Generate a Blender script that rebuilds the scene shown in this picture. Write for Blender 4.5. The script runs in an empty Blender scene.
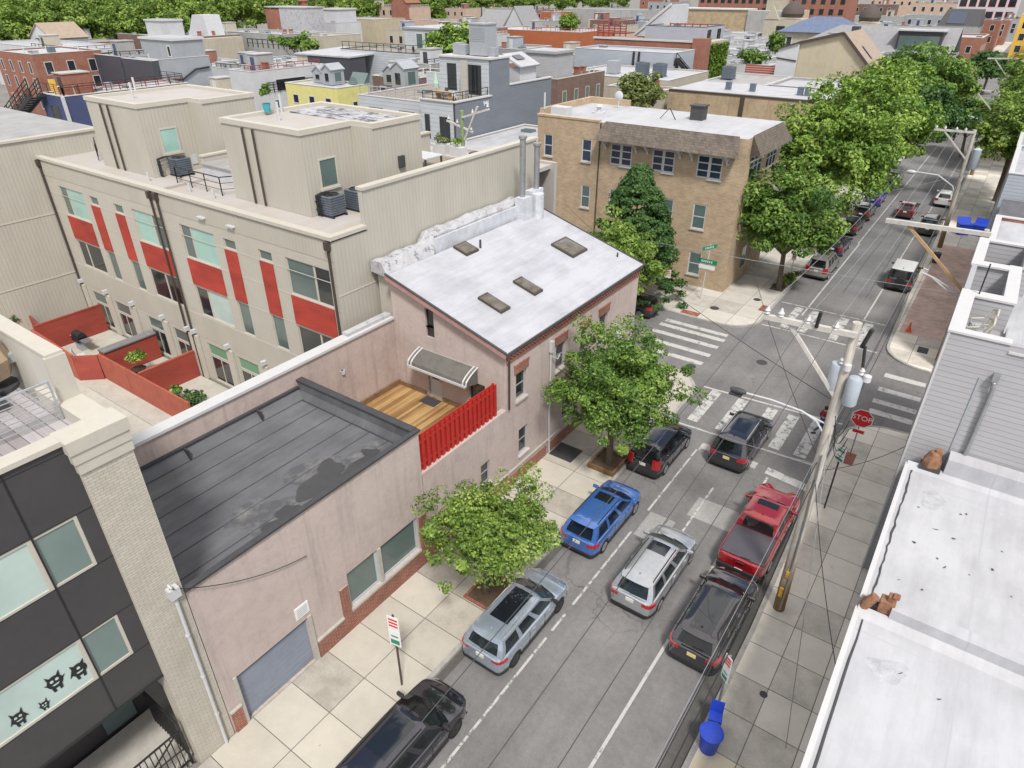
import bpy, math, random
import numpy as np
from mathutils import Vector, Matrix
from math import radians as R, sin, cos, pi, sqrt
S = bpy.context.scene
COL = S.collection
rnd = random.Random(11)
ORG = {}

# ------------------------------------------------------------------ mesh builder
class MB:
    def __init__(s):
        s.v = []; s.f = []
    def add(s, vs, fs):
        o = len(s.v); s.v += [tuple(v) for v in vs]; s.f += [tuple(i + o for i in f) for f in fs]; return s
    def poly(s, *pts):
        return s.add(pts, [tuple(range(len(pts)))])
    def box(s, x0, x1, y0, y1, z0, z1):
        v = [(x0,y0,z0),(x1,y0,z0),(x1,y1,z0),(x0,y1,z0),(x0,y0,z1),(x1,y0,z1),(x1,y1,z1),(x0,y1,z1)]
        return s.add(v, [(3,2,1,0),(4,5,6,7),(0,1,5,4),(1,2,6,5),(2,3,7,6),(3,0,4,7)])
    def prism(s, pts, z0, z1):
        n = len(pts)
        v = [(p[0],p[1],z0) for p in pts] + [(p[0],p[1],z1) for p in pts]
        f = [tuple(range(n-1,-1,-1)), tuple(range(n,2*n))] + [(i,(i+1)%n,(i+1)%n+n,i+n) for i in range(n)]
        return s.add(v, f)
    def extr(s, pts, d):
        n = len(pts); d = Vector(d)
        v = [tuple(p) for p in pts] + [tuple(Vector(p)+d) for p in pts]
        f = [tuple(range(n-1,-1,-1)), tuple(range(n,2*n))] + [(i,(i+1)%n,(i+1)%n+n,i+n) for i in range(n)]
        return s.add(v, f)
    def bar(s, a, b, w, h=None, up=(0,0,1)):
        h = w if h is None else h
        a = Vector(a); b = Vector(b); d = (b-a).normalized(); u = Vector(up)
        if abs(d.dot(u)) > .98: u = Vector((0,1,0))
        r = d.cross(u).normalized()*(w/2); u = r.cross(d).normalized()*(h/2)
        v = []
        for p in (a,b): v += [p-r-u, p+r-u, p+r+u, p-r+u]
        return s.add(v, [(3,2,1,0),(4,5,6,7),(0,1,5,4),(1,2,6,5),(2,3,7,6),(3,0,4,7)])
    def tube(s, pts, r, n=8, caps=True):
        pts = [Vector(p) for p in pts]; m = len(pts)
        rs = r if isinstance(r,(list,tuple)) else [r]*m
        v = []; prev = None
        for i,p in enumerate(pts):
            d = (pts[min(i+1,m-1)]-pts[max(i-1,0)]).normalized()
            if prev is None:
                a = Vector((1,0,0)) if abs(d.x) < .8 else Vector((0,1,0))
                u = d.cross(a).normalized()
            else:
                u = (prev - d*prev.dot(d)).normalized()
            prev = u; w = d.cross(u)
            for k in range(n):
                t = 2*pi*k/n; v.append(p + (u*cos(t)+w*sin(t))*rs[i])
        f = [(i*n+k, i*n+(k+1)%n, (i+1)*n+(k+1)%n, (i+1)*n+k) for i in range(m-1) for k in range(n)]
        if caps: f += [tuple(range(n-1,-1,-1)), tuple(range((m-1)*n, m*n))]
        return s.add(v, f)
    def lathe(s, prof, c, n=16, axis='z'):
        v = []
        for r,h in prof:
            for k in range(n):
                t = 2*pi*k/n
                if axis == 'z': v.append((c[0]+r*cos(t), c[1]+r*sin(t), c[2]+h))
                elif axis == 'x': v.append((c[0]+h, c[1]+r*cos(t), c[2]+r*sin(t)))
                else: v.append((c[0]+r*cos(t), c[1]+h, c[2]+r*sin(t)))
        m = len(prof)
        f = [(i*n+k, i*n+(k+1)%n, (i+1)*n+(k+1)%n, (i+1)*n+k) for i in range(m-1) for k in range(n)]
        f += [tuple(range(n-1,-1,-1)), tuple(range((m-1)*n, m*n))]
        return s.add(v, f)
    def grid(s, rows, closed=False):
        n = len(rows[0]); v = [p for r in rows for p in r]
        f = []
        for i in range(len(rows)-1):
            for k in range(n if closed else n-1):
                k2 = (k+1) % n
                f.append((i*n+k, i*n+k2, (i+1)*n+k2, (i+1)*n+k))
        return s.add(v, f)
    def wall(s, ax, c, u0, u1, z0, z1, holes=(), sign=-1, depth=.12):
        # a wall sheet with real openings and reveals; ax 'y': plane y=c over x; ax 'x': plane x=c over y
        us = sorted({u0,u1}|{h[0] for h in holes}|{h[1] for h in holes})
        zs = sorted({z0,z1}|{h[2] for h in holes}|{h[3] for h in holes})
        P = (lambda u,z,d=0: (u, c-sign*d, z)) if ax == 'y' else (lambda u,z,d=0: (c-sign*d, u, z))
        for a,b in zip(us, us[1:]):
            for p,q in zip(zs, zs[1:]):
                m,n = (a+b)/2,(p+q)/2
                if m < u0 or m > u1 or any(h[0] < m < h[1] and h[2] < n < h[3] for h in holes): continue
                s.poly(P(a,p),P(b,p),P(b,q),P(a,q))
        for a,b,p,q in holes:
            s.poly(P(a,p),P(b,p),P(b,p,depth),P(a,p,depth)); s.poly(P(a,q),P(b,q),P(b,q,depth),P(a,q,depth))
            s.poly(P(a,p),P(a,q),P(a,q,depth),P(a,p,depth)); s.poly(P(b,p),P(b,q),P(b,q,depth),P(b,p,depth))
        return s
    def build(s, name, mat, parent=None, smooth=False, bevel=0, ang=35):
        me = bpy.data.meshes.new(name); o = bpy.data.objects.new(name, me)
        COL.objects.link(o)
        if parent is not None:
            o.parent = parent; org = ORG.get(parent, (0,0,0)); ORG[o] = org
        else:
            xs = [v[0] for v in s.v]; ys = [v[1] for v in s.v]; zs = [v[2] for v in s.v]
            org = ((min(xs)+max(xs))/2, (min(ys)+max(ys))/2, min(zs)); o.location = org; ORG[o] = org
        me.from_pydata([(v[0]-org[0], v[1]-org[1], v[2]-org[2]) for v in s.v], [], s.f)
        me.materials.append(mat); me.update()
        if smooth:
            me.polygons.foreach_set('use_smooth', [True]*len(me.polygons))
            me.set_sharp_from_angle(angle=R(ang))
        if bevel:
            b = o.modifiers.new('bevel','BEVEL'); b.width = bevel; b.segments = 2; b.limit_method = 'ANGLE'
        return o

def each(mb, name, mat, parent, **kw):
    # one object per connected piece
    n = len(mb.v); r = list(range(n))
    def find(i):
        while r[i] != i: r[i] = r[r[i]]; i = r[i]
        return i
    for f in mb.f:
        a = find(f[0])
        for k in f[1:]: r[find(k)] = a
    gs = {}
    for f in mb.f: gs.setdefault(find(f[0]),[]).append(f)
    for fs in gs.values():
        ids = sorted({i for f in fs for i in f}); ix = {i:k for k,i in enumerate(ids)}
        q = MB(); q.v = [mb.v[i] for i in ids]; q.f = [tuple(ix[i] for i in f) for f in fs]; q.build(name, mat, parent, **kw)
def tag(o, label=None, cat=None, group=None, kind=None):
    if label: o['label'] = label
    if cat: o['category'] = cat
    if group: o['group'] = group
    if kind: o['kind'] = kind
    return o
def thing(name, label, cat, loc=(0,0,0), rz=0, group=None, world=True):
    o = bpy.data.objects.new(name, None); COL.objects.link(o); o.empty_display_size = .3
    o.location = loc; o.rotation_euler = (0,0,rz)
    if world: ORG[o] = tuple(loc)
    return tag(o, label, cat, group)
def kids(o): return [c for c in bpy.data.objects if c.parent == o]
def copy_tree(o, parent=None):
    c = o.copy(); COL.objects.link(c)
    if parent is not None: c.parent = parent
    for ch in kids(o): copy_tree(ch, c)
    return c

# ------------------------------------------------------------------ materials
class NT:
    def __init__(s, name):
        s.m = bpy.data.materials.new(name); s.m.use_nodes = True
        s.t = s.m.node_tree; s.b = s.t.nodes['Principled BSDF']; s._pos = None; s._obj = None
    def n(s, typ, **kw):
        x = s.t.nodes.new(typ)
        for k,v in kw.items(): setattr(x, k, v)
        return x
    def l(s, a, b): s.t.links.new(a, b)
    def pos(s):
        if s._pos is None: s._pos = s.n('ShaderNodeNewGeometry').outputs['Position']
        return s._pos
    def obj(s):
        if s._obj is None: s._obj = s.n('ShaderNodeTexCoord').outputs['Object']
        return s._obj
    def val(s, sock, v):
        if hasattr(v, 'is_linked') or isinstance(v, bpy.types.NodeSocket): s.l(v, sock)
        else: sock.default_value = v
    def math(s, op, a, b=0, c=None):
        x = s.n('ShaderNodeMath', operation=op); s.val(x.inputs[0], a); s.val(x.inputs[1], b)
        if c is not None: s.val(x.inputs[2], c)
        return x.outputs[0]
    def sep(s, v):
        x = s.n('ShaderNodeSeparateXYZ'); s.l(v, x.inputs[0]); return x.outputs
    def comb(s, x, y, z=0):
        c = s.n('ShaderNodeCombineXYZ'); s.val(c.inputs[0],x); s.val(c.inputs[1],y); s.val(c.inputs[2],z); return c.outputs[0]
    def scale(s, v, sc):
        x = s.n('ShaderNodeVectorMath', operation='MULTIPLY'); s.l(v, x.inputs[0]); x.inputs[1].default_value = sc; return x.outputs[0]
    def noise(s, sc, detail=4, rough=.6, vec=None):
        x = s.n('ShaderNodeTexNoise'); x.inputs['Scale'].default_value = sc; x.inputs['Detail'].default_value = detail
        x.inputs['Roughness'].default_value = rough; s.l(vec if vec is not None else s.pos(), x.inputs['Vector']); return x.outputs['Fac']
    def ramp(s, fac, stops, interp='LINEAR'):
        x = s.n('ShaderNodeValToRGB'); s.l(fac, x.inputs[0]); e = x.color_ramp.elements; x.color_ramp.interpolation = interp
        while len(e) < len(stops): e.new(.5)
        for i,(p,c) in enumerate(stops):
            e[i].position = p; e[i].color = (c,c,c,1) if isinstance(c,(int,float)) else (*c,1)
        return x.outputs['Color']
    def mix(s, fac, a, b, mode='MIX'):
        x = s.n('ShaderNodeMix', data_type='RGBA', blend_type=mode)
        s.val(x.inputs[0], fac)
        for sock,v in ((x.inputs[6],a),(x.inputs[7],b)):
            if isinstance(v, bpy.types.NodeSocket): s.l(v, sock)
            else: sock.default_value = (*v,1)
        return x.outputs[2]
    def mapr(s, v, a, b, c, d):
        x = s.n('ShaderNodeMapRange'); s.l(v, x.inputs[0])
        for i,k in enumerate((a,b,c,d)): x.inputs[i+1].default_value = k
        return x.outputs[0]
    def bump(s, h, st=.3, dist=.02):
        x = s.n('ShaderNodeBump'); x.inputs['Strength'].default_value = st; x.inputs['Distance'].default_value = dist
        s.l(h, x.inputs['Height']); s.l(x.outputs[0], s.b.inputs['Normal'])
    def fin(s, col, rough=.8, metal=0, spec=.5, coat=0):
        s.val(s.b.inputs['Base Color'], col if isinstance(col, bpy.types.NodeSocket) else (*col,1))
        s.val(s.b.inputs['Roughness'], rough); s.b.inputs['Metallic'].default_value = metal
        s.b.inputs['Specular IOR Level'].default_value = spec; s.b.inputs['Coat Weight'].default_value = coat
        return s.m
def mulc(c, k): return tuple(min(1,x*k) for x in c)
_c = {}
def plain(name, col, rough=.7, metal=0, var=.18, sc=3, bump=0, coat=0, spec=.5, local=False):
    # mottled surface: the colour varies a little with two noises (weathering), optional fine bump
    if name in _c: return _c[name]
    t = NT(name); vec = t.obj() if local else t.pos()
    a = t.noise(sc, 5, .65, vec); b = t.noise(sc*6.3, 3, .6, vec)
    f = t.math('ADD', t.math('MULTIPLY', a, .65), t.math('MULTIPLY', b, .35))
    c = t.ramp(f, [(.3, mulc(col,1-var*1.3)), (.5, col), (.7, mulc(col,1+var))])
    if bump: t.bump(b, bump, .02)
    _c[name] = t.fin(c, rough, metal, spec, coat); return _c[name]
def render_wall(name, col, var=.14, streak=.35, rough=.9):
    # rendered masonry: blotches, rain streaks, fine grain, hairline cracks, splash dirt in patches near the foot
    if name in _c: return _c[name]
    t = NT(name); p = t.pos(); z = t.sep(p)[2]
    a = t.noise(.55,6,.7); b = t.noise(5,5,.7); g = t.noise(38,2,.6); st = t.noise(1,5,.7,t.scale(p,(2.6,2.6,.16)))
    f = t.math('ADD', t.math('MULTIPLY', a, .45), t.math('ADD', t.math('MULTIPLY', b, .3), t.math('MULTIPLY', g, .25)))
    c = t.ramp(f, [(.32, mulc(col,1-var*1.6)), (.5, col), (.68, mulc(col,1+var))])
    k = t.mapr(st,.52,.72,0,streak); c = t.mix(k, c, mulc(col,.62))
    v = t.n('ShaderNodeTexVoronoi', feature='DISTANCE_TO_EDGE'); v.inputs['Scale'].default_value = .55
    ad = t.n('ShaderNodeVectorMath', operation='ADD'); t.l(p, ad.inputs[0]); nz = t.n('ShaderNodeTexNoise'); nz.inputs['Scale'].default_value = 1.6; nz.inputs['Detail'].default_value = 5; t.l(p, nz.inputs['Vector']); t.l(nz.outputs['Color'], ad.inputs[1]); t.l(ad.outputs[0], v.inputs['Vector'])
    cr = t.math('MULTIPLY', t.mapr(v.outputs['Distance'], .002, .007, 1, 0), t.mapr(a,.5,.62,0,.45)); c = t.mix(cr, c, mulc(col,.45))
    d = t.math('MULTIPLY', t.mapr(z, .9, .1, 0, 1), t.mapr(b,.4,.65,0,.55)); c = t.mix(d, c, (.17,.15,.13))
    t.bump(t.math('ADD', b, g), .5, .015); _c[name] = t.fin(c, rough); return _c[name]
def uvec(t, local=False):
    p = t.sep(t.obj() if local else t.pos()); return t.math('ADD', p[0], p[1]), p[2]
def siding_v(name, col, per=.3, gap=.12, var=.1):
    # vertical ribbed metal / batten siding; shade in the grooves is mixed into the colour
    if name in _c: return _c[name]
    t = NT(name); u,z = uvec(t)
    w = t.math('FRACT', t.math('DIVIDE', u, per))
    g = t.mapr(t.math('ABSOLUTE', t.math('SUBTRACT', w, .5)), .5-gap, .5, 0, 1)
    a = t.noise(.8, 4, .6, t.comb(u, t.math('MULTIPLY', z, .35)))
    base = t.ramp(a, [(.3, mulc(col,1-var)), (.7, mulc(col,1+var))])
    t.bump(t.math('SUBTRACT', 1, g), .35, .02)
    _c[name] = t.fin(t.mix(t.math('MULTIPLY', g, .22), base, mulc(col,.6)), .55); return _c[name]
def siding_h(name, col, per=.2, var=.07, rough=.55, dk=.45):
    if name in _c: return _c[name]
    t = NT(name); u,z = uvec(t)
    w = t.math('FRACT', t.math('DIVIDE', z, per))
    g = t.mapr(w, 0, .12, 1, 0)
    a = t.noise(.9, 4, .6, t.comb(t.math('MULTIPLY', u, .4), z))
    base = t.ramp(a, [(.3, mulc(col,1-var)), (.7, mulc(col,1+var))])
    t.bump(t.math('SUBTRACT', 1, w), .8, .04)
    _c[name] = t.fin(t.mix(t.math('MULTIPLY', g, dk), base, mulc(col,.4)), rough); return _c[name]
def brick(name, c1, c2, mortar=(.38,.35,.32), sc=1, bw=.23, rh=.085, var=.25, stain=.5):
    if name in _c: return _c[name]
    t = NT(name); u,z = uvec(t)
    b = t.n('ShaderNodeTexBrick'); t.l(t.comb(u, z), b.inputs['Vector'])
    b.inputs['Color1'].default_value = (*c1,1); b.inputs['Color2'].default_value = (*c2,1); b.inputs['Mortar'].default_value = (*mortar,1)
    b.inputs['Scale'].default_value = sc; b.inputs['Brick Width'].default_value = bw; b.inputs['Row Height'].default_value = rh
    b.inputs['Mortar Size'].default_value = .008; b.inputs['Bias'].default_value = 0
    a = t.noise(.5, 6, .7); d = t.noise(2.2, 4, .6)
    f = t.mapr(t.math('ADD', t.math('MULTIPLY', a, .6), t.math('MULTIPLY', d, .4)), .35, .65, 1-stain*.5, 1+stain*.3)
    c = t.mix(1, b.outputs['Color'], t.comb(f, f, f), 'MULTIPLY')
    t.bump(t.math('SUBTRACT', 1, b.outputs['Fac']), .5, .01)
    _c[name] = t.fin(c, .85); return _c[name]
def glass(name, col=(.02,.025,.03), rough=.06):
    if name in _c: return _c[name]
    t = NT(name); a = t.noise(.7, 3)
    c = t.ramp(a, [(.35, mulc(col,.92)), (.65, mulc(col,1.08))])
    t.b.inputs['IOR'].default_value = 1.75; _c[name] = t.fin(c, rough, 0, .5); return _c[name]
def membrane(name, col=(.78,.78,.8), dirt=(.45,.45,.47), seam=1.1, amt=.5, axis=0, rough=.6):
    # coated flat roof: lap seams, streaks, grime patches
    if name in _c: return _c[name]
    t = NT(name); p = t.sep(t.pos())
    a = t.noise(.45, 6, .65); st = t.noise(1, 5, .7, t.scale(t.pos(), (2.2,.35,1) if axis == 0 else (.35,2.2,1)))
    f = t.mapr(t.math('ADD', t.math('MULTIPLY', a, .55), t.math('MULTIPLY', st, .45)), .42, .66, 0, amt)
    sp = t.mapr(t.noise(9, 3, .6), .68, .74, 0, .45)
    w = t.math('FRACT', t.math('DIVIDE', p[axis], seam))
    w2 = t.math('FRACT', t.math('DIVIDE', p[1-axis], seam*2.6)); ln = t.math('MAXIMUM', t.mapr(t.math('ABSOLUTE', t.math('SUBTRACT', w, .5)), .48, .497, 0, .5), t.mapr(t.math('ABSOLUTE', t.math('SUBTRACT', w2, .5)), .492, .5, 0, .4))
    c = t.mix(t.math('MAXIMUM', t.math('MAXIMUM', f, ln), sp), col, dirt)
    t.bump(t.math('ADD', st, t.math('MULTIPLY', w, .6)), .25, .03)
    _c[name] = t.fin(c, rough); return _c[name]
def concrete(name, col, px, py, ox, oy, var=.2, line=.05, lw=.02):
    # pavement slabs: real dirt lines at the joints, a tone of its own per slab
    t = NT(name); p = t.sep(t.pos())
    u = t.math('DIVIDE', t.math('SUBTRACT', p[0], ox), px); v = t.math('DIVIDE', t.math('SUBTRACT', p[1], oy), py)
    wn = t.n('ShaderNodeTexWhiteNoise', noise_dimensions='2D'); t.l(t.comb(t.math('FLOOR', u), t.math('FLOOR', v)), wn.inputs['Vector'])
    a = t.noise(1.1, 6, .7); b = t.noise(14, 3, .6)
    f = t.math('ADD', t.math('MULTIPLY', wn.outputs['Value'], .45), t.math('ADD', t.math('MULTIPLY', a, .75), t.math('MULTIPLY', b, .2)))
    c = t.ramp(f, [(.35, mulc(col,1-var*1.9)), (.65, col), (1, mulc(col,1+var))])
    du = t.math('MULTIPLY', t.math('ABSOLUTE', t.math('SUBTRACT', t.math('FRACT', u), .5)), px)
    dv = t.math('MULTIPLY', t.math('ABSOLUTE', t.math('SUBTRACT', t.math('FRACT', v), .5)), py)
    m = t.math('MAXIMUM', t.mapr(du, px/2-lw, px/2-lw*.4, 0, 1), t.mapr(dv, py/2-lw, py/2-lw*.4, 0, 1))
    sp = t.mapr(t.noise(3.1, 4, .75), .66, .76, 0, .5)
    c = t.mix(sp, c, mulc(col,.5))
    t.bump(t.math('SUBTRACT', b, t.math('MULTIPLY', m, 2)), .3, .01)
    return t.fin(t.mix(t.math('MULTIPLY', m, .9), c, (line,line*.95,line*.85)), .85)
M = {}
def asphalt(name, col=(.178,.172,.171)):
    t = NT(name); p = t.pos()
    a = t.noise(.22, 6, .65); b = t.noise(26, 3, .7); st = t.noise(1, 5, .7, t.scale(p, (1.5,.07,1)))
    g_ = t.noise(4.2,5,.75); f = t.math('ADD', t.math('MULTIPLY', a, .42), t.math('ADD', t.math('MULTIPLY', st, .16), t.math('ADD', t.math('MULTIPLY', g_, .24), t.math('MULTIPLY', b, .28))))
    c = t.ramp(f, [(.40, mulc(col,.60)), (.55, col), (.70, mulc(col,1.42))])
    sp = t.mapr(t.noise(5.5,4,.8), .69, .74, 0, .7); c = t.mix(sp, c, mulc(col,.3))
    v = t.n('ShaderNodeTexVoronoi', feature='DISTANCE_TO_EDGE'); v.inputs['Scale'].default_value = .32
    ad = t.n('ShaderNodeVectorMath', operation='ADD'); t.l(p, ad.inputs[0])
    nz = t.n('ShaderNodeTexNoise'); nz.inputs['Scale'].default_value = 1.3; nz.inputs['Detail'].default_value = 5; t.l(p, nz.inputs['Vector'])
    t.l(t.scale(nz.outputs['Color'], (1.4,1.4,0)), ad.inputs[1]); t.l(ad.outputs[0], v.inputs['Vector'])
    cr = t.math('MULTIPLY', t.mapr(v.outputs['Distance'], .003, .011, 1, 0), t.mapr(t.noise(.14,3), .5, .65, 0, .6))
    oil = t.mapr(t.noise(2.6, 5, .75), .64, .78, 0, .55)
    c = t.mix(oil, c, mulc(col,.45)); c = t.mix(cr, c, mulc(col,.3))
    t.bump(b, .35, .01)
    return t.fin(c, .82, 0, .35)
def paintmark(name, col=(.49,.49,.475), under=(.178,.172,.171), wear=.5):
    # road paint worn away in flakes
    t = NT(name); a = t.noise(2.4, 6, .75); b = t.noise(13, 4, .7)
    f = t.math('ADD', t.math('MULTIPLY', a, .75), t.math('MULTIPLY', b, .25))
    k = t.mapr(f, wear-.03, wear+.03, .93, 0)
    return t.fin(t.mix(k, under, col), .75)
M['asphalt'] = asphalt('asphalt'); M['asphalt2'] = asphalt('asphalt_patch', (.165,.163,.165)); M['asphalt3'] = asphalt('asphalt_pale', (.31,.305,.295))
M['paint'] = paintmark('road_paint', wear=.565); M['paint_worn'] = paintmark('road_paint_worn', wear=.53)
M['walkL'] = concrete('pavement_left', (.43,.40,.345), 2.03, 1.66, -15.5, 6.23, line=.07)
M['walkR'] = concrete('pavement_right', (.62,.58,.51), 1.5, 1.66, -2.75, 6.1, .2, line=.07)
M['walkN'] = concrete('pavement_far', (.47,.445,.40), 2.2, 2.2, -15.6, 46.2, line=.1)
M['kerb'] = plain('kerb_stone', (.33,.32,.30), .85, var=.25, sc=2.5)
M['dirt'] = plain('yard_ground', (.20,.19,.175), .95, var=.3, sc=.15)
M['slab'] = plain('alley_concrete', (.42,.40,.35), .85, var=.15, sc=.7)
M['stucco'] = render_wall('pink_stucco', (.445,.36,.325), .18, .55)
M['stucco2'] = render_wall('pink_stucco_front', (.48,.40,.37), .17, .5)
M['white_roof'] = membrane('white_coated_roof', (.44,.447,.485), (.28,.285,.31), 1.25, .8)
M['white_roof2'] = membrane('bright_coated_roof', (.46,.464,.49), (.30,.30,.32), 3.1, .7)
M['old_roof'] = membrane('grey_flat_roof', (.36,.355,.35), (.20,.195,.195), 1.5, .8)
M['bed_cover'] = plain('bed_cover_vinyl', (.075,.072,.085), .3, var=.1, local=True)
M['tan_roof'] = membrane('beige_flat_roof', (.43,.41,.40), (.40,.34,.27), 2.5, .8)
M['silver_roof'] = membrane('silver_flat_roof', (.44,.45,.475), (.26,.26,.275), 1.3, .8)
M['black_roof'] = membrane('black_flat_roof', (.092,.093,.102), (.19,.195,.21), 50, .6, 0, .7)
M['brick_red'] = brick('red_brick', (.30,.10,.065), (.22,.07,.045), (.38,.29,.24), bw=.26, rh=.1)
M['brick_far'] = brick('far_red_brick', (.33,.13,.085), (.25,.095,.065), (.30,.18,.14))
M['brick_dk'] = brick('brown_brick', (.17,.095,.07), (.13,.07,.055), (.26,.22,.19))
M['brick_tan'] = brick('tan_brick', (.46,.345,.23), (.37,.275,.18), (.50,.42,.32), bw=.36, rh=.12, stain=.4)
M['brick_beige'] = brick('beige_brick', (.52,.485,.41), (.47,.435,.365), (.33,.31,.28), bw=.24, rh=.085, stain=.25)
M['orange_wall'] = plain('orange_wall', (.36,.11,.045), .85, var=.12, sc=.6)
M['tan_wall'] = render_wall('stained_tan_wall', (.40,.31,.20), .35, .8)
M['conc_wall'] = render_wall('stained_concrete_wall', (.34,.34,.335), .22, .7)
M['beige_wall'] = render_wall('beige_stucco_wall', (.44,.385,.28), .16, .4)
M['cream_wall'] = render_wall('cream_wall', (.44,.40,.32), .16, .5)
M['peach_wall'] = plain('peach_wall', (.48,.36,.28), .9, var=.12, sc=.5)
M['white_wall'] = plain('white_painted_wall', (.50,.51,.53), .8, var=.1, sc=.5)
M['grey_wall'] = plain('grey_stucco_wall', (.30,.32,.34), .85, var=.1, sc=.5)
M['yellow_wall'] = plain('yellow_sheathing', (.60,.56,.22), .8, var=.12, sc=1.2)
M['gold_wall'] = plain('golden_yellow_wall', (.70,.44,.06), .8, var=.12, sc=.3)
M['tan_siding'] = siding_v('tan_ribbed_siding', (.445,.42,.365), .24, .2, .06)
M['tan_panel'] = plain('tan_flat_panel', (.455,.43,.375), .6, var=.06, sc=.6)
M['tan_trim'] = plain('tan_metal_trim', (.49,.46,.40), .5, var=.06)
M['white_siding'] = siding_v('white_batten_siding', (.50,.485,.44), .2)
M['grey_siding'] = siding_h('grey_lap_siding', (.34,.34,.355), .21, .07, .55, .75)
M['grey_siding2'] = siding_h('blue_grey_lap_siding', (.33,.36,.41), .25)
M['slate_siding'] = siding_h('dark_slate_siding', (.15,.17,.20), .25)
M['pale_siding'] = siding_h('pale_grey_siding', (.42,.45,.48), .5)
M['navy'] = siding_h('navy_siding', (.045,.06,.14), .22)
M['char'] = siding_h('charcoal_siding', (.055,.055,.07), .3)
M['char_panel'] = plain('charcoal_panel', (.060,.056,.059), .55, var=.1, sc=.8, spec=.35)
M['red_wood'] = siding_h('red_stained_boards', (.27,.045,.03), .14, .2)
M['red_panel'] = siding_h('bright_red_board_panel', (.31,.032,.02), .12, .3)
M['red_fence'] = plain('red_painted_wood', (.42,.026,.018), .5, var=.15, sc=4)
M['rust_fence'] = plain('rust_red_painted_wood', (.35,.085,.052), .7, var=.2, sc=1.5)
M['white'] = plain('white_painted_trim', (.52,.52,.525), .5, var=.05)
M['white_m'] = plain('white_metal', (.50,.51,.525), .4, var=.1, sc=5)
M['black_m'] = plain('black_metal', (.02,.02,.022), .45, var=.2, sc=5)
M['brown_m'] = plain('dark_brown_metal', (.06,.045,.036), .5, var=.15, sc=3)
M['dark'] = plain('dark_grey_trim', (.05,.05,.055), .6, var=.2)
M['grey_m'] = plain('galvanised_metal', (.33,.34,.355), .42, .6, var=.2, sc=4)
M['steel'] = plain('grey_painted_metal', (.33,.35,.38), .5, var=.15, sc=3)
def flaky(name):
    t = NT(name); a = t.noise(1.7,6,.75); b = t.noise(6,4,.7); f = t.math('ADD', t.math('MULTIPLY', a, .6), t.math('MULTIPLY', b, .4))
    t.bump(f, .8, .06); return t.fin(t.ramp(f, [(.36,(.06,.06,.065)),(.42,(.25,.25,.26)),(.47,(.40,.40,.42)),(.7,(.50,.50,.53))]), .8)
M['rough_white'] = flaky('flaking_white_coating')
M['silver_coat'] = plain('silver_coating', (.58,.60,.64), .5, .2, var=.2, sc=2)
def polemat(name):
    t = NT(name); o = t.sep(t.obj()); a = t.noise(3,5,.7,t.obj()); b = t.noise(1,5,.7,t.scale(t.obj(),(9,9,.8)))
    k = t.mapr(t.math('ADD', o[2], t.math('MULTIPLY', a, 4)), 3.0, 6.0, 0, 1)
    c = t.mix(k, (.22,.135,.07), (.47,.44,.39)); f = t.mapr(b,.3,.7,.6,1.25); t.bump(b,.5,.02)
    return t.fin(t.mix(1,c,t.comb(f,f,f),'MULTIPLY'),.9)
M['wood_pole'] = polemat('weathered_pole_wood')
M['wood_grey'] = plain('weathered_grey_wood', (.42,.385,.33), .9, var=.35, sc=3, local=True, bump=.6)
M['wood_brown'] = plain('brown_creosote_wood', (.20,.12,.06), .9, var=.4, sc=3, bump=.6)
M['wood_raw'] = plain('raw_timber', (.42,.28,.15), .8, var=.25, sc=2)
M['terra'] = plain('rusty_terracotta', (.25,.125,.07), .9, var=.5, sc=5, bump=.8)
M['shingle'] = brick('brown_shingles', (.165,.135,.11), (.115,.093,.077), (.06,.052,.045), bw=.22, rh=.16, stain=.6)
M['slate_roof'] = plain('blue_slate_roof', (.115,.15,.24), .7, var=.2, sc=1.2)
M['grey_shingle'] = plain('grey_shingle_roof', (.25,.25,.26), .85, var=.15, sc=1.2)
M['tan_shingle'] = plain('tan_shingle_roof', (.33,.26,.20), .85, var=.15, sc=1.2)
M['glass'] = glass('window_glass')
M['glass_teal'] = glass('teal_blind_glass', (.32,.52,.47), .12)
M['glass_mid'] = glass('grey_green_glass', (.10,.145,.14), .1)
M['glass_pale'] = glass('pale_frosted_glass', (.44,.55,.52), .2)
M['glass_frost'] = glass('frosted_grey_glass', (.17,.23,.215), .25)
M['glass_blue'] = glass('dark_blue_glass', (.03,.045,.08), .06)
M['green_panel'] = plain('green_spandrel', (.15,.30,.19), .3, var=.1)
M['terracotta_band'] = M['brick_red']
M['blue_plastic'] = plain('blue_plastic', (.018,.06,.48), .45, var=.15, sc=6, local=True)
M['orange_plastic'] = plain('orange_plastic', (.75,.13,.03), .5, var=.1)
M['garage_door'] = plain('blue_grey_door', (.22,.25,.31), .55, var=.1, sc=1.2)
M['rubber'] = plain('black_rubber', (.016,.016,.017), .8, var=.2, sc=8, local=True)
M['ac'] = plain('blue_grey_condenser_metal', (.13,.16,.20), .5, .3, var=.2, sc=4)
M['ac_pale'] = plain('pale_condenser_metal', (.36,.38,.41), .5, .2, var=.15, sc=4)
M['awning'] = plain('grey_awning_canvas', (.125,.12,.108), .9, var=.2, sc=2)
M['stone'] = plain('stone_sill', (.42,.40,.36), .85, var=.15)
M['sign_white'] = plain('sign_white', (.74,.74,.74), .4, var=.03)
M['sign_red'] = plain('sign_red', (.62,.012,.018), .4, var=.04)
M['sign_green'] = plain('sign_green', (.012,.22,.13), .4, var=.05)
M['soil'] = plain('soil', (.09,.06,.04), .95, var=.3, sc=5)
M['pink'] = plain('pink_petals', (.62,.05,.25), .7)
M['pool'] = plain('puddle', (.045,.045,.046), .3, var=.2, sc=1.5, spec=.6)
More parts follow.
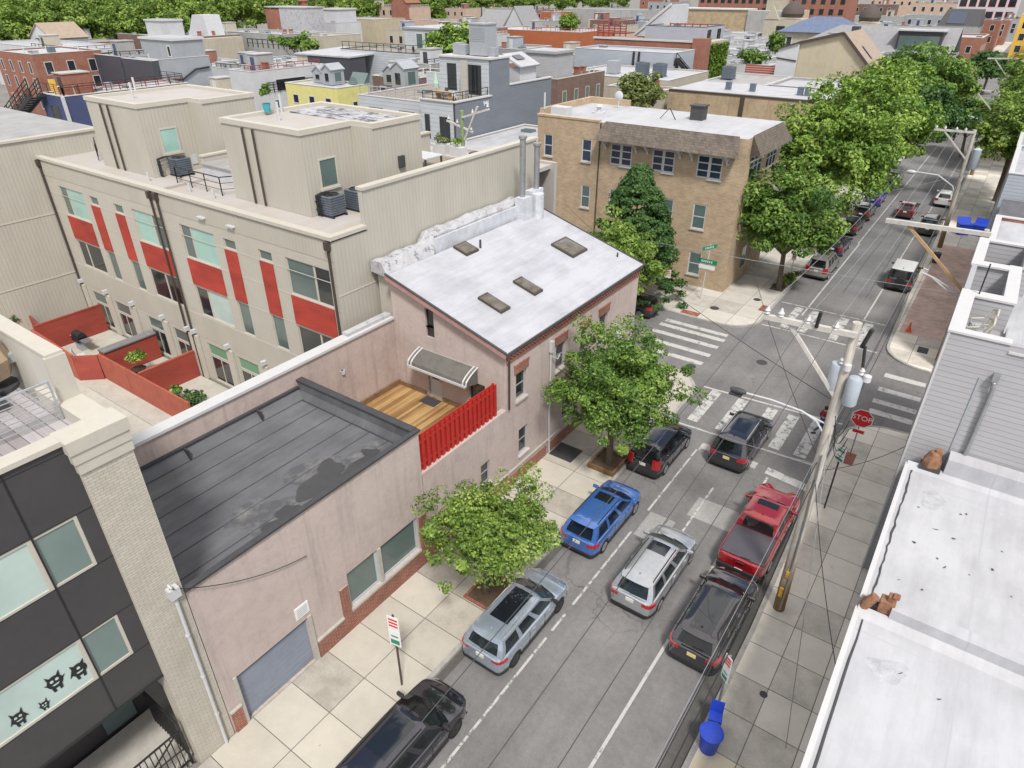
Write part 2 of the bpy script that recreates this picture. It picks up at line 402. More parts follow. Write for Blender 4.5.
def silt(name):
    t = NT(name); a = t.noise(1.6,6,.7); k = t.mapr(a,.45,.68,0,.7); return t.fin(t.mix(k,(.08,.081,.09),(.22,.217,.205)),.8)
M['dust'] = silt('pale_silt')

def deck_mat(name, cols, per=.14, axis=1):
    t = NT(name); p = t.sep(t.pos()); k = t.math('FLOOR', t.math('DIVIDE', p[axis], per))
    wn = t.n('ShaderNodeTexWhiteNoise', noise_dimensions='1D'); t.l(k, wn.inputs['W'])
    gr = t.noise(1, 5, .7, t.scale(t.pos(), (1.2,14,1) if axis == 1 else (14,1.2,1)))
    big = t.noise(.42, 3, .5)
    f = t.math('ADD', t.math('MULTIPLY', wn.outputs['Value'], .3), t.math('ADD', t.math('MULTIPLY', gr, .35), t.math('MULTIPLY', big, .6)))
    c = t.ramp(f, [(.35, cols[0]), (.6, cols[1]), (.8, cols[2])])
    w = t.math('FRACT', t.math('DIVIDE', p[axis], per))
    ln = t.mapr(t.math('ABSOLUTE', t.math('SUBTRACT', w, .5)), .45, .5, 0, .85)
    t.bump(t.math('SUBTRACT', gr, t.math('MULTIPLY', ln, 2)), .4, .015)
    return t.fin(t.mix(ln, c, (.02,.012,.008)), .6)
M['deck'] = deck_mat('stained_deck_boards', [(.13,.06,.024),(.29,.16,.06),(.45,.30,.13)], .15, 0)
M['plank'] = deck_mat('weathered_grey_planks', [(.20,.18,.18),(.31,.285,.29),(.42,.395,.40)], .3, 1)
M['deck_far'] = deck_mat('dull_deck_boards', [(.16,.13,.10),(.26,.22,.18),(.36,.31,.26)], .2, 0)

# leaf material: each leaf has its own tone stored on the mesh
def leafmat(name, cols):
    t = NT(name); a = t.n('ShaderNodeAttribute', attribute_name='tone')
    c = t.ramp(a.outputs['Fac'], [(0, cols[0]), (.55, cols[1]), (1, cols[2])])
    t.fin(c, .55, 0, .35)
    tr = t.n('ShaderNodeBsdfTranslucent'); t.l(c, tr.inputs['Color'])
    mx = t.n('ShaderNodeMixShader'); mx.inputs[0].default_value = .32
    t.l(t.b.outputs[0], mx.inputs[1]); t.l(tr.outputs[0], mx.inputs[2])
    t.l(mx.outputs[0], t.t.nodes['Material Output'].inputs['Surface']); return t.m
M['stain'] = plain('roof_stain', (.40,.405,.43), .7, var=.25, sc=3)
def flaky2(name):
    t = NT(name); a = t.noise(1.1,6,.75); b = t.noise(1,5,.7,t.scale(t.pos(),(1.2,5,1))); f = t.math('ADD', t.math('MULTIPLY', a, .5), t.math('MULTIPLY', b, .5)); return t.fin(t.ramp(f, [(.42,(.03,.03,.033)),(.47,(.16,.16,.17)),(.52,(.42,.42,.45)),(.7,(.5,.5,.53))]), .7)
M['patchy'] = flaky2('patchy_silver_coating')
M['dome'] = plain('dark_dome_shingle', (.085,.065,.058), .8, var=.25)
M['turquoise'] = plain('turquoise_glaze', (.05,.32,.38), .4)
M['gutter'] = asphalt('gutter_asphalt', (.10,.096,.09))
M['walk_tan'] = concrete('pavement_tan', (.62,.54,.40), 1.5, 1.66, -2.75, 6.1, .2, line=.07)
M['sash'] = plain('pale_blue_grey_sash', (.44,.48,.52), .5, var=.06)
M['leaf'] = leafmat('leaf_green', [(.045,.105,.018),(.145,.26,.045),(.31,.43,.10)])
M['leaf_b'] = leafmat('leaf_bright', [(.07,.135,.022),(.19,.30,.05),(.38,.49,.12)])
M['leaf_y'] = leafmat('leaf_yellowish', [(.05,.115,.018),(.19,.32,.045),(.41,.54,.13)])
M['leaf_d'] = leafmat('leaf_dark', [(.025,.07,.022),(.07,.155,.04),(.15,.25,.065)])
M['leaf_o'] = leafmat('leaf_olive', [(.07,.10,.025),(.165,.21,.06),(.34,.37,.14)])
M['ivy'] = leafmat('ivy_leaf', [(.05,.10,.01),(.12,.21,.02),(.20,.30,.04)])
M['bark'] = plain('bark', (.13,.105,.08), .95, var=.35, sc=6, bump=.8, local=True)

def leaves(name, mat, parent, pts, nrm, size, seed=1, jit=.8):
    g = np.random.default_rng(seed); n = len(pts)
    d = nrm + g.normal(0, jit, (n,3)); d /= np.linalg.norm(d, axis=1)[:,None]+1e-9
    a = np.cross(d, g.normal(0,1,(n,3))); a /= np.linalg.norm(a, axis=1)[:,None]+1e-9
    b = np.cross(d, a); s = size*g.uniform(.6,1.35,n)[:,None]
    a *= s; b *= s*.62
    v = np.stack([pts-a, pts-b*.9, pts+a, pts+b*.9], 1)
    v[:,1] += d*s*.18; v[:,3] += d*s*.18
    v = v.reshape(-1,3)
    org = np.array(ORG.get(parent,(0,0,0))) if parent is not None else np.zeros(3)
    tn = np.concatenate(TONE) if TONE else np.zeros(n); TONE.clear(); tn = tn if len(tn) == n else np.zeros(n)
    me = bpy.data.meshes.new(name)
    me.vertices.add(n*4); me.vertices.foreach_set('co', (v-org).astype(np.float32).ravel())
    me.loops.add(n*4); me.loops.foreach_set('vertex_index', np.arange(n*4, dtype=np.int32))
    me.polygons.add(n); me.polygons.foreach_set('loop_start', np.arange(0,n*4,4,dtype=np.int32))
    at = me.attributes.new('tone','FLOAT','FACE')
    at.data.foreach_set('value', np.clip(g.normal(.5,.22,n)+tn,0,1).astype(np.float32))
    me.materials.append(mat); me.update(calc_edges=True); me.validate()
    o = bpy.data.objects.new(name, me); COL.objects.link(o)
    if parent is not None: o.parent = parent; ORG[o] = tuple(org)
    return o

TONE = []      # a tone of its own for every clump of leaves, taken up by leaves()
def crown_pts(c, rad, nclump, per, clump=.75, seed=1, hollow=.45, flat=0, power=1.0):
    # clumps of leaves spread through an ellipsoid, denser near its surface, uneven outline
    g = np.random.default_rng(seed); c = np.array(c); rad = np.array(rad)
    P = []; N = []
    for i in range(nclump):
        u = g.normal(0,1,3); u /= np.linalg.norm(u)
        if u[2] < -.35-flat: u[2] *= -.5
        r = hollow+(1-hollow)*g.uniform(0,1)**power
        cc = c + u*rad*r*(g.uniform(.78,1.17) if u[2] > .1 else g.uniform(.72,.95))
        k = clump*g.uniform(.55,1.35)
        m = int(per*g.uniform(.6,1.4))
        w = g.normal(0,1,(m,3)); w /= np.linalg.norm(w,axis=1)[:,None]
        rr = g.uniform(.35,1,m)[:,None]**.5
        w2 = w.copy(); w2[:,2] *= .72
        P.append(cc + w2*rr*k); N.append(w*.7 + u*.5 + np.array([0,0,.75])); TONE.append(np.full(m, g.normal(0,.17)))
    return np.concatenate(P), np.concatenate(N)
def trunk_mb(base, top, r0, limbs, seed=1, bend=.25):
    g = random.Random(seed); m = MB(); b = Vector(base); t = Vector(top)
    pts = [b.lerp(t, i/5) + Vector((g.uniform(-1,1),g.uniform(-1,1),0))*bend*(i/5)*.6 for i in range(6)]
    m.tube(pts, [r0*1.35, r0, r0*.9, r0*.78, r0*.62, r0*.4], 9)
    for L in limbs:
        k = g.uniform(.4,.9); s = pts[0].lerp(pts[-1], k) if False else pts[int(k*5)]
        e = Vector(L); mid = s.lerp(e,.5)+Vector((g.uniform(-.3,.3),g.uniform(-.3,.3),.25))
        m.tube([s, s.lerp(mid,.5), mid, e], [r0*.5, r0*.4, r0*.28, r0*.08], 6)
        for q in range(2):
            e2 = e + Vector((g.uniform(-1,1),g.uniform(-1,1),g.uniform(.1,.8)))*(e-s).length*.35
            m.tube([mid, mid.lerp(e2,.6), e2], [r0*.24, r0*.14, r0*.04], 5)
    return m
def tree(name, label, base, c, rad, leaf, size, nclump, per, r0=.16, clump=.8, seed=1, group=None, cat='tree', nl=9, hollow=.45, ttop=None):
    t = thing(name, label, cat, base, group=group)
    P,N = crown_pts(c, rad, nclump, per, clump, seed, hollow)
    leaves('crown', M[leaf], t, P, N, size, seed)
    g = random.Random(seed+5); lim = []
    for i in range(nl):
        a = 2*pi*i/nl+g.uniform(-.4,.4); q = g.uniform(.45,.85)
        lim.append((c[0]+rad[0]*q*cos(a), c[1]+rad[1]*q*sin(a), c[2]+rad[2]*g.uniform(-.35,.55)))
    trunk_mb(base, ttop or (c[0],c[1],c[2]+rad[2]*.45), r0, lim, seed).build('trunk', M['bark'], t, True)
    return t

# ------------------------------------------------------------------ building helpers
def PL(ax, c, sign):
    # point on a wall plane: u along the wall, z up, d metres outward
    return (lambda u,z,d=0: (u, c+sign*d, z)) if ax == 'y' else (lambda u,z,d=0: (c+sign*d, u, z))
def slabbox(m, P, u0,u1,z0,z1,d0,d1):
    a = P(u0,z0,d0); b = P(u1,z1,d1)
    return m.box(min(a[0],b[0]),max(a[0],b[0]),min(a[1],b[1]),max(a[1],b[1]),min(a[2],b[2]),max(a[2],b[2]))
def window(root, ax, c, sign, u0,u1,z0,z1, fm='white', gm='glass', fw=.07, inset=.0, cols=1, rows=1, sill=None, name='window', proud=.05, label=None):
    # frame (part) with pane and sill (sub-parts); inset>0 puts it inside a reveal of the wall
    P = PL(ax,c,sign); d1 = proud-inset; d0 = -inset-.03; m = MB()
    slabbox(m,P,u0,u0+fw,z0,z1,d0,d1); slabbox(m,P,u1-fw,u1,z0,z1,d0,d1)
    slabbox(m,P,u0+fw,u1-fw,z1-fw,z1,d0,d1-.003); slabbox(m,P,u0+fw,u1-fw,z0,z0+fw,d0,d1-.003)
    for i in range(1,cols):
        u = u0+(u1-u0)*i/cols; slabbox(m,P,u-fw*.45,u+fw*.45,z0+fw,z1-fw,d0,d1-.006)
    for j in range(1,rows):
        z = z0+(z1-z0)*j/rows; slabbox(m,P,u0+fw,u1-fw,z-fw*.4,z+fw*.4,d0,d1-.012)
    w = m.build(name, M[fm], root)
    if label: w['label'] = label
    p = MB(); slabbox(p,P,u0+fw*.6,u1-fw*.6,z0+fw*.6,z1-fw*.6,d0+.01,d1-.035); p.build('pane', M[gm], w)
    if sill:
        q = MB(); slabbox(q,P,u0-.06,u1+.06,z0-.11,z0-.003,-inset,proud+.06); q.build('sill', M[sill], w)
    return w
def roofbox(root, x0,x1,y0,y1,z, wm, rm, par=.4, cm=None, t=.25, S=None, E=None, z0=0, skip=()):
    # four parapet walls (one part), the flat roof sheet, a coping
    m = MB(); zt = z+par
    if par > 0:
        m.box(x0,x1,y0,y0+t,z0,zt); m.box(x0,x1,y1-t,y1,z0,zt); m.box(x0,x0+t,y0+t,y1-t,z0,zt); m.box(x1-t,x1,y0+t,y1-t,z0,zt)
    else:
        m.box(x0,x1,y0,y1,z0,z-.02)
    m.build('wall', M[wm], root)
    r = MB(); e = t-.001 if par > 0 else -.12
    r.box(x0+e,x1-e,y0+e,y1-e,z-.15,z); r.build('roof', M[rm], root)
    if par > 0 and cm:
        k = MB(); o = .05
        k.box(x0-o,x1+o,y0-o,y0+t+o,zt,zt+.08); k.box(x0-o,x1+o,y1-t-o,y1+o,zt,zt+.08)
        k.box(x0-o,x0+t+o,y0+t+o,y1-t-o,zt,zt+.08); k.box(x1-t-o,x1+o,y0+t+o,y1-t-o,zt,zt+.08)
        k.build('coping', M[cm], root)
def railing(root, pts, h=1.0, mat='black_m', bars=2, step=1.4, name='railing', r=.022, infill=None):
    m = MB()
    for a,b in zip(pts, pts[1:]):
        a = Vector(a); b = Vector(b); L = (b-a).length; n = max(1,int(L/step+.5))
        for i in range(n+1):
            p = a.lerp(b,i/n); m.bar(p, p+Vector((0,0,h)), r*2)
        m.bar(a+Vector((0,0,h)), b+Vector((0,0,h)), r*2.2)
        for j in range(1,bars+1):
            z = h*j/(bars+1); m.bar(a+Vector((0,0,z)), b+Vector((0,0,z)), r*1.1)
    return m.build(name, M[mat], root)
def winrow(root, ax, c, sign, u0, u1, n, zs, w, h, **kw):
    for z in zs:
        for i in range(n):
            u = u0+(u1-u0)*(i+.5)/n; window(root, ax, c, sign, u-w/2, u+w/2, z, z+h, **kw)
def struct(name, mb, mat): return tag(mb.build(name, mat), kind='structure')
# ------------------------------------------------------------------ world, light, camera
W = bpy.data.worlds.new('World'); S.world = W; W.use_nodes = True
wt = W.node_tree; bg = wt.nodes['Background']
sky = wt.nodes.new('ShaderNodeTexSky'); sky.sky_type = 'NISHITA'; sky.sun_disc = False
SUN_EL, SUN_AZ = R(55), R(136)
sky.sun_elevation = SUN_EL; sky.sun_rotation = SUN_AZ; sky.air_density = 1; sky.dust_density = 1.5; sky.ozone_density = 1
tc = wt.nodes.new('ShaderNodeTexCoord'); mp = wt.nodes.new('ShaderNodeVectorMath'); mp.operation = 'MULTIPLY'
mp.inputs[1].default_value = (2.2,2.2,4.5); wt.links.new(tc.outputs['Generated'], mp.inputs[0])
cn = wt.nodes.new('ShaderNodeTexNoise'); cn.inputs['Scale'].default_value = 1.3; cn.inputs['Detail'].default_value = 7; cn.inputs['Roughness'].default_value = .55
wt.links.new(mp.outputs[0], cn.inputs['Vector'])
cr = wt.nodes.new('ShaderNodeValToRGB'); cr.color_ramp.elements[0].position = .41; cr.color_ramp.elements[1].position = .52
cr.color_ramp.elements[0].color = (0,0,0,1); wt.links.new(cn.outputs['Fac'], cr.inputs[0])
cm_ = wt.nodes.new('ShaderNodeMix'); cm_.data_type = 'RGBA'
wt.links.new(cr.outputs[0], cm_.inputs[0]); wt.links.new(sky.outputs[0], cm_.inputs[6]); cm_.inputs[7].default_value = (8.9,8.6,8.3,1)
wt.links.new(cm_.outputs[2], bg.inputs['Color']); bg.inputs['Strength'].default_value = .085
sd = bpy.data.lights.new('sun','SUN'); sd.energy = 2.35; sd.angle = R(9); sd.color = (1,.965,.91)
so = bpy.data.objects.new('sun', sd); COL.objects.link(so); so.location = (40,-40,80)
dv = Vector((sin(SUN_AZ)*cos(SUN_EL), cos(SUN_AZ)*cos(SUN_EL), sin(SUN_EL)))
so.rotation_euler = dv.to_track_quat('Z','Y').to_euler()
S.view_settings.view_transform = 'Standard'; S.view_settings.look = 'None'; S.view_settings.gamma = 1; S.view_settings.exposure = 0.68
cd = bpy.data.cameras.new('camera'); cam = bpy.data.objects.new('camera', cd); COL.objects.link(cam)
PITCH = math.atan(399.5/670)
cam.location = (0,0,22); cam.rotation_euler = (pi/2-PITCH, 0, R(35.5)); cd.lens = 670/1024*36; cd.sensor_width = 36
cd.clip_start = .1; cd.clip_end = 6000; S.camera = cam

# ------------------------------------------------------------------ ground, road, pavements
KL, KR = -11.45, -2.65            # kerb lines of the street
CS, CN = 37.9, 46.6               # kerb lines of the crossing street
g = MB(); g.poly((-3000,-200,-.06),(3000,-200,-.06),(3000,4000,-.06),(-3000,4000,-.06)); struct('ground', g, M['dirt'])
r = MB(); xs = [-320,-14.5,0.6,90]; ys = [-25,CS-3.2,CN+2.5,900]
for i in range(3):
    for j in range(3):
        if i == 1 or j == 1: r.poly((xs[i],ys[j],0),(xs[i+1],ys[j],0),(xs[i+1],ys[j+1],0),(xs[i],ys[j+1],0))
struct('road', r, M['asphalt'])
def arc(cx,cy,rd,a0,a1,n=10): return [(cx+rd*cos(R(a0+(a1-a0)*i/n)), cy+rd*sin(R(a0+(a1-a0)*i/n))) for i in range(n+1)]
def pavement(outer, inner, mat, name='pavement'):
    # outer: kerb path in order, inner: rest of the outline
    struct(name, MB().prism(outer+inner, -.05, .13), M[mat])
    m = MB(); pts = [Vector((p[0],p[1],0)) for p in outer]; L = []
    for i,p in enumerate(pts):
        d = (pts[min(i+1,len(pts)-1)]-pts[max(i-1,0)]).normalized(); nrm = Vector((-d.y,d.x,0)); L.append((p-nrm*.02, p+nrm*.17))
    rows = []
    for a,b in L: rows.append([(a.x,a.y,-.05),(a.x,a.y,.135),(b.x,b.y,.135),(b.x,b.y,-.05)])
    m.grid(rows); struct('kerb', m, M['kerb'])
pavement([(KL,-25)] + arc(KL-2.6,CS-2.6,2.6,0,90) + [(-70,CS)], [(-70,34.7),(-15.5,34.7),(-15.5,-25)], 'walkL')
pavement([(-70,CN-.5),(-18,CN-.5)] + [(-16,46.0)] + arc(KL-2.4,CN+2.0,2.5,-80,0,9) + [(KL,58),(KL-.25,66),(KL-.6,90),(KL-1,420)], [(-16.6,420),(-16.6,52.4),(-70,52.4)], 'walkN')
pavement([(60,38.5),(0.2,38.5)] + arc(-.35,35.7,2.75,90,180) + [(-3.15,32),(-2.85,26),(KR,20),(KR,-25)], [(.6,-25),(.6,26.2),(60,26.2)], 'walkR')
pavement([(-3.5,420),(-3.45,66),(-3.1,57)] + arc(-.1,49.8,2.75,180,270) + [(.2,47.0),(60,47.0)], [(60,60),(.6,60),(.6,420)], 'walkR')
b = MB(); b.box(-2.55,.5,52.4,76,.02,.137); struct('brick_pavement', b, brick('brick_pavers', (.62,.44,.38), (.54,.38,.33), (.48,.39,.34), bw=.45, rh=.22, stain=.6))
MX = M['brick_pavement_m'] = bpy.data.materials['brick_pavers']
# the pavers lie flat: drive the pattern by plan position
nt = MX.node_tree; 
for l in list(nt.links):
    if l.to_node.type == 'TEX_BRICK' and l.to_socket.name == 'Vector': nt.links.remove(l)
ge = nt.nodes.new('ShaderNodeNewGeometry'); nt.links.new(ge.outputs['Position'], [n for n in nt.nodes if n.type == 'TEX_BRICK'][0].inputs['Vector'])
def flat(name, z, mat, *polys, rag=0, seed=0):
    m = MB(); q = random.Random(seed)
    for p in polys: m.poly(*[(x+q.uniform(-rag,rag),y+q.uniform(-rag,rag),z) for x,y in p])
    return struct(name, m, M[mat])
def rect(x0,x1,y0,y1): return [(x0,y0),(x1,y0),(x1,y1),(x0,y1)]
# patches in the asphalt
flat('road_patch', .004, 'asphalt3', rect(-4.98,-3.4,21.6,22.9), rect(-8.9,-7.6,22.2,24.1), rect(-7.4,-5.3,24.9,26.5))
flat('road_patch', .004, 'asphalt2', rect(-11.4,-9.15,40.2,41.3), [(-12.2,45.2),(-10.2,43.4),(-8.6,46.2),(-10.6,47.6)], rect(-4.9,-2.75,-25,9.5), rect(-11.3,-5.4,58,120))
flat('road_gutter', .004, 'gutter', rect(-3.3,-2.66,9.5,30), rect(-11.42,-11.1,-20,24)); flat('pavement_patch', .134, 'walk_tan', rect(-2.45,.48,6.1,14.35))
# seams sealed with tar, oil strip
m = MB()
for x,y0,y1 in ((-7.95,-25,30),(-6.55,-25,12),(-5.9,52,140),(-7.6,55,140)):
    pts = [(x+rnd.uniform(-.05,.05), y0+(y1-y0)*i/24) for i in range(25)]
    for a,c in zip(pts,pts[1:]): m.poly((a[0]-.014,a[1],.004),(a[0]+.014,a[1],.004),(c[0]+.014,c[1],.004),(c[0]-.014,c[1],.004))
struct('road_seam', m, M['asphalt2'])
# painted lines
flat('road_marking', .008, 'paint', rect(-5.17,-5.05,-25,30.0), rect(-9.24,-9.12,51.5,72), rect(-5.15,-5.03,53.5,61))
flat('road_marking', .008, 'paint_worn', rect(-9.1,-9.0,-25,15.0), rect(-9.1,-9.0,15.4,16.4), rect(-9.1,-9.0,17.0,22.3), rect(-9.1,-9.0,24.1,30.2)); flat('road_marking', .008, 'paint_worn', rect(-9.35,-9.24,72,130), rect(-5.2,-5.1,62,130), rect(-7.15,-7.05,22.6,27.6), rect(-9.0,-8.9,30.2,31))
flat('road_marking', .008, 'paint', [(-5.35,30.9),(-2.95,30.6),(-2.95,30.0),(-5.35,30.3)], [(-8.9,31.05),(-5.9,30.95),(-5.9,30.35),(-8.9,30.45)])
flat('road_marking', .008, 'paint', [(-11.3,32.15),(-3.3,32.55),(-3.3,32.4),(-11.3,32.0)], [(-11.3,36.95),(-3.1,37.55),(-3.1,37.4),(-11.3,36.8)])
flat('road_marking', .008, 'paint_worn', *[rect(x,x+.62,32.75,36.8) for x in (-10.7,-9.0,-7.2,-5.95)], rect(-4.6,-3.95,32.8,37.2))
flat('road_marking', .008, 'paint', rect(-17.4,-12.6,44.45,44.95), rect(-17.5,-12.5,43.55,44.05), rect(-17.5,-12.5,42.25,42.75), rect(-17.0,-12.5,40.8,41.3), rect(-16.6,-12.5,39.4,39.9))
flat('road_marking', .008, 'paint', rect(-2.2,.2,44.9,45.5), rect(-2.2,.2,42.8,43.35), rect(-2.2,.2,41.1,41.65), rect(-2.15,.2,39.7,40.3))
flat('road_marking', .008, 'paint_worn', *[rect(x,x+.6,48.5,52.9) for x in (-10.0,-8.75,-6.6,-4.9)])
flat('road_marking', .008, 'paint_worn', [(-11.2,48.2),(-3.2,48.3),(-3.2,48.15),(-11.2,48.05)], [(-11.2,53.3),(-3.6,53.4),(-3.6,53.25),(-11.2,53.15)])
# dropped kerb pads, manholes and grates
flat('tactile_pad', .139, 'pad' if 'pad' in M else 'brick_red', rect(-2.55,-1.75,33.4,34.6), rect(-17.0,-15.6,46.3,47.0), rect(-12.2,-11.6,50.2,51.4))
def lid(x,y,r=.35,z=.006,mat='dark'):
    q = MB(); q.lathe([(r,-.01),(r,.006),(r*.9,.009),(r*.55,.006),(.01,.008)], (x,y,z), 20); return q.build('manhole_cover', M[mat])
for i,(x,y,z,r_,lb) in enumerate([(-9.3,42.2,.004,.36,'round iron manhole cover in the middle of the intersection'),(-15.1,48.6,.133,.36,'brown iron manhole cover on the far corner pavement beside the street name sign'),
    (-12.9,52.2,.133,.3,'iron cover set in the pavement by the brick apartment corner'),(-1.33,17.4,.133,.14,'small round valve cap in the right pavement near the no parking pole'),(-13.0,38.9,.004,.33,'manhole cover on the asphalt beside the zebra bars of the side street')]):
    tag(lid(x,y,r_,z), lb, 'manhole cover')
q = MB(); q.box(-15.4,-14.0,25.0,26.3,.131,.15)
for i in range(9): q.box(-15.35,-14.05,25.1+i*.13,25.15+i*.13,.15,.156)
tag(q.build('cellar_hatch', M['dark']), 'black steel cellar hatch let into the pavement by the pink house', 'hatch')
q = MB(); q.box(-1.0,-.35,49.7,50.7,.131,.145); tag(q.build('pavement_grate', M['dark']), 'dark square grate in the corner pavement before the brick paving', 'grate')
# ------------------------------------------------------------------ garage (pink stucco, black roof)
FX = -15.5
g = thing('garage_building', 'low pink stucco garage building with black flat roof and blue-grey roller door on the street', 'garage', (-19.5,10.4,0))
m = MB(); m.wall('x', FX, 5.52, 15.4, .0, 7.02, [(6.1,9.05,.1,2.45),(11.0,14.9,1.15,2.95)], 1, .22)
m.box(-22.44,-15.52,15.38,15.42,4.2,7.02); m.box(-22.44,FX-.3,5.5,5.54,0,7.02)
m.build('wall', M['stucco2'], g)
m = MB(); m.box(FX-.22,FX-.16,6.1,9.05,.1,2.45)
for i in range(1,9): m.box(FX-.16,FX-.145,6.12,9.03,.1+i*.26,.13+i*.26)
m.build('garage_door', M['garage_door'], g)
m = MB(); m.box(FX,FX+.05,5.98,6.1,.13,2.5); m.box(FX,FX+.06,9.05,9.2,.13,2.5); each(m,'door_jamb', M['stone'], g)
for u0,u1 in ((11.0,12.6),(12.75,14.9)): window(g,'x',FX,1,u0,u1,1.15,2.95,'sash','glass_mid',.1,inset=.15,cols=1)
m = MB(); m.box(FX-.15,FX+.05,12.6,12.75,1.15,2.95); m.box(FX-.02,FX+.09,10.95,14.95,1.02,1.14); each(m,'window_sill', M['stone'], g)
m = MB(); m.box(FX,FX+.07,9.22,15.38,.0,1.0); m.box(FX,FX+.07,10.55,10.93,1.0,2.5); m.box(FX,FX+.07,14.97,15.38,1.0,2.9); m.box(FX,FX+.07,5.58,5.97,.0,1.15)
each(m,'brick_base', M['brick_red'], g)
m = MB(); m.box(FX,FX+.11,9.22,10.54,1.003,1.08); m.box(FX,FX+.1,5.56,5.99,1.153,1.22); each(m,'base_cap', M['stone'], g)
m = MB(); m.box(-22.4,FX-.24,5.55,15.36,6.2,6.3)
m.poly((-22.4,15.0,6.303),(FX-.45,15.0,6.303),(FX-.25,15.15,6.62),(-22.4,15.15,6.62)); m.poly((-22.4,15.15,6.62),(FX-.25,15.15,6.62),(FX-.25,15.15,7.0),(-22.4,15.15,7.0))
m.poly((-22.4,5.6,6.303),(-22.0,5.6,6.303),(-22.0,15.0,6.303),(-22.4,15.0,6.303)); m.poly((-22.05,5.6,6.306),(-22.05,15.1,6.306),(-22.38,15.1,6.7),(-22.38,5.6,6.7))
m.poly((FX-.5,5.6,6.306),(FX-.5,15.05,6.306),(FX-.05,15.05,6.95),(FX-.05,5.6,6.95))
m.build('roof', M['black_roof'], g)
m = MB(); m.box(FX-.12,FX+.09,5.5,15.45,7.02,7.1); m.box(-22.44,FX-.12,15.12,15.45,7.02,7.12); m.box(-22.44,-22.3,5.5,15.12,6.72,6.8)
for y in (7.5,9.6,12.9): m.box(-22.4,-22.0,y,y+.06,6.32,6.75)
m.build('roof_edge', M['dark'], g)
m = MB()
for i in range(7): m.box(-22.0+i*1.05,-21.978+i*1.05,5.6,15.0,6.303,6.318)
m.box(-22.0,FX-.6,14.9,14.96,6.319,6.33)
each(m,'roof_seam', M['dark'], g)
def blob(cx,cy,rx,ry,seed,n=26,rot=0):
    q = random.Random(seed); ph = [q.uniform(0,6.28) for _ in range(4)]; o = []
    for i in range(n):
        a = 2*pi*i/n; k = 1+.22*sin(2*a+ph[0])+.16*sin(3*a+ph[1])+.09*sin(5*a+ph[2])
        x,y = rx*k*cos(a), ry*k*sin(a); o.append((cx+x*cos(rot)-y*sin(rot), cy+x*sin(rot)+y*cos(rot)))
    return o
def blobs(root, name, mat, z, L):
    m = MB()
    for i,(cx,cy,rx,ry,sd) in enumerate(L): m.poly(*[(x,y,z+i*.0012) for x,y in blob(cx,cy,rx,ry,sd)])
    return m.build(name, M[mat], root)
blobs(g,'silt_stain','dust',6.309,[(-17.2,12.0,.95,1.5,3),(-16.9,9.5,.7,.9,5),(-16.7,13.9,.6,.8,9),(-17.6,9.0,.5,.9,7)])
blobs(g,'puddle','pool',6.319,[(-16.75,11.6,.62,1.25,4),(-17.3,12.4,.42,.55,8),(-16.5,13.2,.35,.85,6),(-16.6,9.9,.33,.4,2),(-16.35,9.0,.28,.55,12),(-16.75,13.95,.28,.3,14)])
m = MB(); m.box(FX+.005,FX+.035,8.62,9.2,2.72,3.26); s = tag(m.build('garage_sign', M['sign_white']), 'small white notice sign above the corner of the blue-grey garage door', 'sign')
m = MB()
for i in range(5): m.box(FX+.035,FX+.038,8.7,9.12,2.8+i*.08,2.83+i*.08)
m.build('sign_text', M['steel'], s)

# rear courtyard wall behind garage and deck
w = thing('courtyard_wall', 'long pink stucco party wall with white coping behind the black roof and the deck', 'wall', (-22.65,14,0))
m = MB(); m.box(-22.87,-22.45,5.5,21.27,0,7.7); m.build('wall', M['stucco'], w)
m = MB(); m.box(-22.97,-22.36,5.45,21.26,7.7,7.82); m.build('coping', M['white'], w)
m = MB(); m.box(-22.93,-22.55,18.4,21.25,7.82,7.97); m.build('mortar_cap', M['rough_white'], w)
m = MB(); m.box(-22.45,-22.33,17.6,17.75,6.2,6.4); m.box(-22.45,-22.37,17.55,17.8,6.35,6.4); m.build('wall_lamp', M['white_m'], w)

# ------------------------------------------------------------------ pink corner house
H0,H1 = 21.28,34.6
h = thing('corner_house', 'two-storey pink stucco corner house with white sloping roof and brick cornice', 'house', (-19.5,28,0))
wins = [(22.05,22.9,4.95,6.45),(25.55,26.45,4.95,6.45),(30.0,30.95,4.7,6.35),(28.0,28.8,4.9,6.35),(22.3,23.1,1.62,3.15),(19.25,19.95,1.6,2.85),(26.4,27.2,1.62,3.1),(31.2,32.0,1.5,3.0)]
m = MB(); m.wall('x', FX, H0, H1, .0, 7.3, [q for q in wins if q[0] > 21.3], 1, .2)
m.wall('x', FX, 15.42, H0, .0, 4.85, [(19.25,19.95,1.6,2.85)], 1, .2); m.box(FX-.3,FX-.001,15.42,H0,4.8,4.86)
zr = lambda x: 8.0-(x-FX)*.2941
RX = -22.45
m.wall('y', H0, RX, FX, .0, 7.0, [(-20.35,-19.5,4.0,6.15),(-17.7,-16.75,4.55,5.75)], -1, .18)
m.wall('y', H0, RX, FX, 7.0, 7.9, [(-20.27,-19.75,7.35,7.9)], -1, .18)
m.wall('y', H0, RX, -20.27, 7.9, 8.85, [], -1); m.wall('y', H0, -19.75, FX, 7.9, 7.901, [], -1)
m.wall('y', H0, -20.27, -19.75, 7.9, 8.85, [(-20.27,-19.75,7.9,8.85)], -1, .18)
m.poly((RX,H0,8.85),(-20.27,H0,8.85),(-20.27,H0,zr(-20.27)-.1),(RX,H0,zr(RX)-.1)); m.poly((-20.27,H0,8.85),(-19.75,H0,8.85),(-19.75,H0,zr(-19.75)-.1),(-20.27,H0,zr(-20.27)-.1)); m.poly((-19.75,H0,7.9),(FX,H0,7.9),(-19.75,H0,zr(-19.75)-.1))
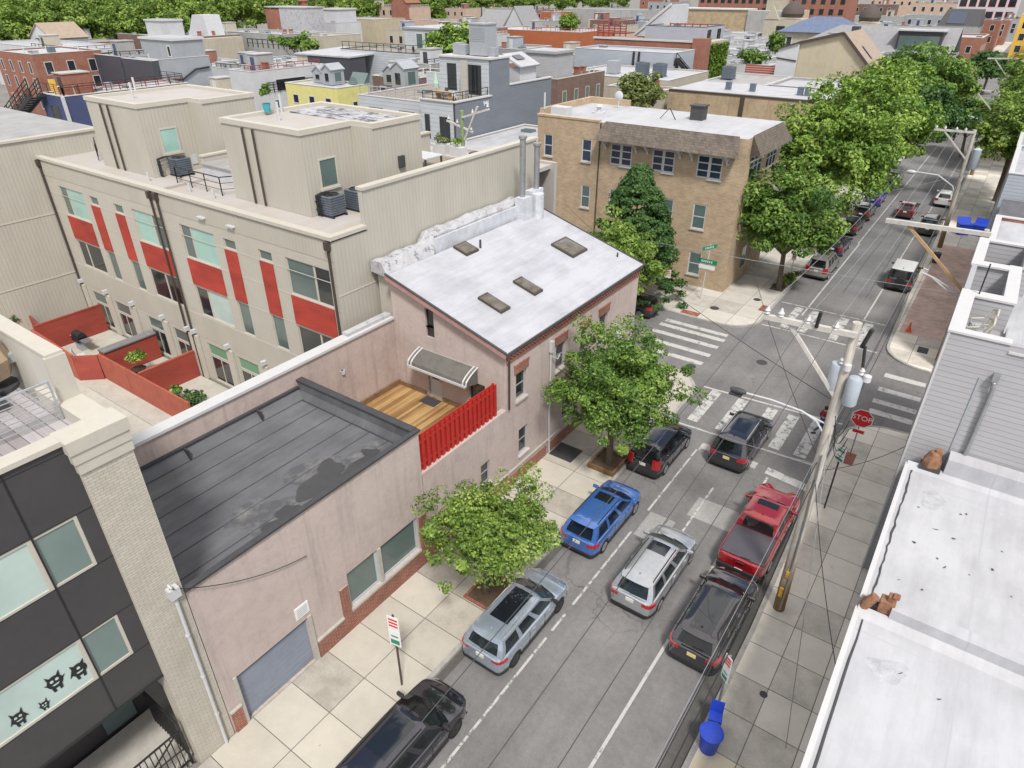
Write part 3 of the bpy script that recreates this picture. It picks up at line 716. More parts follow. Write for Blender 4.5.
m.poly((RX,H1,0),(FX,H1,0),(FX,H1,7.9),(RX,H1,zr(RX)-.1)); m.poly((RX,H0,0),(RX,H1,0),(RX,H1,10),(RX,H0,10))
m.build('wall', M['stucco2'], h)
for i,(u0,u1,z0,z1) in enumerate(wins): window(h,'x',FX,1,u0,u1,z0,z1,'steel','glass',.06,inset=.16,rows=2,sill='stone' if i < 4 else 'white')
m = MB()
for u0,u1,z0,z1 in wins[:4]: m.box(FX,FX+.05,u0-.14,u1+.14,z1+.02,z1+.42); m.box(FX,FX+.08,u0-.17,u1+.17,z1+.423,z1+.5)
each(m,'brick_lintel', M['brick_red'], h)
m = MB(); m.box(FX,FX+.06,H0,H1,7.3,7.52)
y = H0+.03
while y < H1-.1: m.box(FX,FX+.12,y,y+.12,7.523,7.66); m.box(FX,FX+.16,y,y+.17,7.663,7.76); y += .24
m.box(FX,FX+.13,H0,H1,7.763,7.9); m.build('brick_cornice', M['brick_red'], h)
window(h,'y',H0,-1,-20.27,-19.75,7.35,8.85,'brown_m','glass',.05,inset=.15,rows=2)
window(h,'y',H0,-1,-17.7,-16.75,4.55,5.75,'dark','glass',.06,inset=.15,rows=2,sill='stone')
m = MB(); m.box(-20.33,-19.52,H0+.1,H0+.16,4.0,6.12); d = m.build('door', M['white'], h)
m = MB(); m.box(-20.15,-19.7,H0+.07,H0+.095,5.0,5.85); m.build('door_glass', M['glass'], d)
m = MB(); m.box(-19.62,-19.57,H0+.04,H0+.1,4.95,5.0); m.build('handle', M['grey_m'], d)
m = MB(); m.poly((RX,H0-.22,zr(RX)),(FX+.2,H0-.22,zr(FX+.2)),(FX+.2,H1+.15,zr(FX+.2)),(RX,H1+.15,zr(RX))); rf = m.build('roof', M['white_roof'], h)
sol = rf.modifiers.new('thick','SOLIDIFY'); sol.thickness = .14; sol.offset = -1
m = MB(); A = Vector((RX,H0-.25,zr(RX)-.07)); B_ = Vector((FX+.2,H0-.25,zr(FX+.2)-.07)); m.bar(A,B_,.1,.24); m.build('rake_board', plain('pink_painted_wood',(.40,.23,.20),.6), h)
m = MB(); m.bar(A+Vector((0,-.02,.17)),B_+Vector((0,-.02,.17)),.12,.05); m.bar((FX+.23,H0-.3,7.97),(FX+.23,H1+.2,7.97),.09,.07); m.bar((RX,H1+.17,zr(RX)),(FX+.2,H1+.17,zr(FX+.2)),.07,.1); m.build('roof_edge', M['dark'], h)
def skylight(ctr, lx, ly):
    cx,cy = ctr; z = zr(cx)
    q = MB(); c = [(cx-lx,cy-ly),(cx+lx,cy-ly),(cx+lx,cy+ly),(cx-lx,cy+ly)]
    lo = [(x,y,zr(x)-.02) for x,y in c]; hi = [(x,y,zr(x)+.12) for x,y in c]
    q.add(lo+hi,[(0,1,5,4),(1,2,6,5),(2,3,7,6),(3,0,4,7),(4,5,6,7)]); s = q.build('skylight', M['brown_m'], h)
    q = MB(); n = 6; rows = []
    for i in range(n+1):
        row = []
        for j in range(n+1):
            u,v = i/n*2-1, j/n*2-1; x,y = cx+u*lx*.86, cy+v*ly*.86; row.append((x,y,zr(x)+.123+.12*(1-u**4)*(1-v**4)))
        rows.append(row)
    q.grid(rows).build('skylight_dome', plain('smoky_acrylic',(.13,.115,.095),.25,var=.5,sc=3), s, True)
for c_,lx,ly in (((-21.9,26.5),.46,.52),((-18.85,32.1),.75,.8),((-17.9,26.5),.68,.38),((-18.0,23.75),.7,.38)): skylight(c_,lx,ly)
m = MB(); m.tube([(-21.6,27.35,zr(-21.6)),(-21.6,27.35,zr(-21.6)+.45)],.06,8); m.tube([(-16.7,34.0,zr(-16.7)),(-16.7,34.0,8.6)],.05,8); each(m,'roof_vent', M['dark'], h, smooth=True)
m = MB(); m.box(-23.6,RX-.01,H0+.35,H1,0,9.7); m.build('side_return', M['tan_panel'], h)
# rough rear parapet and boiler flues on the silver box
m = MB(); q = random.Random(3); ys = [21.3+i*.42 for i in range(28)]
rows = []
for y in ys:
    z = (10.55 if y < 24.9 else 11.0)+q.uniform(-.07,.07); w_ = q.uniform(-.04,.04)
    rows.append([(-22.75 if y > 24.9 else -22.5+w_,y,9.8),(-22.85+w_,y,z-.2),(-23.0,y,z),(-23.4,y,z+q.uniform(-.05,.06)),(-23.68,y,z-.1),(-23.7,y,9.9)])
m.grid(rows); n = len(rows[0]); m.f += [tuple(range(n)), tuple(range(len(rows)*n-n,len(rows)*n))]; m.build('rear_parapet', M['rough_white'], h)
m = MB(); m.box(-22.74,-22.62,24.9,32.5,9.8,10.75); m.box(-22.74,-22.1,32.2,33.0,9.6,11.25); m.box(-22.74,-22.2,33.2,34.4,9.6,11.45); m.lathe([(.36,0),(.36,1.6)],(-22.05,33.6,9.7),14); m.build('parapet_flashing', M['silver_coat'], h)
for i,(x,y,z1,lb) in enumerate([(-22.5,32.6,14.5,'taller of the two grey metal flue pipes at the rear corner of the white roof'),(-22.45,34.0,13.9,'shorter of the two grey metal flue pipes at the rear corner of the white roof')]):
    f = thing('flue_pipe', lb, 'flue pipe', (x,y,11.2), group='flue pipes on the corner house')
    q = MB(); q.tube([(x,y,11.1),(x,y,z1)],.17,14); q.build('pipe', M['grey_m'], f, True)
    q = MB(); q.lathe([(.2,0),(.24,.05),(.24,.18),(.05,.22)],(x,y,z1),14); q.lathe([(.185,0),(.19,.04),(.185,.08)],(x,y,12.6),14); q.build('cap', M['grey_m'], f, True)
# awning
a = thing('awning', 'grey canvas awning with white frame over the deck door of the pink house', 'awning', (-19,21,5.5))
def aw(t): return (H0-.02-.9*min(1,t*1.15)-.08*max(0,t-.8), 6.62-.32*t-.3*t**4)
m = MB(); x0,x1 = -20.75,-17.15; rows = [[(x0+(x1-x0)*i/8,)+aw(j/6) for i in range(9)] for j in range(7)]
m.grid(rows)
for x in (x0,x1): m.poly(*([(x,)+aw(j/6) for j in range(7)]+[(x,H0-.02,5.75)]))
m.build('canopy', M['awning'], a, True)
m = MB()
for x in (x0-.02,x0+.18,x1-.18,x1+.02): m.tube([(x,aw(j/6)[0]-.01,aw(j/6)[1]+.02) for j in range(7)],.04,6)
y_,z_ = aw(1); m.bar((x0,y_-.02,z_),(x1,y_-.02,z_),.05,.12); m.bar((x0,H0-.03,6.58),(x1,H0-.03,6.58),.05,.07); m.build('frame', M['white'], a)
# downspouts and conduit
m = MB(); m.tube([(FX+.1,H0+.1,7.7),(FX+.1,H0+.1,4.9)],.05,8); tag(m.build('downspout', M['brown_m'], None), 'dark downspout at the deck corner of the pink house', 'downspout')
m = MB(); m.tube([(FX+.08,24.95,6.6),(FX+.08,24.95,2.2),(FX+.1,25.0,1.0),(FX+.1,25.05,.13)],.045,8); m.box(FX+.02,FX+.2,24.85,25.05,6.4,7.0); m.tube([(FX+.1,24.95,6.2),(FX+.25,25.3,5.9),(FX+.2,25.6,6.0)],.03,6)
tag(m.build('service_conduit', M['white_m']), 'white service conduit with meter head running down the pink house front', 'conduit')
m = MB(); m.box(FX,FX+.05,21.3,24.85,.0,.75); m.box(FX,FX+.05,15.42,21.28,.0,1.0); m.box(FX,FX+.05,25.2,34.6,0,.75); each(m,'brick_base', M['brick_red'], h)
m = MB(); m.box(FX,FX+.08,15.42,34.6,1.003,1.1); m.build('base_cap', M['stone'], h)
tag(MB().box(FX+.02,FX+.6,31.55,32.2,4.4,4.85).build('window_air_conditioner', M['white_m']), 'white window air conditioner sticking out of the pink house front', 'air conditioner')
# deck
d = thing('roof_deck', 'stained timber deck between the black roof and the pink house', 'deck', (-19.6,18.3,3.6))
m = MB(); m.box(-22.44,FX-.3,15.45,H0-.01,3.86,3.98); m.build('deck_boards', M['deck'], d)
m = MB(); m.box(-22.43,-22.33,15.45,H0-.02,3.98,4.25); m.box(-22.3,-20.5,H0-.1,H0-.03,3.98,4.2); m.box(-19.4,-16.2,H0-.1,H0-.03,3.98,4.2); m.box(-22.44,FX-.32,15.43,H0-.01,0,3.858); m.build('deck_curb', M['wood_brown'], d)
q = MB(); q.box(-20.4,-19.4,20.5,21.15,3.982,4.0); tag(q.build('door_mat', M['dark']), 'dark doormat in front of the white deck door', 'doormat')
q = MB(); q.lathe([(.28,0),(.3,.35),(.22,.42),(.02,.44)],(-21.9,15.75,3.99),12); tag(q.build('covered_bucket', M['white_m']), 'white covered bucket beside the black roof edge on the deck', 'bucket')
f = thing('picket_fence', 'bright red wooden picket fence along the street edge of the deck', 'fence', (FX,18,4.86))
y = 15.5
k = 0
while y < 20.6:
    o = -.12 if k % 2 else -.2
    zt = 6.6-.05*(k % 2); e_ = 0 if k % 2 else .07; q = MB(); q.box(FX+o-.02,FX+o+.01,y-e_,y+.165+e_,4.87,zt); q.build('picket', M['red_fence'], f); y += .152; k += 1
m = MB(); m.box(FX-.18,FX-.14,15.5,20.6,5.15,5.25); m.box(FX-.18,FX-.14,15.5,20.6,6.2,6.3)
for yy in (15.52,17.2,18.9,20.5): m.box(FX-.27,FX-.17,yy,yy+.1,4.87,6.6)
m.build('rail', M['red_fence'], f)

# ------------------------------------------------------------------ dark panelled townhouse on the left
D = thing('panelled_townhouse', 'dark grey panelled townhouse with pale brick pier and roof terrace at the left edge', 'house', (-20,2,0))
DX = FX-.12
hol = [(-4.5,3.86,9.4,11.05),(-4.5,3.8,6.04,7.63)]
m = MB(); m.wall('x', DX, -5, 4.5, 4.6, 12.95, hol, 1, .12); m.poly((DX,-5,4.6),(DX,4.5,4.6),(DX-3,4.5,4.6),(DX-3,-5,4.6)); m.poly((DX-3,-5,0),(DX-3,4.3,0),(DX-3,4.3,4.6),(DX-3,-5,4.6))
m.build('panel_wall', M['char_panel'], D)
m = MB()
for z in (7.64,6.03,9.41,11.06,12.75): m.box(DX,DX+.006,-5,4.49,z-.012,z+.012)
for y in (2.87,): m.box(DX,DX+.012,y-.022,y+.022,4.6,12.95)
m.box(DX-.02,DX+.03,-5,4.5,4.56,4.62); m.build('panel_joint', M['black_m'], D)
for (u0,u1,z0,z1),gm in zip([(-4.5,2.82,9.4,11.05),(2.82,3.86,9.4,11.05),(-4.5,2.82,6.04,7.63),(2.82,3.8,6.04,7.63)],['glass_pale','glass_frost','glass_pale','glass_frost']):
    wd = window(D,'x',DX,1,u0,u1,z0,z1,'tan_trim',gm,.08,inset=.06)
    if z0 == 6.04 and u0 < 0: sw = wd
m = MB(); m.box(FX-.6,FX,4.25,5.5,0,12.1); m.build('brick_pier', M['brick_beige'], D)
m = MB(); m.box(FX-.6,FX+.05,4.22,5.53,12.1,12.4); m.box(FX-.62,FX+.08,4.18,5.55,12.403,12.7); m.box(FX-.64,FX+.12,4.14,5.58,12.703,13.05); m.box(-18.7,FX-.64,4.9,5.5,12.2,13.0); m.box(DX-.4,DX+.07,-5,4.14,12.95,13.08)
m.build('cornice', M['tan_trim'], D)
m = MB(); m.box(-26,FX-.5,5.1,5.5,0,12.2); m.build('side_wall', M['tan_panel'], D)
m = MB(); m.box(-26,DX-.4,-5,4.9,12.5,12.62); m.build('roof_planks', M['plank'], D)
m = MB(); m.box(-30,-17.6,5.1,5.42,12.2,14.2); m.build('terrace_wall', M['white_siding'], D)
m = MB(); m.box(-30,-17.5,5.04,5.46,14.2,14.28); m.box(-17.6,-17.46,5.0,5.48,12.6,14.2); m.build('terrace_coping', M['tan_trim'], D)
m = MB(); m.box(-20.2,-20.0,4.9,5.1,13.3,13.55); m.box(-20.18,-20.02,4.8,4.9,13.33,13.4); m.build('wall_lamp', M['steel'], D)
r_ = railing(D, [(-17.3,4.85,12.62),(-17.45,-5,12.62)], 1.1, 'steel', 7, 1.9, 'cable_railing', .02)
m = MB(); m.box(-19.5,-18.9,2.6,4.3,12.63,12.85); m.box(-19.6,-19.4,2.6,4.3,12.85,13.2); tag(m.build('outdoor_sofa', M['dark']), 'dark low outdoor sofa behind the cable railing on the roof terrace', 'sofa')
t_ = thing('patio_umbrella', 'closed beige patio umbrella on a dark base on the left roof terrace', 'umbrella', (-20.3,4.5,12.62))
m = MB(); m.lathe([(.55,0),(.55,.1),(.12,.16)],(-20.3,4.5,12.62),16); m.tube([(-20.3,4.5,12.6),(-20.3,4.5,15.2)],.035,8); m.build('pole', M['dark'], t_)
m = MB(); m.lathe([(.5,0),(.62,.5),(.4,1.2),(.06,1.9)],(-20.3,4.5,13.0),9); m.build('canopy', plain('beige_canvas',(.42,.32,.22),.9), t_)
# little black window stickers of made-up creatures
def disc(cu,cz,ru,rz,n=18): return [(cu+ru*cos(2*pi*i/n), cz+rz*sin(2*pi*i/n)) for i in range(n)]
def sticker(cu,cz,s,var):
    X = DX-.035; m = MB(); P = lambda L: m.extr([(X,u,z) for u,z in L],(.006,0,0))
    P(disc(cu,cz,.30*s,.34*s))
    for k in (-1,1): P([(cu+k*.12*s,cz+.28*s),(cu+k*.25*s,cz+.22*s),(cu+k*.27*s,cz+(.44+.05*var)*s)]); P([(cu+k*.26*s,cz-.1*s),(cu+k*.30*s,cz+.06*s),(cu+k*.4*s,cz+(-.2+.3*(var%2))*s)])
    for k in (-1,1): P([(cu+k*.08*s,cz-.3*s),(cu+k*.2*s,cz-.28*s),(cu+k*.17*s,cz-.5*s),(cu+k*.06*s,cz-.5*s)])
    o = m.build('window_sticker', M['black_m']); tag(o, ['round black creature sticker with straight horns at the right end of the lower left window','black creature sticker with raised arms left of the one at the window end','wide black creature sticker low on the left window','little black creature sticker sitting on the left window sill'][var], 'sticker', 'creature stickers on the left window')
    e = MB()
    for k in ((-1,1) if var else (0,)): e.extr([(X+.007,u,z) for u,z in disc(cu+k*.1*s,cz+.1*s,.07*s,.07*s,10)],(.004,0,0))
    e.extr([(X+.007,cu-.14*s,cz-.1*s),(X+.007,cu+.14*s,cz-.1*s),(X+.007,cu+.08*s,cz-.17*s),(X+.007,cu-.08*s,cz-.17*s)],(.004,0,0)); e.build('sticker_face', M['glass_pale'], o)
sticker(2.55,6.7,.62,0); sticker(2.0,6.82,.62,1); sticker(1.05,6.5,.52,2); sticker(1.6,6.36,.34,3)
m = MB(); m.tube([(FX+.08,5.2,7.2),(FX+.08,5.18,3.5),(FX+.08,5.15,.13)],.055,10); m.box(FX,FX+.22,5.05,5.35,7.15,7.5); m.tube([(FX+.12,5.2,7.5),(FX+.2,5.1,7.75),(FX+.35,5.1,7.7)],.03,6)
for z in (5.5,3.6,1.7): m.lathe([(.07,0),(.07,.06)],(FX+.08,5.17,z),10)
tag(m.build('service_conduit', M['white_m']), 'white electric conduit with weatherhead on the pale brick pier', 'conduit')
# entrance: stoop and black iron gate
e = thing('entrance_stoop', 'pale stone stoop at the entrance of the dark townhouse', 'stoop', (-17.5,3,0)); m = MB()
m.box(-18.4,-16.2,.6,4.25,0,.55); m.box(-16.2,-15.8,.6,4.25,0,.3); m.build('step', M['stone'], e)
f = thing('iron_gate', 'black iron gate and railing at the entrance of the dark townhouse', 'gate', (-15.9,2.5,0.1)); m = MB()
for i in range(34): m.bar((-15.75,-1.2+i*.16,.13),(-15.75,-1.2+i*.16,1.9),.03)
for i in range(14): m.bar((-15.8-i*.15,4.1,.5),(-15.8-i*.15,4.1,2.3),.03)
m.build('baluster', M['black_m'], f)
m = MB(); m.bar((-15.75,-1.3,1.9),(-15.75,4.1,1.9),.05); m.bar((-15.75,-1.3,.35),(-15.75,4.1,.35),.05); m.bar((-15.76,1.9,.35),(-15.76,4.05,1.9),.04); m.bar((-15.76,1.9,1.2),(-15.76,4.05,1.0),.03); m.bar((-15.75,-1.2,.35),(-15.75,1.7,2.0),.04); m.bar((-15.75,4.1,2.3),(-17.9,4.1,2.3),.05); m.bar((-15.75,1.75,.13),(-15.75,1.75,2.1),.07); m.bar((-15.75,4.1,.13),(-15.75,4.1,2.35),.07); m.build('frame', M['black_m'], f)
m = MB(); m.box(DX-2.95,DX-2.9,2.9,3.9,.6,2.8); dd = m.build('door', M['glass_mid'], D)
# ------------------------------------------------------------------ tan townhouses
TY = 19.24; TX0,TX1 = -52.7,-23.82
T = thing('tan_townhouses', 'long tan metal-sided townhouse block with bright red panels and roof penthouses', 'townhouses', (-38,28,0))
def unit(x0, mirror):
    big = [(x0+2.35,x0+5.6),(x0+11.6,x0+14.8)]; sm = [(x0+6.45,x0+7.5),(x0+9.45,x0+10.5)]
    return big, sm
holes = []; spec = []
for x0 in (-53.4,-39.1):
    big,sm = unit(x0,0)
    for a,b in big: spec += [(a,b,8.5,10.45,'big'),(a,b,4.85,6.72,'big2')]
    for a,b in sm: spec += [(a,b,9.88,10.42,'small'),(a,b,4.8,6.75,'slim')]
    for i,(a,b) in enumerate([(x0+2.0,x0+4.1),(x0+5.1,x0+7.1),(x0+9.4,x0+11.2),(x0+12.5,x0+14.3)]): spec.append((a,b,.15,2.85,'door'))
holes = [s[:4] for s in spec]
m = MB(); m.wall('y', TY, TX0, TX1, 0, 11.95, holes, -1, .14); m.box(TX0,TX1,TY,TY+.02,11.95,12.1); m.build('wall', M['tan_panel'], T)
gq = random.Random(5)
for i,(a,b,z0,z1,k) in enumerate(spec):
    if k == 'big':
        s_ = a+(b-a)*(.33 if i % 2 == 0 else .66); right = (i//4) % 2
        s_ = a+(b-a)*(.3 if a < -47 or -40 < a < -33 else .64)
        L,Rr = ('glass_mid','glass_teal') if a < -47 or -40 < a < -33 else (('glass_teal','glass_mid') if a < -30 else ('glass_mid','glass'))
        window(T,'y',TY,-1,a,s_,z0,z1,'tan_trim',L,.06,inset=.1); window(T,'y',TY,-1,s_,b,z0,z1,'tan_trim',Rr,.06,inset=.1)
    elif k == 'big2':
        s_ = a+(b-a)*(.36 if a < -47 or -40 < a < -33 else .55)
        window(T,'y',TY,-1,a,s_,z0,z1,'tan_trim','glass',.06,inset=.1); window(T,'y',TY,-1,s_,b,z0,z1,'tan_trim','glass_pale' if -40 < a < -33 else 'glass',.06,inset=.1)
    elif k == 'door': 
        window(T,'y',TY,-1,a,b,2.0,z1,'tan_trim','green_panel' if a > -38 else 'glass_mid',.07,inset=.1); window(T,'y',TY,-1,a,b,z0,1.95,'tan_trim','glass',.07,inset=.1,cols=2,name='patio_door')
    else: window(T,'y',TY,-1,a,b,z0,z1,'tan_trim','glass_mid',.05,inset=.1)
m = MB()
for x0 in (-53.4,-39.1):
    big,sm = unit(x0,0)
    for a,b in big: m.box(a,b,TY-.06,TY,6.85,8.42)
    for a,b in sm: m.box(a,b,TY-.06,TY,6.87,9.8)
each(m,'red_panel', M['red_panel'], T)
m = MB()
for z in (3.15,6.8,8.46,9.84): m.box(TX0,TX1,TY-.012,TY,z-.02,z+.02)
m.build('panel_joint', M['tan_trim'], T)
m = MB(); m.box(TX0,TX1,TY-.02,TY,10.95,11.9); m.box(TX0,TX1,TY-.02,TY,3.2,4.75); m.build('ribbed_band', M['tan_siding'], T)
m = MB()
for x0 in (-53.4,-39.1):
    for u in (1.0,4.55,7.9,11.85,14.9): m.box(x0+u-.28,x0+u+.28,TY-.16,TY-.021,0,3.1)
each(m,'pilaster', M['tan_trim'], T)
for x0 in (-53.4,-39.1):
    for u in (1.0,4.5,8.0,11.7,14.6):
        q = MB(); q.box(x0+u-.1,x0+u+.1,TY-.32,TY-.021,3.25,3.5); q.build('wall_lamp', M['white_m'], T)
m = MB()
for x in (-34.4,-31.8): 
    for k in range(4): m.lathe([(.07,0),(.07,.16)],(x+k*.16,TY-.18,11.25),8,'y')
each(m,'vent_cap', M['white_m'], T)
m = MB(); m.wall('x', TX1, TY, 36, 0, 11.9, [], 1); m.poly((TX1,21.4,11.9),(TX1,36,11.9),(TX1,36,13.8),(TX1,21.4,13.8)); m.box(TX1-.3,TX1-.01,21.4,36,11.9,13.8)
m.build('side_wall', M['tan_siding'], T)
m = MB(); m.box(TX0-.1,TX1+.08,TY-.12,TY+.3,12.0,12.17); m.box(TX1-.3,TX1+.08,TY+.3,21.4,12.0,12.17); m.box(TX1-.38,TX1+.08,21.35,36.1,13.8,13.94); m.box(TX1,TX1+.02,TY,36,9.2,9.26); m.build('coping', M['tan_trim'], T)
m = MB(); m.box(TX0,TX1-.3,TY+.3,38.2,11.6,11.85); m.box(TX0,TX1,38.2,38.5,0,12.0); m.box(-39.05,-38.75,TY+.3,24,11.85,12.0); m.build('roof', M['tan_roof'], T)
m = MB()
for x in (-52.6,-38.95,-38.3,-24.0):
    m.tube([(x,TY-.12,11.8),(x,TY-.12,.2)],.065,8); m.box(x-.12,x+.12,TY-.26,TY-.02,11.55,11.95); m.box(x-.2,x-.12,TY-.2,TY-.02,11.6,11.8); m.build('downspout', M['brown_m'], T); m = MB()
# penthouses
def penthouse(x0,x1,xj,y0,yj,y1,wx,label):
    P = thing('roof_penthouse', label, 'penthouse', (x0,y0,11.85))
    pts = [(x0,y0),(x1,y0),(x1,yj),(xj,yj),(xj,y1),(x0,y1)]
    m = MB(); m.prism(pts, 11.86, 15.85); m.build('wall', M['tan_siding'], P)
    m = MB(); n = 6; c = [(p[0]+(-.3 if p[0] > (x0+x1)/2 else .3), p[1]+(.3 if i < 2 else -.3)) for i,p in enumerate(pts)]
    c[2] = (x1-.3,yj+.3); c[3] = (xj-.3,yj+.3)
    o = [(p[0]+(.06 if p[0] > (x0+x1)/2 else -.06), p[1]+(-.06 if i < 2 else .06)) for i,p in enumerate(pts)]
    v = [(a,b,15.8) for a,b in o]+[(a,b,16.05) for a,b in o]+[(a,b,16.05) for a,b in c]+[(a,b,15.86) for a,b in c]
    f = []
    for k in range(3): f += [(k*n+i,k*n+(i+1)%n,(k+1)*n+(i+1)%n,(k+1)*n+i) for i in range(n)]
    m.add(v,f); m.build('coping', M['tan_trim'], P)
    m = MB(); m.add([(a,b,15.88) for a,b in c],[tuple(range(n))]); m.build('roof', M['tan_roof'], P)
    window(P,'x',x1,1,y0+wx,y0+wx+1.15,13.1,14.55,'tan_trim','glass_teal' if x0 < -45 else 'glass_mid',.07,sill='tan_trim')
    for x in (x0+1.9,x0+2.75): m = MB(); m.tube([(x,y0-.1,15.75),(x,y0-.1,11.9)],.06,8); m.build('downspout', M['brown_m'], P)
    return P
P1 = penthouse(-34.0,-27.7,-26.2,21.38,24.6,28.2,.85,'tan metal roof penthouse nearer the white roof, with the silver patched roof strip')
P2 = penthouse(-47.9,-41.9,-40.5,21.2,24.4,28.2,.95,'tan metal roof penthouse at the far left with teal window blind')
m = MB(); m.box(-33.2,-26.7,25.2,27.7,15.885,15.93); m.build('membrane_patch', M['patchy'], P1)
m = MB(); m.box(-26.25,-26.05,26.3,26.7,13.6,14.2); m.build('wall_lamp', M['dark'], P1)
for P,pts in ((P1,[(-31.5,23.2),(-33.6,25)]),(P2,[(-45.5,23.0),(-47.9,24.5)])):
    for x,y in pts: q = MB(); q.tube([(x,y,15.85),(x,y,16.8)],.07,8); q.build('vent_pipe', M['white_m'], P)
for x in (-37.2,-34.9,-41.5): q = MB(); q.tube([(x,20.6,11.85),(x,20.6,12.35)],.07,8); q.build('vent_pipe', M['white_m'], T)
def condenser(x,y,z,s,label,group='air conditioner condensers',mat='ac',name='condenser'):
    c = thing(name, label, 'air conditioner', (x,y,z), group=group)
    m = MB(); m.box(x-s*.5,x+s*.5,y-s*.5,y+s*.5,z+.1,z+s*1.1); m.build('housing', M[mat], c, bevel=.03)
    m = MB()
    for k in range(7):
        zz = z+.2+k*s*.13
        m.box(x-s*.505,x+s*.505,y-s*.505,y+s*.505,zz,zz+.025)
    m.lathe([(s*.43,0),(s*.43,.03),(s*.38,.03),(s*.38,.005),(.1,.01),(.1,.05),(.01,.06)],(x,y,z+s*1.1),18); m.box(x-s*.6,x+s*.6,y-s*.5,y-s*.4,z,z+.1); m.box(x-s*.6,x+s*.6,y+s*.4,y+s*.5,z,z+.1)
    m.build('grille', M['black_m'] if mat == 'ac' else M['steel'], c); return c
condenser(-27.15,22.3,11.86,.95,'blue-grey condenser at the corner of the nearer penthouse, left of its pair')
condenser(-26.9,23.85,11.86,.95,'blue-grey condenser right behind its pair on the tan roof edge by the nearer penthouse')
condenser(-41.2,22.6,11.86,.95,'blue-grey condenser standing alone beside the far left penthouse')
for x,y,lb in ((-27.75,21.75,'pipe rack beside the nearer penthouse corner'),(-42.0,21.6,'pipe rack beside the far left penthouse corner')):
    m = MB()
    for k in range(4): m.tube([(x+.1+.1*k,y,11.86),(x+.1+.1*k,y,12.9),(x+.1+.1*k,y+.6,13.0)],.025,6)
    for z in (12.2,12.6): m.bar((x,y-.03,z),(x+.6,y-.03,z),.04)
    tag(m.build('pipe_rack', M['black_m']), 'small black '+lb, 'pipes', 'pipe racks on the tan roof')
for x,y,lb in ((-27.72,23.9,'white disconnect box under the window of the nearer penthouse'),(-41.97,23.8,'white disconnect box under the window of the far left penthouse')):
    tag(MB().box(x,x+.12,y,y+.4,12.2,12.75).build('electric_box', M['white_m']), lb, 'electric box')
b = thing('roof_bulkhead', 'low tan parapet enclosure with grey cover between the two penthouses', 'bulkhead', (-38,22,11.86)); m = MB()
m.box(-39.5,-39.2,23.0,25.5,11.86,13.1); m.box(-39.2,-34.1,25.2,25.5,11.86,13.1); m.build('wall', M['tan_panel'], b); m = MB(); m.box(-39.55,-39.15,22.95,25.55,13.1,13.2); m.box(-39.15,-34.05,25.15,25.55,13.1,13.2); m.build('coping', M['tan_trim'], b)
m = MB(); m.box(-39.1,-35.6,22.8,25.1,11.86,12.75); m.build('box', M['white_wall'], b); m = MB(); m.box(-39.15,-35.5,22.7,25.15,12.75,12.82); m.build('lid', M['old_roof'], b)
def rail_thing(pts,label,h=1.0,bars=2,step=1.3,mat='black_m',group=None):
    r = thing('roof_railing', label, 'railing', pts[0], group=group); railing(r, pts, h, mat, bars, step); return r
rail_thing([(-41.0,22.2,11.86),(-39.4,21.2,11.86),(-35.0,21.2,11.86),(-34.2,22.5,11.86)],'black railing between the two tan penthouses')
rail_thing([(-52.0,22.8,11.9),(-49.2,21.5,11.9)],'black railing at the left end of the tan roof by the far wing')
rail_thing([(-26.1,25.6,11.86),(-24.3,25.6,11.86)],'black slatted railing behind the nearer penthouse by the side parapet',1.1,4)
# roof terrace behind the nearer penthouse
t_ = thing('terrace_table', 'long grey table on the tan roof terrace behind the nearer penthouse', 'table', (-30.6,32.5,11.86)); m = MB(); m.box(-32.1,-29.2,31.7,33.4,12.65,12.72); m.build('tabletop', M['white_m'], t_)
for x,y in ((-32.0,31.8),(-29.3,31.8),(-32.0,33.3),(-29.3,33.3)): q = MB(); q.box(x-.05,x+.05,y-.05,y+.05,11.86,12.65); q.build('leg', M['dark'], t_)
for i,(x0,x1,y0,y1,mt,lb) in enumerate([(-31.0,-29.0,30.2,31.0,'white','white bench in front of the grey terrace table'),(-28.2,-26.6,32.2,33.4,'white','white bench by the side parapet behind the grey terrace table'),(-29.4,-27.8,36.2,36.9,'brown_m','dark lounge bench beside the planters of the roof terrace')]):
    q = thing('terrace_bench', lb, 'bench', (x0,y0,11.86)); m = MB(); m.box(x0,x1,y0,y1,12.2,12.32); m.build('seat', M[mt], q); m = MB(); m.box(x0+.05,x0+.15,y0+.05,y1-.05,11.86,12.2); m.box(x1-.15,x1-.05,y0+.05,y1-.05,11.86,12.2); m.build('leg', M['dark'], q)
m = MB(); m.box(-33.1,-32.8,31.0,36.2,11.86,13.2); m.box(-33.2,-32.7,30.9,36.3,13.2,13.3); tag(m.build('terrace_parapet', M['tan_siding']), 'tan ribbed parapet at the back of the roof terrace', 'parapet')
g_ = MB(); g_.box(-32.2,-28.8,31.0,36.0,11.861,11.9); tag(g_.build('terrace_mat', M['deck_far']), 'dark timber matting on the tan roof terrace', 'decking')
for i,(x,y,k,lf,lb) in enumerate([(-32.4,36.9,.45,'leaf_o','planter with pale grasses at the back of the roof terrace'),(-30.9,36.9,.4,'leaf_y','planter with yellow green shrub at the back of the roof terrace'),(-27.0,37.2,.35,'leaf_d','dark green plant in a planter near the flue pipes')]):
    q = thing('terrace_planter', lb, 'planter', (x,y,11.86)); m = MB(); m.box(x-.55,x+.55,y-.3,y+.3,11.86,12.4); m.build('pot', M['white'] if i < 2 else M['brown_m'], q)
    P_,N_ = crown_pts((x,y,12.65),(.5,.3,.35),10,30,.2,30+i); leaves('foliage', M[lf], q, P_, N_, .08, 30+i)
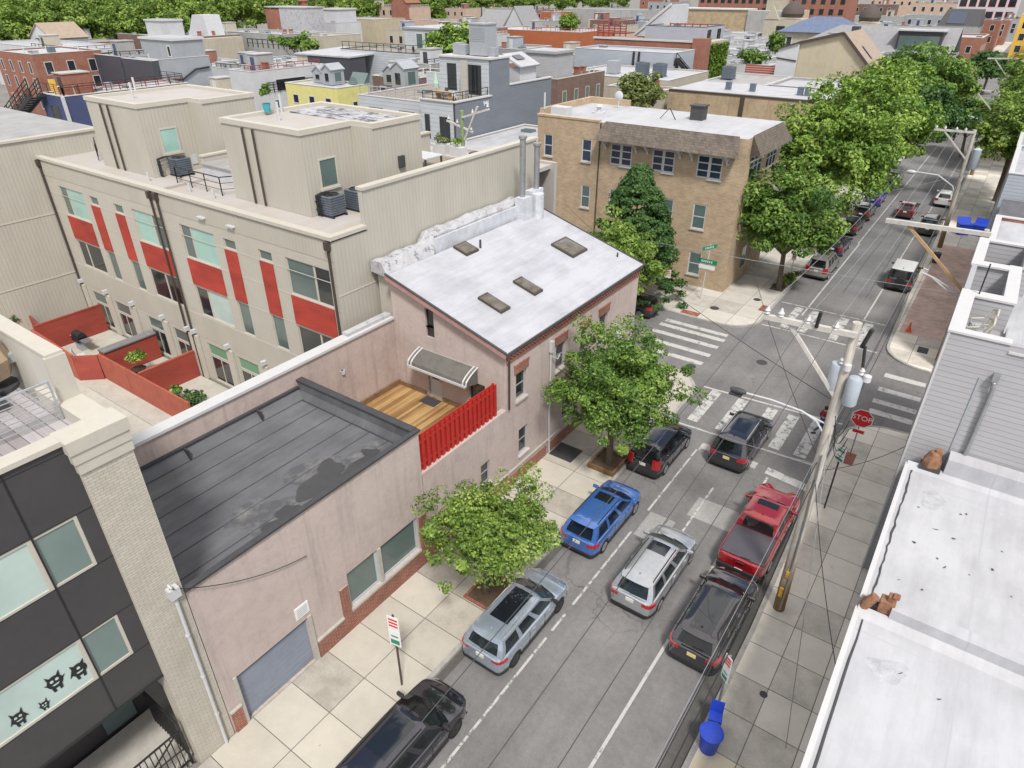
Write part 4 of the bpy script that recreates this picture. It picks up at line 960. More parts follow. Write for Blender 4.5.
# far-left wing with its face to the east
w = thing('tan_wing', 'tan ribbed wing building at the far left, facing the courtyards', 'building', (-60,14,0))
m = MB(); m.box(-70,TX0,23.8,24,0,13.2); m.wall('x', TX0, -4, TY, 0, 13.2, [], 1); m.poly((TX0,TY,0),(TX0,24,0),(TX0,24,13.3),(TX0,TY,13.3)); m.build('wall', M['tan_siding'], w)
m = MB(); m.box(-70,TX0-.05,-4,23.9,12.9,13.25); m.build('roof', M['old_roof'], w); m = MB(); m.box(TX0-.4,TX0+.1,-4,24,13.2,13.35); m.box(TX0,TX0+.03,-4,TY-.05,4.0,4.08); m.box(TX0,TX0+.03,-4,TY-.05,8.3,8.38); m.build('trim', M['tan_trim'], w)
m = MB(); m.box(TX0+.03,TX0+.05,9.5,16.0,9.4,9.46); m.box(TX0+.03,TX0+.05,15.94,16.0,9.4,13.0); m.build('panel_edge', M['white'], w)
window(w,'x',TX0,1,10.9,12.0,9.6,11.3,'tan_trim','glass',.07)
# courtyards: paving, red board fences
m = MB(); m.box(TX0,-24.1,5.5,TY-.2,-.05,.06); struct('courtyard_paving', m, M['slab'])
def board_fence(name,pts,h,mat,label,cap=None,t=.12,z=.05):
    f = thing(name,label,'fence',(pts[0][0],pts[0][1],z)); m = MB()
    for a,b in zip(pts,pts[1:]): m.bar((a[0],a[1],z+h/2),(b[0],b[1],z+h/2),t,h)
    m.build('boards', M[mat], f)
    if cap:
        m = MB()
        for a,b in zip(pts,pts[1:]): m.bar((a[0],a[1],z+h+.04),(b[0],b[1],z+h+.04),cap[1],.09)
        m.build('cap', M[cap[0]], f)
    return f
board_fence('board_fence',[(-50.3,14.4),(-44.3,14.2)],1.75,'rust_fence','rust red board fence along the alley behind the barbecue patio',('rust_fence',.16))
board_fence('board_fence',[(-44.3,14.2),(-43.2,15.2)],1.75,'red_wood','short angled red board fence at the alley corner')
board_fence('board_fence',[(-43.2,15.3),(-39.9,15.3)],1.8,'rust_fence','rust red fence panel in front of the leafy courtyard')
board_fence('board_fence',[(-39.85,15.3),(-33.2,15.3)],1.8,'rust_fence','longest rust red fence panel, ending at the pink wall coping')
board_fence('board_fence',[(-50.2,14.5),(-50.2,19.0)],2.0,'red_wood','red board side fence behind the barbecue',('red_wood',.16))
board_fence('board_fence',[(-53.5,15.5),(-53.5,19.0)],2.0,'red_wood','red board fence against the tan wing wall at the far left')
board_fence('board_fence',[(-53.4,15.4),(-50.4,14.9)],1.9,'red_wood','red board fence at the far left corner of the courtyards')
board_fence('courtyard_divider',[(-43.3,15.5),(-43.3,19.0)],1.8,'red_wood','red divider wall with pale metal cap between the two courtyards',('grey_m',.75),.6)
board_fence('board_fence',[(-38.6,15.4),(-38.6,19.0)],1.8,'red_wood','red side fence between the leafy courtyard and the flower courtyard',('rust_fence',.16))
m = MB(); m.box(-43,-26,14.0,14.06,.06,.2); tag(m.build('alley_curb', M['stone']), 'thin concrete curb along the pale alley', 'curb')
q = thing('barbecue_grill', 'black covered barbecue grill with steel shelves against the red fence', 'grill', (-48.6,16.6,.06)); m = MB(); m.box(-49.1,-48.2,16.1,16.8,.75,1.05); m.lathe([(.3,-.45),(.3,.45)],(-48.65,16.45,1.1),12,'x'); m.build('hood', M['black_m'], q); m = MB(); m.box(-49.6,-49.1,16.2,16.8,.9,.95); m.box(-48.2,-47.5,16.2,16.8,.9,.95); m.build('shelf', M['grey_m'], q); m = MB(); m.box(-49.0,-48.3,16.2,16.7,.06,.75); m.build('cart', M['steel'], q)
def chair(x,y,z,rz,mat,label,group,name='garden_chair'):
    c = thing(name,label,'chair',(x,y,z),rz,group,world=False)
    m = MB(); m.box(-.28,.28,-.28,.28,.4,.46); m.build('seat', M[mat], c)
    m = MB(); m.add([(-.28,.24,.46),(.28,.24,.46),(.28,.36,1.0),(-.28,.36,1.0),(-.28,.29,.46),(.28,.29,.46),(.28,.41,1.0),(-.28,.41,1.0)],[(0,1,2,3),(4,5,6,7),(0,1,5,4),(2,3,7,6),(0,3,7,4),(1,2,6,5)]); m.build('backrest', M[mat], c)
    for sx in (-1,1):
        for sy in (-1,1): q = MB(); q.bar((sx*.25,sy*.25,0),(sx*.25,sy*.25,.4),.04); q.build('leg', M['dark'], c)
    return c
chair(-46.9,15.5,.06,R(160),'white','white garden chair in the barbecue courtyard','courtyard chairs'); chair(-45.2,15.3,.06,R(200),'steel','grey blue garden chair by the angled red fence','courtyard chairs')
m = MB(); m.box(-47.0,-45.4,16.8,18.4,.06,.09); tag(m.build('doormat', M['dark']), 'dark outdoor rug before the patio doors of the barbecue courtyard', 'rug')
def potplant(x,y,z,r,h,leaf,label,pot='brown_m',n=14,per=40,size=.09,seed=1,flower=None):
    t = thing('potted_plant',label,'plant',(x,y,z)); m = MB(); m.lathe([(r*.45,0),(r*.6,h*.3),(r*.64,h*.3),(r*.55,h*.28)],(x,y,z),12); m.build('pot', M[pot], t)
    P_,N_ = crown_pts((x,y,z+h*.65),(r,r,h*.4),n,per,r*.35,seed); leaves('foliage', M[leaf], t, P_, N_, size, seed)
    if flower: P_,N_ = crown_pts((x,y,z+h*.8),(r*.8,r*.8,h*.3),8,14,r*.2,seed+1); leaves('blossom', M[flower], t, P_, N_, size*.8, seed+1)
potplant(-41.6,16.7,.06,.75,2.0,'leaf_y','yellow green shrub in the middle courtyard',seed=41); potplant(-39.9,15.9,.06,.5,.9,'leaf','low green plant along the rust red fence of the leafy courtyard',seed=42)
potplant(-36.8,16.2,.06,.6,1.1,'leaf','green plant in the flower courtyard beside the red side fence',seed=43); potplant(-35.4,16.6,.06,.7,1.0,'leaf_d','dark leafy plant in the flower courtyard by the pale planter box',seed=44)
potplant(-33.2,18.4,.06,.45,1.3,'leaf','pink flowering plant by the patio door',seed=45,flower='pink')
potplant(-36.0,15.8,.06,.35,.8,'leaf','plant with yellowish blossoms in the flower courtyard',seed=46,flower='leaf_y')
potplant(-52.8,14.2,.06,.7,2.4,'leaf_d','dark climbing shrub at the far left corner fence',seed=47)
m = MB(); m.box(-36.2,-34.6,16.9,17.3,.06,.55); tag(m.build('planter_box', M['white_m']), 'pale planter box in the flower courtyard', 'planter')
m = MB(); m.box(-41.6,-40.2,17.4,18.5,.06,.1); tag(m.build('doormat', M['white_m']), 'pale outdoor rug before the patio door of the leafy courtyard', 'rug')

potplant(-33.5,24.0,16.02,.36,1.5,'leaf','tall leafy plant in a turquoise pot at the edge of the nearer penthouse roof',pot='turquoise',seed=48)
# ------------------------------------------------------------------ brick apartment building
AY,AX0,AX1,AY1 = 52.0,-34.3,-15.7,61.2
A = thing('apartment_building', 'three-storey tan brick apartment building with brown shingled eave at the intersection', 'apartment building', (-25,56.6,0))
Z3,Z2,Z1 = (9.0,10.72),(4.95,6.95),(1.0,3.0)
holes = [(-33.6,-32.7,8.9,10.75),(-29.75,-28.8,8.9,10.75),(-27.0,-25.0,9.0,10.72),(-23.2,-21.25,9.0,10.72),(-19.4,-17.35,9.0,10.72),
 (-33.3,-32.4,4.95,6.9),(-29.6,-28.7,4.95,6.9),(-26.8,-25.8,4.95,6.95),(-21.9,-20.9,4.95,6.95),(-19.2,-18.1,4.95,6.95),(-19.0,-17.9,1.1,3.0),(-26.8,-25.8,1.1,3.0)]
eh = [(53.4,56.4,9.0,10.7),(57.6,60.2,9.0,10.7),(55.0,56.2,5,6.9),(58,59.2,5,6.9),(55.5,57,1.0,3.0)]
m = MB(); m.wall('y', AY, AX0, AX1, 0, 12.2, holes, -1, .12); m.wall('x', AX1, AY, AY1, 0, 12.2, eh, 1, .12); m.poly((AX0,AY,0),(AX0,AY1,0),(AX0,AY1,12.2),(AX0,AY,12.2)); m.poly((AX0,AY1,0),(AX1,AY1,0),(AX1,AY1,12.2),(AX0,AY1,12.2)); m.build('wall', M['brick_tan'], A)
for a,b,z0,z1 in holes:
    if b-a > 1.5:
        s_ = (a+b)/2; window(A,'y',AY,-1,a,s_,z0,z1,'white','glass_blue',.11,inset=.08,rows=3); window(A,'y',AY,-1,s_,b,z0,z1,'white','glass_blue',.11,inset=.08,rows=3,sill='white')
    else: window(A,'y',AY,-1,a,b,z0,z1,'white','glass_blue' if z0 > 8 else 'glass_mid',.09,inset=.08,rows=2,sill='stone')
for a,b,z0,z1 in eh:
    if b-a > 2:
        for i in range(3): window(A,'x',AX1,1,a+i*(b-a)/3,a+(i+1)*(b-a)/3,z0,z1,'white','glass_blue',.09,inset=.08,rows=2)
    else: window(A,'x',AX1,1,a,b,z0,z1,'white','glass_blue',.09,inset=.08,rows=2)
def eave(pts): # profile sweep: sloped shingle hood
    m = MB()
    return m
m = MB(); x0,x1 = -28.1,-16.0
m.add([(x0+.5,AY-.02,12.35),(x1-.4,AY-.02,12.35),(x1+.1,AY-1.15,11.0),(x0,AY-1.15,11.0),(x0+.5,AY-.02,10.95),(x1-.4,AY-.02,10.95)],[(0,1,2,3),(3,2,5,4),(0,3,4),(1,5,2)])
y0,y1 = AY+.5,AY1-.5
m.add([(AX1+.02,y0+.4,12.35),(AX1+.02,y1-.4,12.35),(AX1+.95,y1,11.0),(AX1+.95,y0,11.0),(AX1+.02,y0+.4,10.95),(AX1+.02,y1-.4,10.95)],[(0,1,2,3),(3,2,5,4),(0,3,4),(1,5,2)])
m.build('shingle_eave', M['shingle'], A)
m = MB()
for x in (-27.4,-24.6,-23.6,-20.8,-19.8,-17.0):
    m = MB(); m.bar((x,AY-.02,10.35),(x,AY-.8,10.95),.16,.12); m.box(x-.08,x+.08,AY-.14,AY,10.2,10.95); m.build('bracket', M['white'], A)
for y in (53.2,56.6,57.4,60.4): m = MB(); m.bar((AX1+.02,y,10.35),(AX1+.9,y,10.95),.16,.12); m.build('bracket', M['white'], A)
r = MB(); r.box(AX0+.05,AX1-.05,AY+.05,AY1-.05,12.0,12.22); r.build('roof', M['white_roof2'], A)
m = MB(); m.box(AX0-.06,-28.2,AY-.06,AY+.35,12.2,12.36); m.box(AX0-.05,AX0+.35,AY+.35,AY1,12.2,12.75); m.box(AX0+.35,-30,AY1-.4,AY1,12.2,12.75); m.build('parapet', M['brick_tan'], A)
m = MB(); m.box(-28.05,-27.98,AY-.1,AY-.02,0.2,12.2); m.build('downspout', M['brown_m'], A)
q = MB(); q.box(-22.6,-21.5,57.4,58.4,12.23,13.3); q.box(-22.7,-21.4,57.3,58.5,13.3,13.4); tag(q.build('roof_hatch_box', M['dark']), 'dark square vent housing on the white apartment roof', 'vent')
m = MB(); m.bar((-24.9,56.6,12.22),(-24.2,56.8,13.1),.06); m.bar((-23.5,56.6,12.22),(-24.2,56.8,13.1),.06); tag(m.build('antenna_tripod', M['brown_m']), 'small metal tripod on the white apartment roof', 'antenna')
for i,(x,y,lb) in enumerate([(-30.5,56.0,'white mushroom vent towards the left end of the apartment roof'),(-30.3,59.3,'round satellite dish at the rear left of the apartment roof')]):
    t_ = thing('roof_vent' if i == 0 else 'satellite_dish', lb, 'vent' if i == 0 else 'satellite dish', (x,y,12.22)); q = MB()
    if i == 0: q.lathe([(.6,0),(.6,.12),(.2,.14),(.2,.5),(.38,.55),(.3,.7),(.02,.75)],(x,y,12.22),14)
    else: q.tube([(x,y,12.22),(x,y,13.2)],.05,6); q.lathe([(.01,.0),(.25,.03),(.42,.1),(.42,.13),(.01,.03)],(x,y-.15,13.3),14,'y')
    q.build('hood' if i == 0 else 'dish', M['white_m'], t_)
m = MB(); m.box(AX0+.8,AX0+2.4,AY+.8,AY+1.8,12.23,12.9); tag(m.build('condenser', M['white_m']), 'pale condenser units at the left corner of the apartment roof', 'air conditioner')
q = MB(); q.tube([(-33.9,52.4,12.7),(-33.9,52.4,14.0)],.08,8); tag(q.build('vent_pipe', M['white_m']), 'white vent pipe standing at the left front corner of the apartment roof', 'vent pipe')

# ------------------------------------------------------------------ right-hand houses with white roofs
def white_house(y0,y1,z,label,x0=.5):
    h = thing('white_roof_house', label, 'house', (6,(y0+y1)/2,0))
    m = MB(); m.box(x0,16,y0,y1,0,z-.2); m.build('wall', M['grey_siding'], h)
    m = MB(); n = 12
    rows = [[(x0-.1+(16-x0)*i/n, y, z+.16*(1 if j in (0,3) else 0)) for i in range(n+1)] for j,y in enumerate((y0,y0+.35,y1-.35,y1))]
    m.grid(rows); m.box(x0-.1,16,y0,y1,z-.22,z-.05); m.build('roof', M['white_roof2'], h)
    m = MB(); m.box(x0-.16,x0-.02,y0,y1-.02,z-.15,z+.08); m.build('roof_edge', M['white'], h)
    m = MB(); q = random.Random(int(y0*7)+1)
    for k in range(34):
        cx,cy = q.uniform(x0+.6,9), q.uniform(y0+.5,y1-.5); m.poly(*[(x,y,z+.004+k*.0004) for x,y in blob(cx,cy,q.uniform(.012,.05),q.uniform(.015,.09),k,12,q.uniform(0,3))])
    m.build('dirt_speck', M['dark'], h); m = MB(); m.poly(*[(x,y,z+.003) for x,y in blob(x0+1.0,y1-1.8,.42,.5,int(y0)+9)]); m.build('damp_patch', M['stain'], h)
    m = MB(); q = random.Random(int(y0*10)); pts = [(x0+.12+q.uniform(-.02,.03), y0+.4+(y1-y0-.8)*i/30, z+.012) for i in range(31)]
    m.tube(pts, [.02+.02*q.random() for _ in pts], 5); m.build('sealant_seam', M['dark'], h, True)
    return h
white_house(-8,16.95,6.25,'white-roofed house in the bottom right corner, nearer the camera')
white_house(17.25,25.3,6.35,'white-roofed house between the grey siding house and the bottom right corner',.52)
m = MB(); m.prism([(1.2,16.9),(16,16.9),(16,17.35),(1.2,17.35)],6.2,6.75); tag(m.build('party_wall', M['white_roof2']), 'white coated party wall ridge between the two white roofs', 'parapet')
m = MB(); m.prism([(1.6,25.2),(16,25.2),(16,25.9),(1.6,25.9)],6.2,7.1); tag(m.build('party_wall', M['white_roof2']), 'white coated parapet against the grey siding house', 'parapet')
def stub(name,x,y,z,label):
    t = thing(name,label,'chimney',(x,y,z)); m = MB(); m.box(x-.12,x+.28,y-.16,y+.18,z,z+.48); m.box(x+.04,x+.22,y-.08,y+.14,z+.48,z+.68); m.box(x+.14,x+.32,y-.12,y+.08,z+.66,z+.77); m.build('stack', M['terra'], t, bevel=.03)
    m = MB(); m.tube([(x-.25,y-.1,z+.5),(x-.4,y-.15,z+.2),(x-.5,y-.2,z-.15)],[.13,.16,.1],8); m.build('spout', M['terra'], t, True)
stub('rusty_chimney',.98,17.15,6.35,'rusty terracotta block at the street end of the party wall between the two white roofs')
t = thing('rusty_chimney','rusty terracotta hood on the parapet in front of the grey siding house','chimney',(1.15,25.4,6.3)); m = MB(); m.lathe([(.34,0),(.32,.22),(.2,.52),(.16,.6)],(1.15,25.4,6.55),7); m.box(1.15,1.36,25.32,25.52,7.1,7.28); m.build('hood', M['terra'], t, bevel=.02); m = MB(); m.box(.8,1.5,25.1,25.55,6.3,6.58); m.build('base', M['dark'], t)
# grey siding house with roof terrace
GX,GY,GZ = .22,26.0,11.6
h = thing('grey_siding_house', 'grey lap-siding house with white-capped roof terrace parapets on the right', 'house', (6,34,0))
m = MB(); m.box(GX,16,GY,GY+.2,0,GZ); m.box(GX,GX+.2,GY+.2,38.2,0,GZ); m.box(GX,16,38.0,38.2,0,GZ-1.3); m.build('wall', M['grey_siding'], h)
m = MB(); m.box(GX+.2,16,GY+.2,38,GZ-1.4,GZ-1.2); m.build('roof', M['silver_roof'], h)
m = MB(); m.box(GX,GX+.04,GY-.03,GY,0,GZ); m.box(GX-.03,GX,GY-.03,GY+.05,0,GZ); m.build('corner_trim', M['white'], h)
def para(x0,x1,y0,y1,top=True):
    pass
m = MB(); m.box(GX-.06,GX+.42,GY-.05,29.9,GZ,GZ+.08); m.box(GX+.42,2.05,GY-.05,GY+.35,GZ,GZ+.08); m.box(2.05,16,GY-.05,GY+.45,GZ-.3,GZ-.22); m.box(GX-.06,2.0,29.9,30.5,GZ,GZ+.08); m.box(1.55,2.0,30.5,34.6,GZ,GZ+.08); m.box(GX-.06,GX+.36,33.9,38.2,GZ,GZ+.08); m.box(GX+.36,1.55,33.9,34.5,GZ,GZ+.08); m.box(GX+.36,2.4,37.8,38.2,GZ,GZ+.08)
m.build('coping', M['white'], h)
m = MB(); m.box(GX+.2,1.95,29.95,30.45,GZ-1.2,GZ); m.box(1.6,1.95,30.45,34.5,GZ-1.2,GZ); m.box(GX+.2,1.6,34.0,34.45,GZ-1.2,GZ); m.box(2.0,2.05,GY+.3,29.9,GZ-1.2,GZ-.9); m.build('terrace_wall', M['grey_siding'], h)
m = MB(); m.box(GX+.2,2.0,GY+.2,29.95,GZ-1.2,GZ-1.17); m.build('terrace_floor', M['old_roof'], h)
m = MB(); m.box(GX+.25,1.55,30.5,33.95,GZ-1.2,GZ-1.15); m.build('terrace_floor', M['steel'], h); m = MB(); m.box(GX+.2,2.4,37.85,38.2,GZ-1.3,GZ); m.box(2.05,2.4,34.5,37.85,GZ-1.3,GZ); m.build('terrace_wall', M['grey_siding'], h); m = MB(); m.box(2.02,2.44,34.45,37.8,GZ,GZ+.08); m.build('coping', M['white'], h); m = MB(); m.box(GX+.5,2.0,34.7,37.7,GZ-1.2,GZ-.9); m.build('terrace_tarp', M['dark'], h)
m = MB(); m.box(1.55,1.62,GY-.03,GY,0,10.2); m.box(9,9.2,GY-.03,GY,0,11); each(m,'siding_joint', M['steel'], h)
m = MB(); m.tube([(2.0,GY-.12,10.3),(2.0,GY-.2,10.2),(2.05,GY-.12,9.7),(2.05,GY-.12,6.5)],.07,10); m.box(1.9,2.1,GY-.25,GY,10.25,10.5); tag(m.build('downspout', M['grey_m']), 'grey downspout with hopper on the grey siding wall', 'downspout')
for i,(x,y,lb) in enumerate([(1.1,28.0,'nearer cream wire-back chair on the right roof terrace'),(1.15,29.0,'farther cream wire-back chair on the right roof terrace')]):
    c = thing('terrace_chair', lb, 'chair', (x,y,GZ-1.17), R(-75), 'chairs on the right roof terrace', world=False); fm = M['tan_trim']
    m = MB(); m.tube([(-.3,-.3,.0),(-.3,-.3,.6),(-.33,.1,.66),(-.3,.3,1.05),(0,.38,1.18),(.3,.3,1.05),(.33,.1,.66),(.3,-.3,.6),(.3,-.3,0)],.03,7); m.tube([(-.28,.26,0),(-.28,.26,.45)],.025,6); m.tube([(.28,.26,0),(.28,.26,.45)],.025,6); m.build('frame', fm, c, True)
    m = MB()
    for k in range(11): u = -.27+k*.054; m.bar((u,.27,.45),(u,.34,1.1-.5*u*u),.014)
    for k in range(5): m.bar((-.28,.28+.012*k,.55+k*.12),(.28,.28+.012*k,.55+k*.12),.012)
    m.build('backrest', fm, c); m = MB(); m.box(-.29,.29,-.3,.28,.42,.46); m.build('seat', M['steel'], c)
m = MB(); m.tube([(.75,30.2,GZ-.2),(.75,30.2,GZ+1.3)],.03,6); tag(m.build('vent_mast', M['black_m']), 'thin black mast at the terrace divider of the grey siding house', 'mast')
m = MB(); m.tube([(2.35,36,GZ-1),(2.6,36.2,GZ+.6),(3.4,36.5,GZ+.9)],.06,8); tag(m.build('vent_pipe', M['white_m']), 'white bent vent pipe behind the right roof terrace', 'vent pipe')
# houses further up on the right
def small_house(name,label,x0,x1,y0,y1,z,wm,rm,par=.35,cm='white'):
    h = thing(name,label,'house',((x0+x1)/2,(y0+y1)/2,0)); roofbox(h,x0,x1,y0,y1,z,wm,rm,par,cm); return h
small_house('brick_house','red brick house with bright white roof behind the right roof terrace',.7,9,47.6,54.5,8.6,'brick_red','white_roof2',.2)
h = small_house('dark_roof_house','white-walled house with dark roof behind the grey terrace on the right',.9,10,54.9,63,8.0,'white_wall','black_roof',.0)
m = MB(); m.box(.55,1.0,52,76,0,5.2); tag(m.build('side_wall', M['steel']), 'long grey metal side wall along the brick paving on the right', 'wall')
h = small_house('grey_flat_house','grey house with metal front near the far right trees',.6,9,63.5,76,9.5,'grey_siding2','silver_roof',.3)
h = small_house('brown_house','brown brick house among the trees on the far right',.6,9,82,92,8.5,'brick_dk','old_roof',.3); h = small_house('far_brick_house','red brick house far up the right side of the street',.8,10,120,150,9,'brick_red','old_roof',.3)
# ------------------------------------------------------------------ vehicles (local axes: +y forwards, origin on the road under the centre)
def carpaint(name, col, metal=.35, rough=.28):
    t = NT(name); a = t.noise(5, 3, .6, t.obj())
    c = t.ramp(a, [(.3, mulc(col,.93)), (.7, mulc(col,1.07))])
    lw = t.n('ShaderNodeLayerWeight'); lw.inputs[0].default_value = .3
    t.fin(c, rough, metal, .5, 1); t.b.inputs['Coat Roughness'].default_value = .03; t.b.inputs['Coat IOR'].default_value = 1.75; return t.m
M['car_glass'] = glass('car_glass', (.012,.015,.018), .02)
t_ = NT('tinted_car_glass'); t_.fin((.012,.015,.018), .02); t_.b.inputs['IOR'].default_value = 1.7
tr_ = t_.n('ShaderNodeBsdfTransparent'); tr_.inputs['Color'].default_value = (.62,.70,.68,1); mx_ = t_.n('ShaderNodeMixShader'); mx_.inputs[0].default_value = .38
t_.l(t_.b.outputs[0], mx_.inputs[1]); t_.l(tr_.outputs[0], mx_.inputs[2]); t_.l(mx_.outputs[0], t_.t.nodes['Material Output'].inputs['Surface']); M['car_glass'] = t_.m
M['sunroof'] = glass('sunroof_glass', (.012,.015,.02), .03)
M['seat_cloth'] = plain('grey_seat_cloth', (.13,.12,.11), .85, var=.2, sc=6, local=True)
M['tail'] = plain('tail_lamp_red', (.36,.010,.012), .15, var=.25, sc=9, coat=1, local=True)
M['lamp_clear'] = plain('clear_lamp', (.25,.26,.27), .1, .3, var=.2, sc=9, local=True)
M['clad'] = plain('black_cladding', (.022,.022,.024), .55, var=.15, sc=5, local=True)
M['rim'] = plain('alloy_rim', (.42,.42,.44), .3, .8, var=.15, local=True)
M['rim_dark'] = plain('dark_alloy_rim', (.06,.06,.065), .35, .6, var=.15, local=True)
M['plate'] = plain('plate_white', (.62,.62,.55), .4, var=.05, local=True)
M['plate_y'] = plain('plate_cream', (.62,.53,.25), .4, var=.05, local=True)
M['chrome'] = plain('chrome', (.7,.7,.72), .12, 1, var=.05, local=True)
def interp(tab, y):
    if y <= tab[0][0]: return tab[0][1]
    for (a,p),(b,q) in zip(tab,tab[1:]):
        if y <= b: 
            k = (y-a)/(b-a); k = k*k*(3-2*k); return p+(q-p)*k
    return tab[-1][1]
def car(name, label, paint, L=4.6, Wd=1.84, Ht=1.66, hood=1.02, belt=1.04, rear=.10, rr=.42, fr=None, fb=None, rim='rim', roofmat=None, sunroof=None, rails=True, plate='plate',
        kind='suv', spoiler=True, loc=(0,0), rz=0, lower='clad', tail=(.78,1.05,.34), group=None, wheelr=.35, cat='car', glassroof=False, cover=None, spare=False):
    t = thing(name, label, cat, (0,0,0), 0, group, world=False)
    hl = L/2; hw = Wd/2; R0,R1 = -hl,hl
    if fr is None: fr = hl-1.95
    if fb is None: fb = hl-1.12
    ya = -hl+.86 if kind != 'pickup' else -hl+1.15; yb = hl-.90; ra = wheelr+.055
    def wid(y):
        e = .62; k = 1.0
        if y > R1-e: q = (y-(R1-e))/e; k = 1-.30*q**2.6
        if y < R0+.5: q = ((R0+.5)-y)/.5; k = min(k,1-.13*q**2.4)
        return hw*k
    if kind == 'pickup':
        bd = 1.12; cab0 = -hl+2.05; shoulder = lambda y: bd
        top = lambda y: interp([(cab0,bd),(fb,hood+.08),(R1-.3,hood),(R1,hood-.22)], y)
    else:
        shoulder = lambda y: interp([(R0,belt-.02),(R0+.6,belt),(fb,hood-.02),(R1-.35,hood-.12),(R1,hood-.34)], y)
        top = lambda y: interp([(R0,belt),(R0+.3,belt+.02),(fb,hood+.04),(R1-.45,hood-.05),(R1-.1,hood-.2),(R1,hood-.32)], y)
    def low(y):
        z = .24
        if y > R1-.4: z = .24+.08*((y-R1+.4)/.4)
        for c in (ya,yb):
            d = abs(y-c)
            if d < ra: z = max(z, .33+sqrt(ra*ra-d*d))
        return z
    ys = sorted(set([R0+i*L/34 for i in range(35)]+[c+ra*cos(pi*k/12)*.999 for c in (ya,yb) for k in range(13)]+[R0+.06,R0+.14,R1-.06,R1-.14]))
    rows = []
    for y in ys:
        w = wid(y); zb = low(y); zs = shoulder(y); zt = top(y); md = max(zb+.02, .62*zs)
        half = [(w*.94,zb),(w*.985,zb+(md-zb)*.35),(w,md),(w*.985,zs-.09),(w*.955,zs-.02),(w*.88,max(zs,zt-.05)),(w*.45,zt-.005),(0,zt+.012)]
        rows.append([(-x,y,z) for x,z in half]+[(x,y,z) for x,z in half[-2::-1]])
    b = MB(); b.grid(rows)
    n = len(rows[0])
    # rear and front faces, slightly domed
    for r_,s in ((rows[0],-1),(rows[-1],1)):
        inner = [(p[0]*.86, p[1]+s*.05, .24+(p[2]-.24)*.93+.03) for p in r_]; b.grid([r_,inner]); o = len(b.v)-n; b.f.append(tuple(range(o,o+n)))
    b.build('body', paint, t, True, ang=40)
    # underbody and dark wheel housings
    u = MB(); u.box(-hw*.86,hw*.86,R0+.1,R1-.12,.2,.5); u.box(-hw*.8,hw*.8,R0+.25,R1-.3,.5,belt-.18); u.build('underbody', M['rubber'], t)
    # cabin
    wb = hw*.905; wr = hw*.70 if kind != 'van' else hw*.8; zr = Ht
    if kind == 'pickup': rb,rr_,wr = cab0,cab0+.22,hw*.74
    else: rb,rr_ = R0+rear,R0+rr
    nx,nyy = 8,16; T = [0,.1,.5,.88,1.0]; G = []
    for k in T:
        y0 = rb+(rr_-rb)*k; y1 = fb+(fr-fb)*k; w = wb+(wr-wb)*k+.035*sin(pi*k); z = (belt-.02)+(zr-.07-belt+.02)*k
        ring = []
        for i in range(nx): q = -1+2*i/nx; ring.append((q*w, y1+(.16*(1-k)+.07)*(1-abs(q)**2.4), z+(hood-belt)*.9*(1-k)))
        for j in range(nyy): q = j/nyy; ring.append((w, y1+(y0-y1)*q, z+(hood-belt)*.9*(1-k)*(1-q)))
        for i in range(nx): q = 1-2*i/nx; ring.append((q*w, y0-.05*(1-abs(q)**2.4), z))
        for j in range(nyy): q = j/nyy; ring.append((-w, y0+(y1-y0)*q, z+(hood-belt)*.9*(1-k)*q))
        G.append(ring)
    N = 2*nx+2*nyy
    parts = {k: MB() for k in ('pillars','windscreen','rear_window','side')}
    sidew = {}
    pil = (0,5,10,15) if kind in ('suv','van') else (0,15)
    if kind == 'pickup': pil = (0,7,8,15)
    pil = {'suv':(0,5,10,15),'van':(0,5,10,15),'pickup':(0,8,15)}[kind]
    for a in range(len(T)-1):
        for k in range(N):
            k2 = (k+1)%N; q = (G[a][k],G[a][k2],G[a+1][k2],G[a+1][k]); mid = a in (1,2)
            if k < nx: key = 'windscreen' if 0 <= k < nx and a in (0,1,2) and 0 < k < nx-1 or (a in (0,1,2) and k in (0,nx-1)) else 'pillars'
            elif k < nx+nyy: j = k-nx; key = ('R',sum(1 for p in pil if p < j)) if mid and j not in pil else 'pillars'
            elif k < 2*nx+nyy: i = k-nx-nyy; key = 'rear_window' if mid and 0 < i < nx-1 else 'pillars'
            else: j = nyy-1-(k-2*nx-nyy); key = ('L',sum(1 for p in pil if p < j)) if mid and j not in pil else 'pillars'
            if isinstance(key,tuple): sidew.setdefault(key,MB()).poly(*q)
            else: parts[key].poly(*q)
    # windscreen keeps a painted A pillar
    for key,nm in (('pillars','pillars'),('windscreen','windscreen'),('rear_window','rear_window')):
        if parts[key].f: parts[key].build(nm, paint if key == 'pillars' else M['car_glass'], t, True, ang=50)
    for key,mb in sidew.items(): mb.build('side_window', M['car_glass'], t, True)
    # dashboard and seats seen through the glass
    m = MB(); m.box(-wb*.9,wb*.9,fb-.55,fb-.1,belt-.25,belt-.06); m.build('dashboard', M['clad'], t)
    for s in (-1,1):
        m = MB(); x = s*hw*.4; ys_ = fr-.55; m.box(x-.24,x+.24,ys_-.15,ys_+.42,.5,.72); m.add([(x-.23,ys_-.1,.7),(x+.23,ys_-.1,.7),(x+.2,ys_-.34,1.28),(x-.2,ys_-.34,1.28),(x-.23,ys_-.24,.7),(x+.23,ys_-.24,.7),(x+.2,ys_-.46,1.26),(x-.2,ys_-.46,1.26)],[(0,1,2,3),(4,5,6,7),(0,1,5,4),(2,3,7,6),(0,3,7,4),(1,2,6,5)]); m.box(x-.12,x+.12,ys_-.47,ys_-.36,1.28,1.42); m.build('seat', M['seat_cloth'], t)
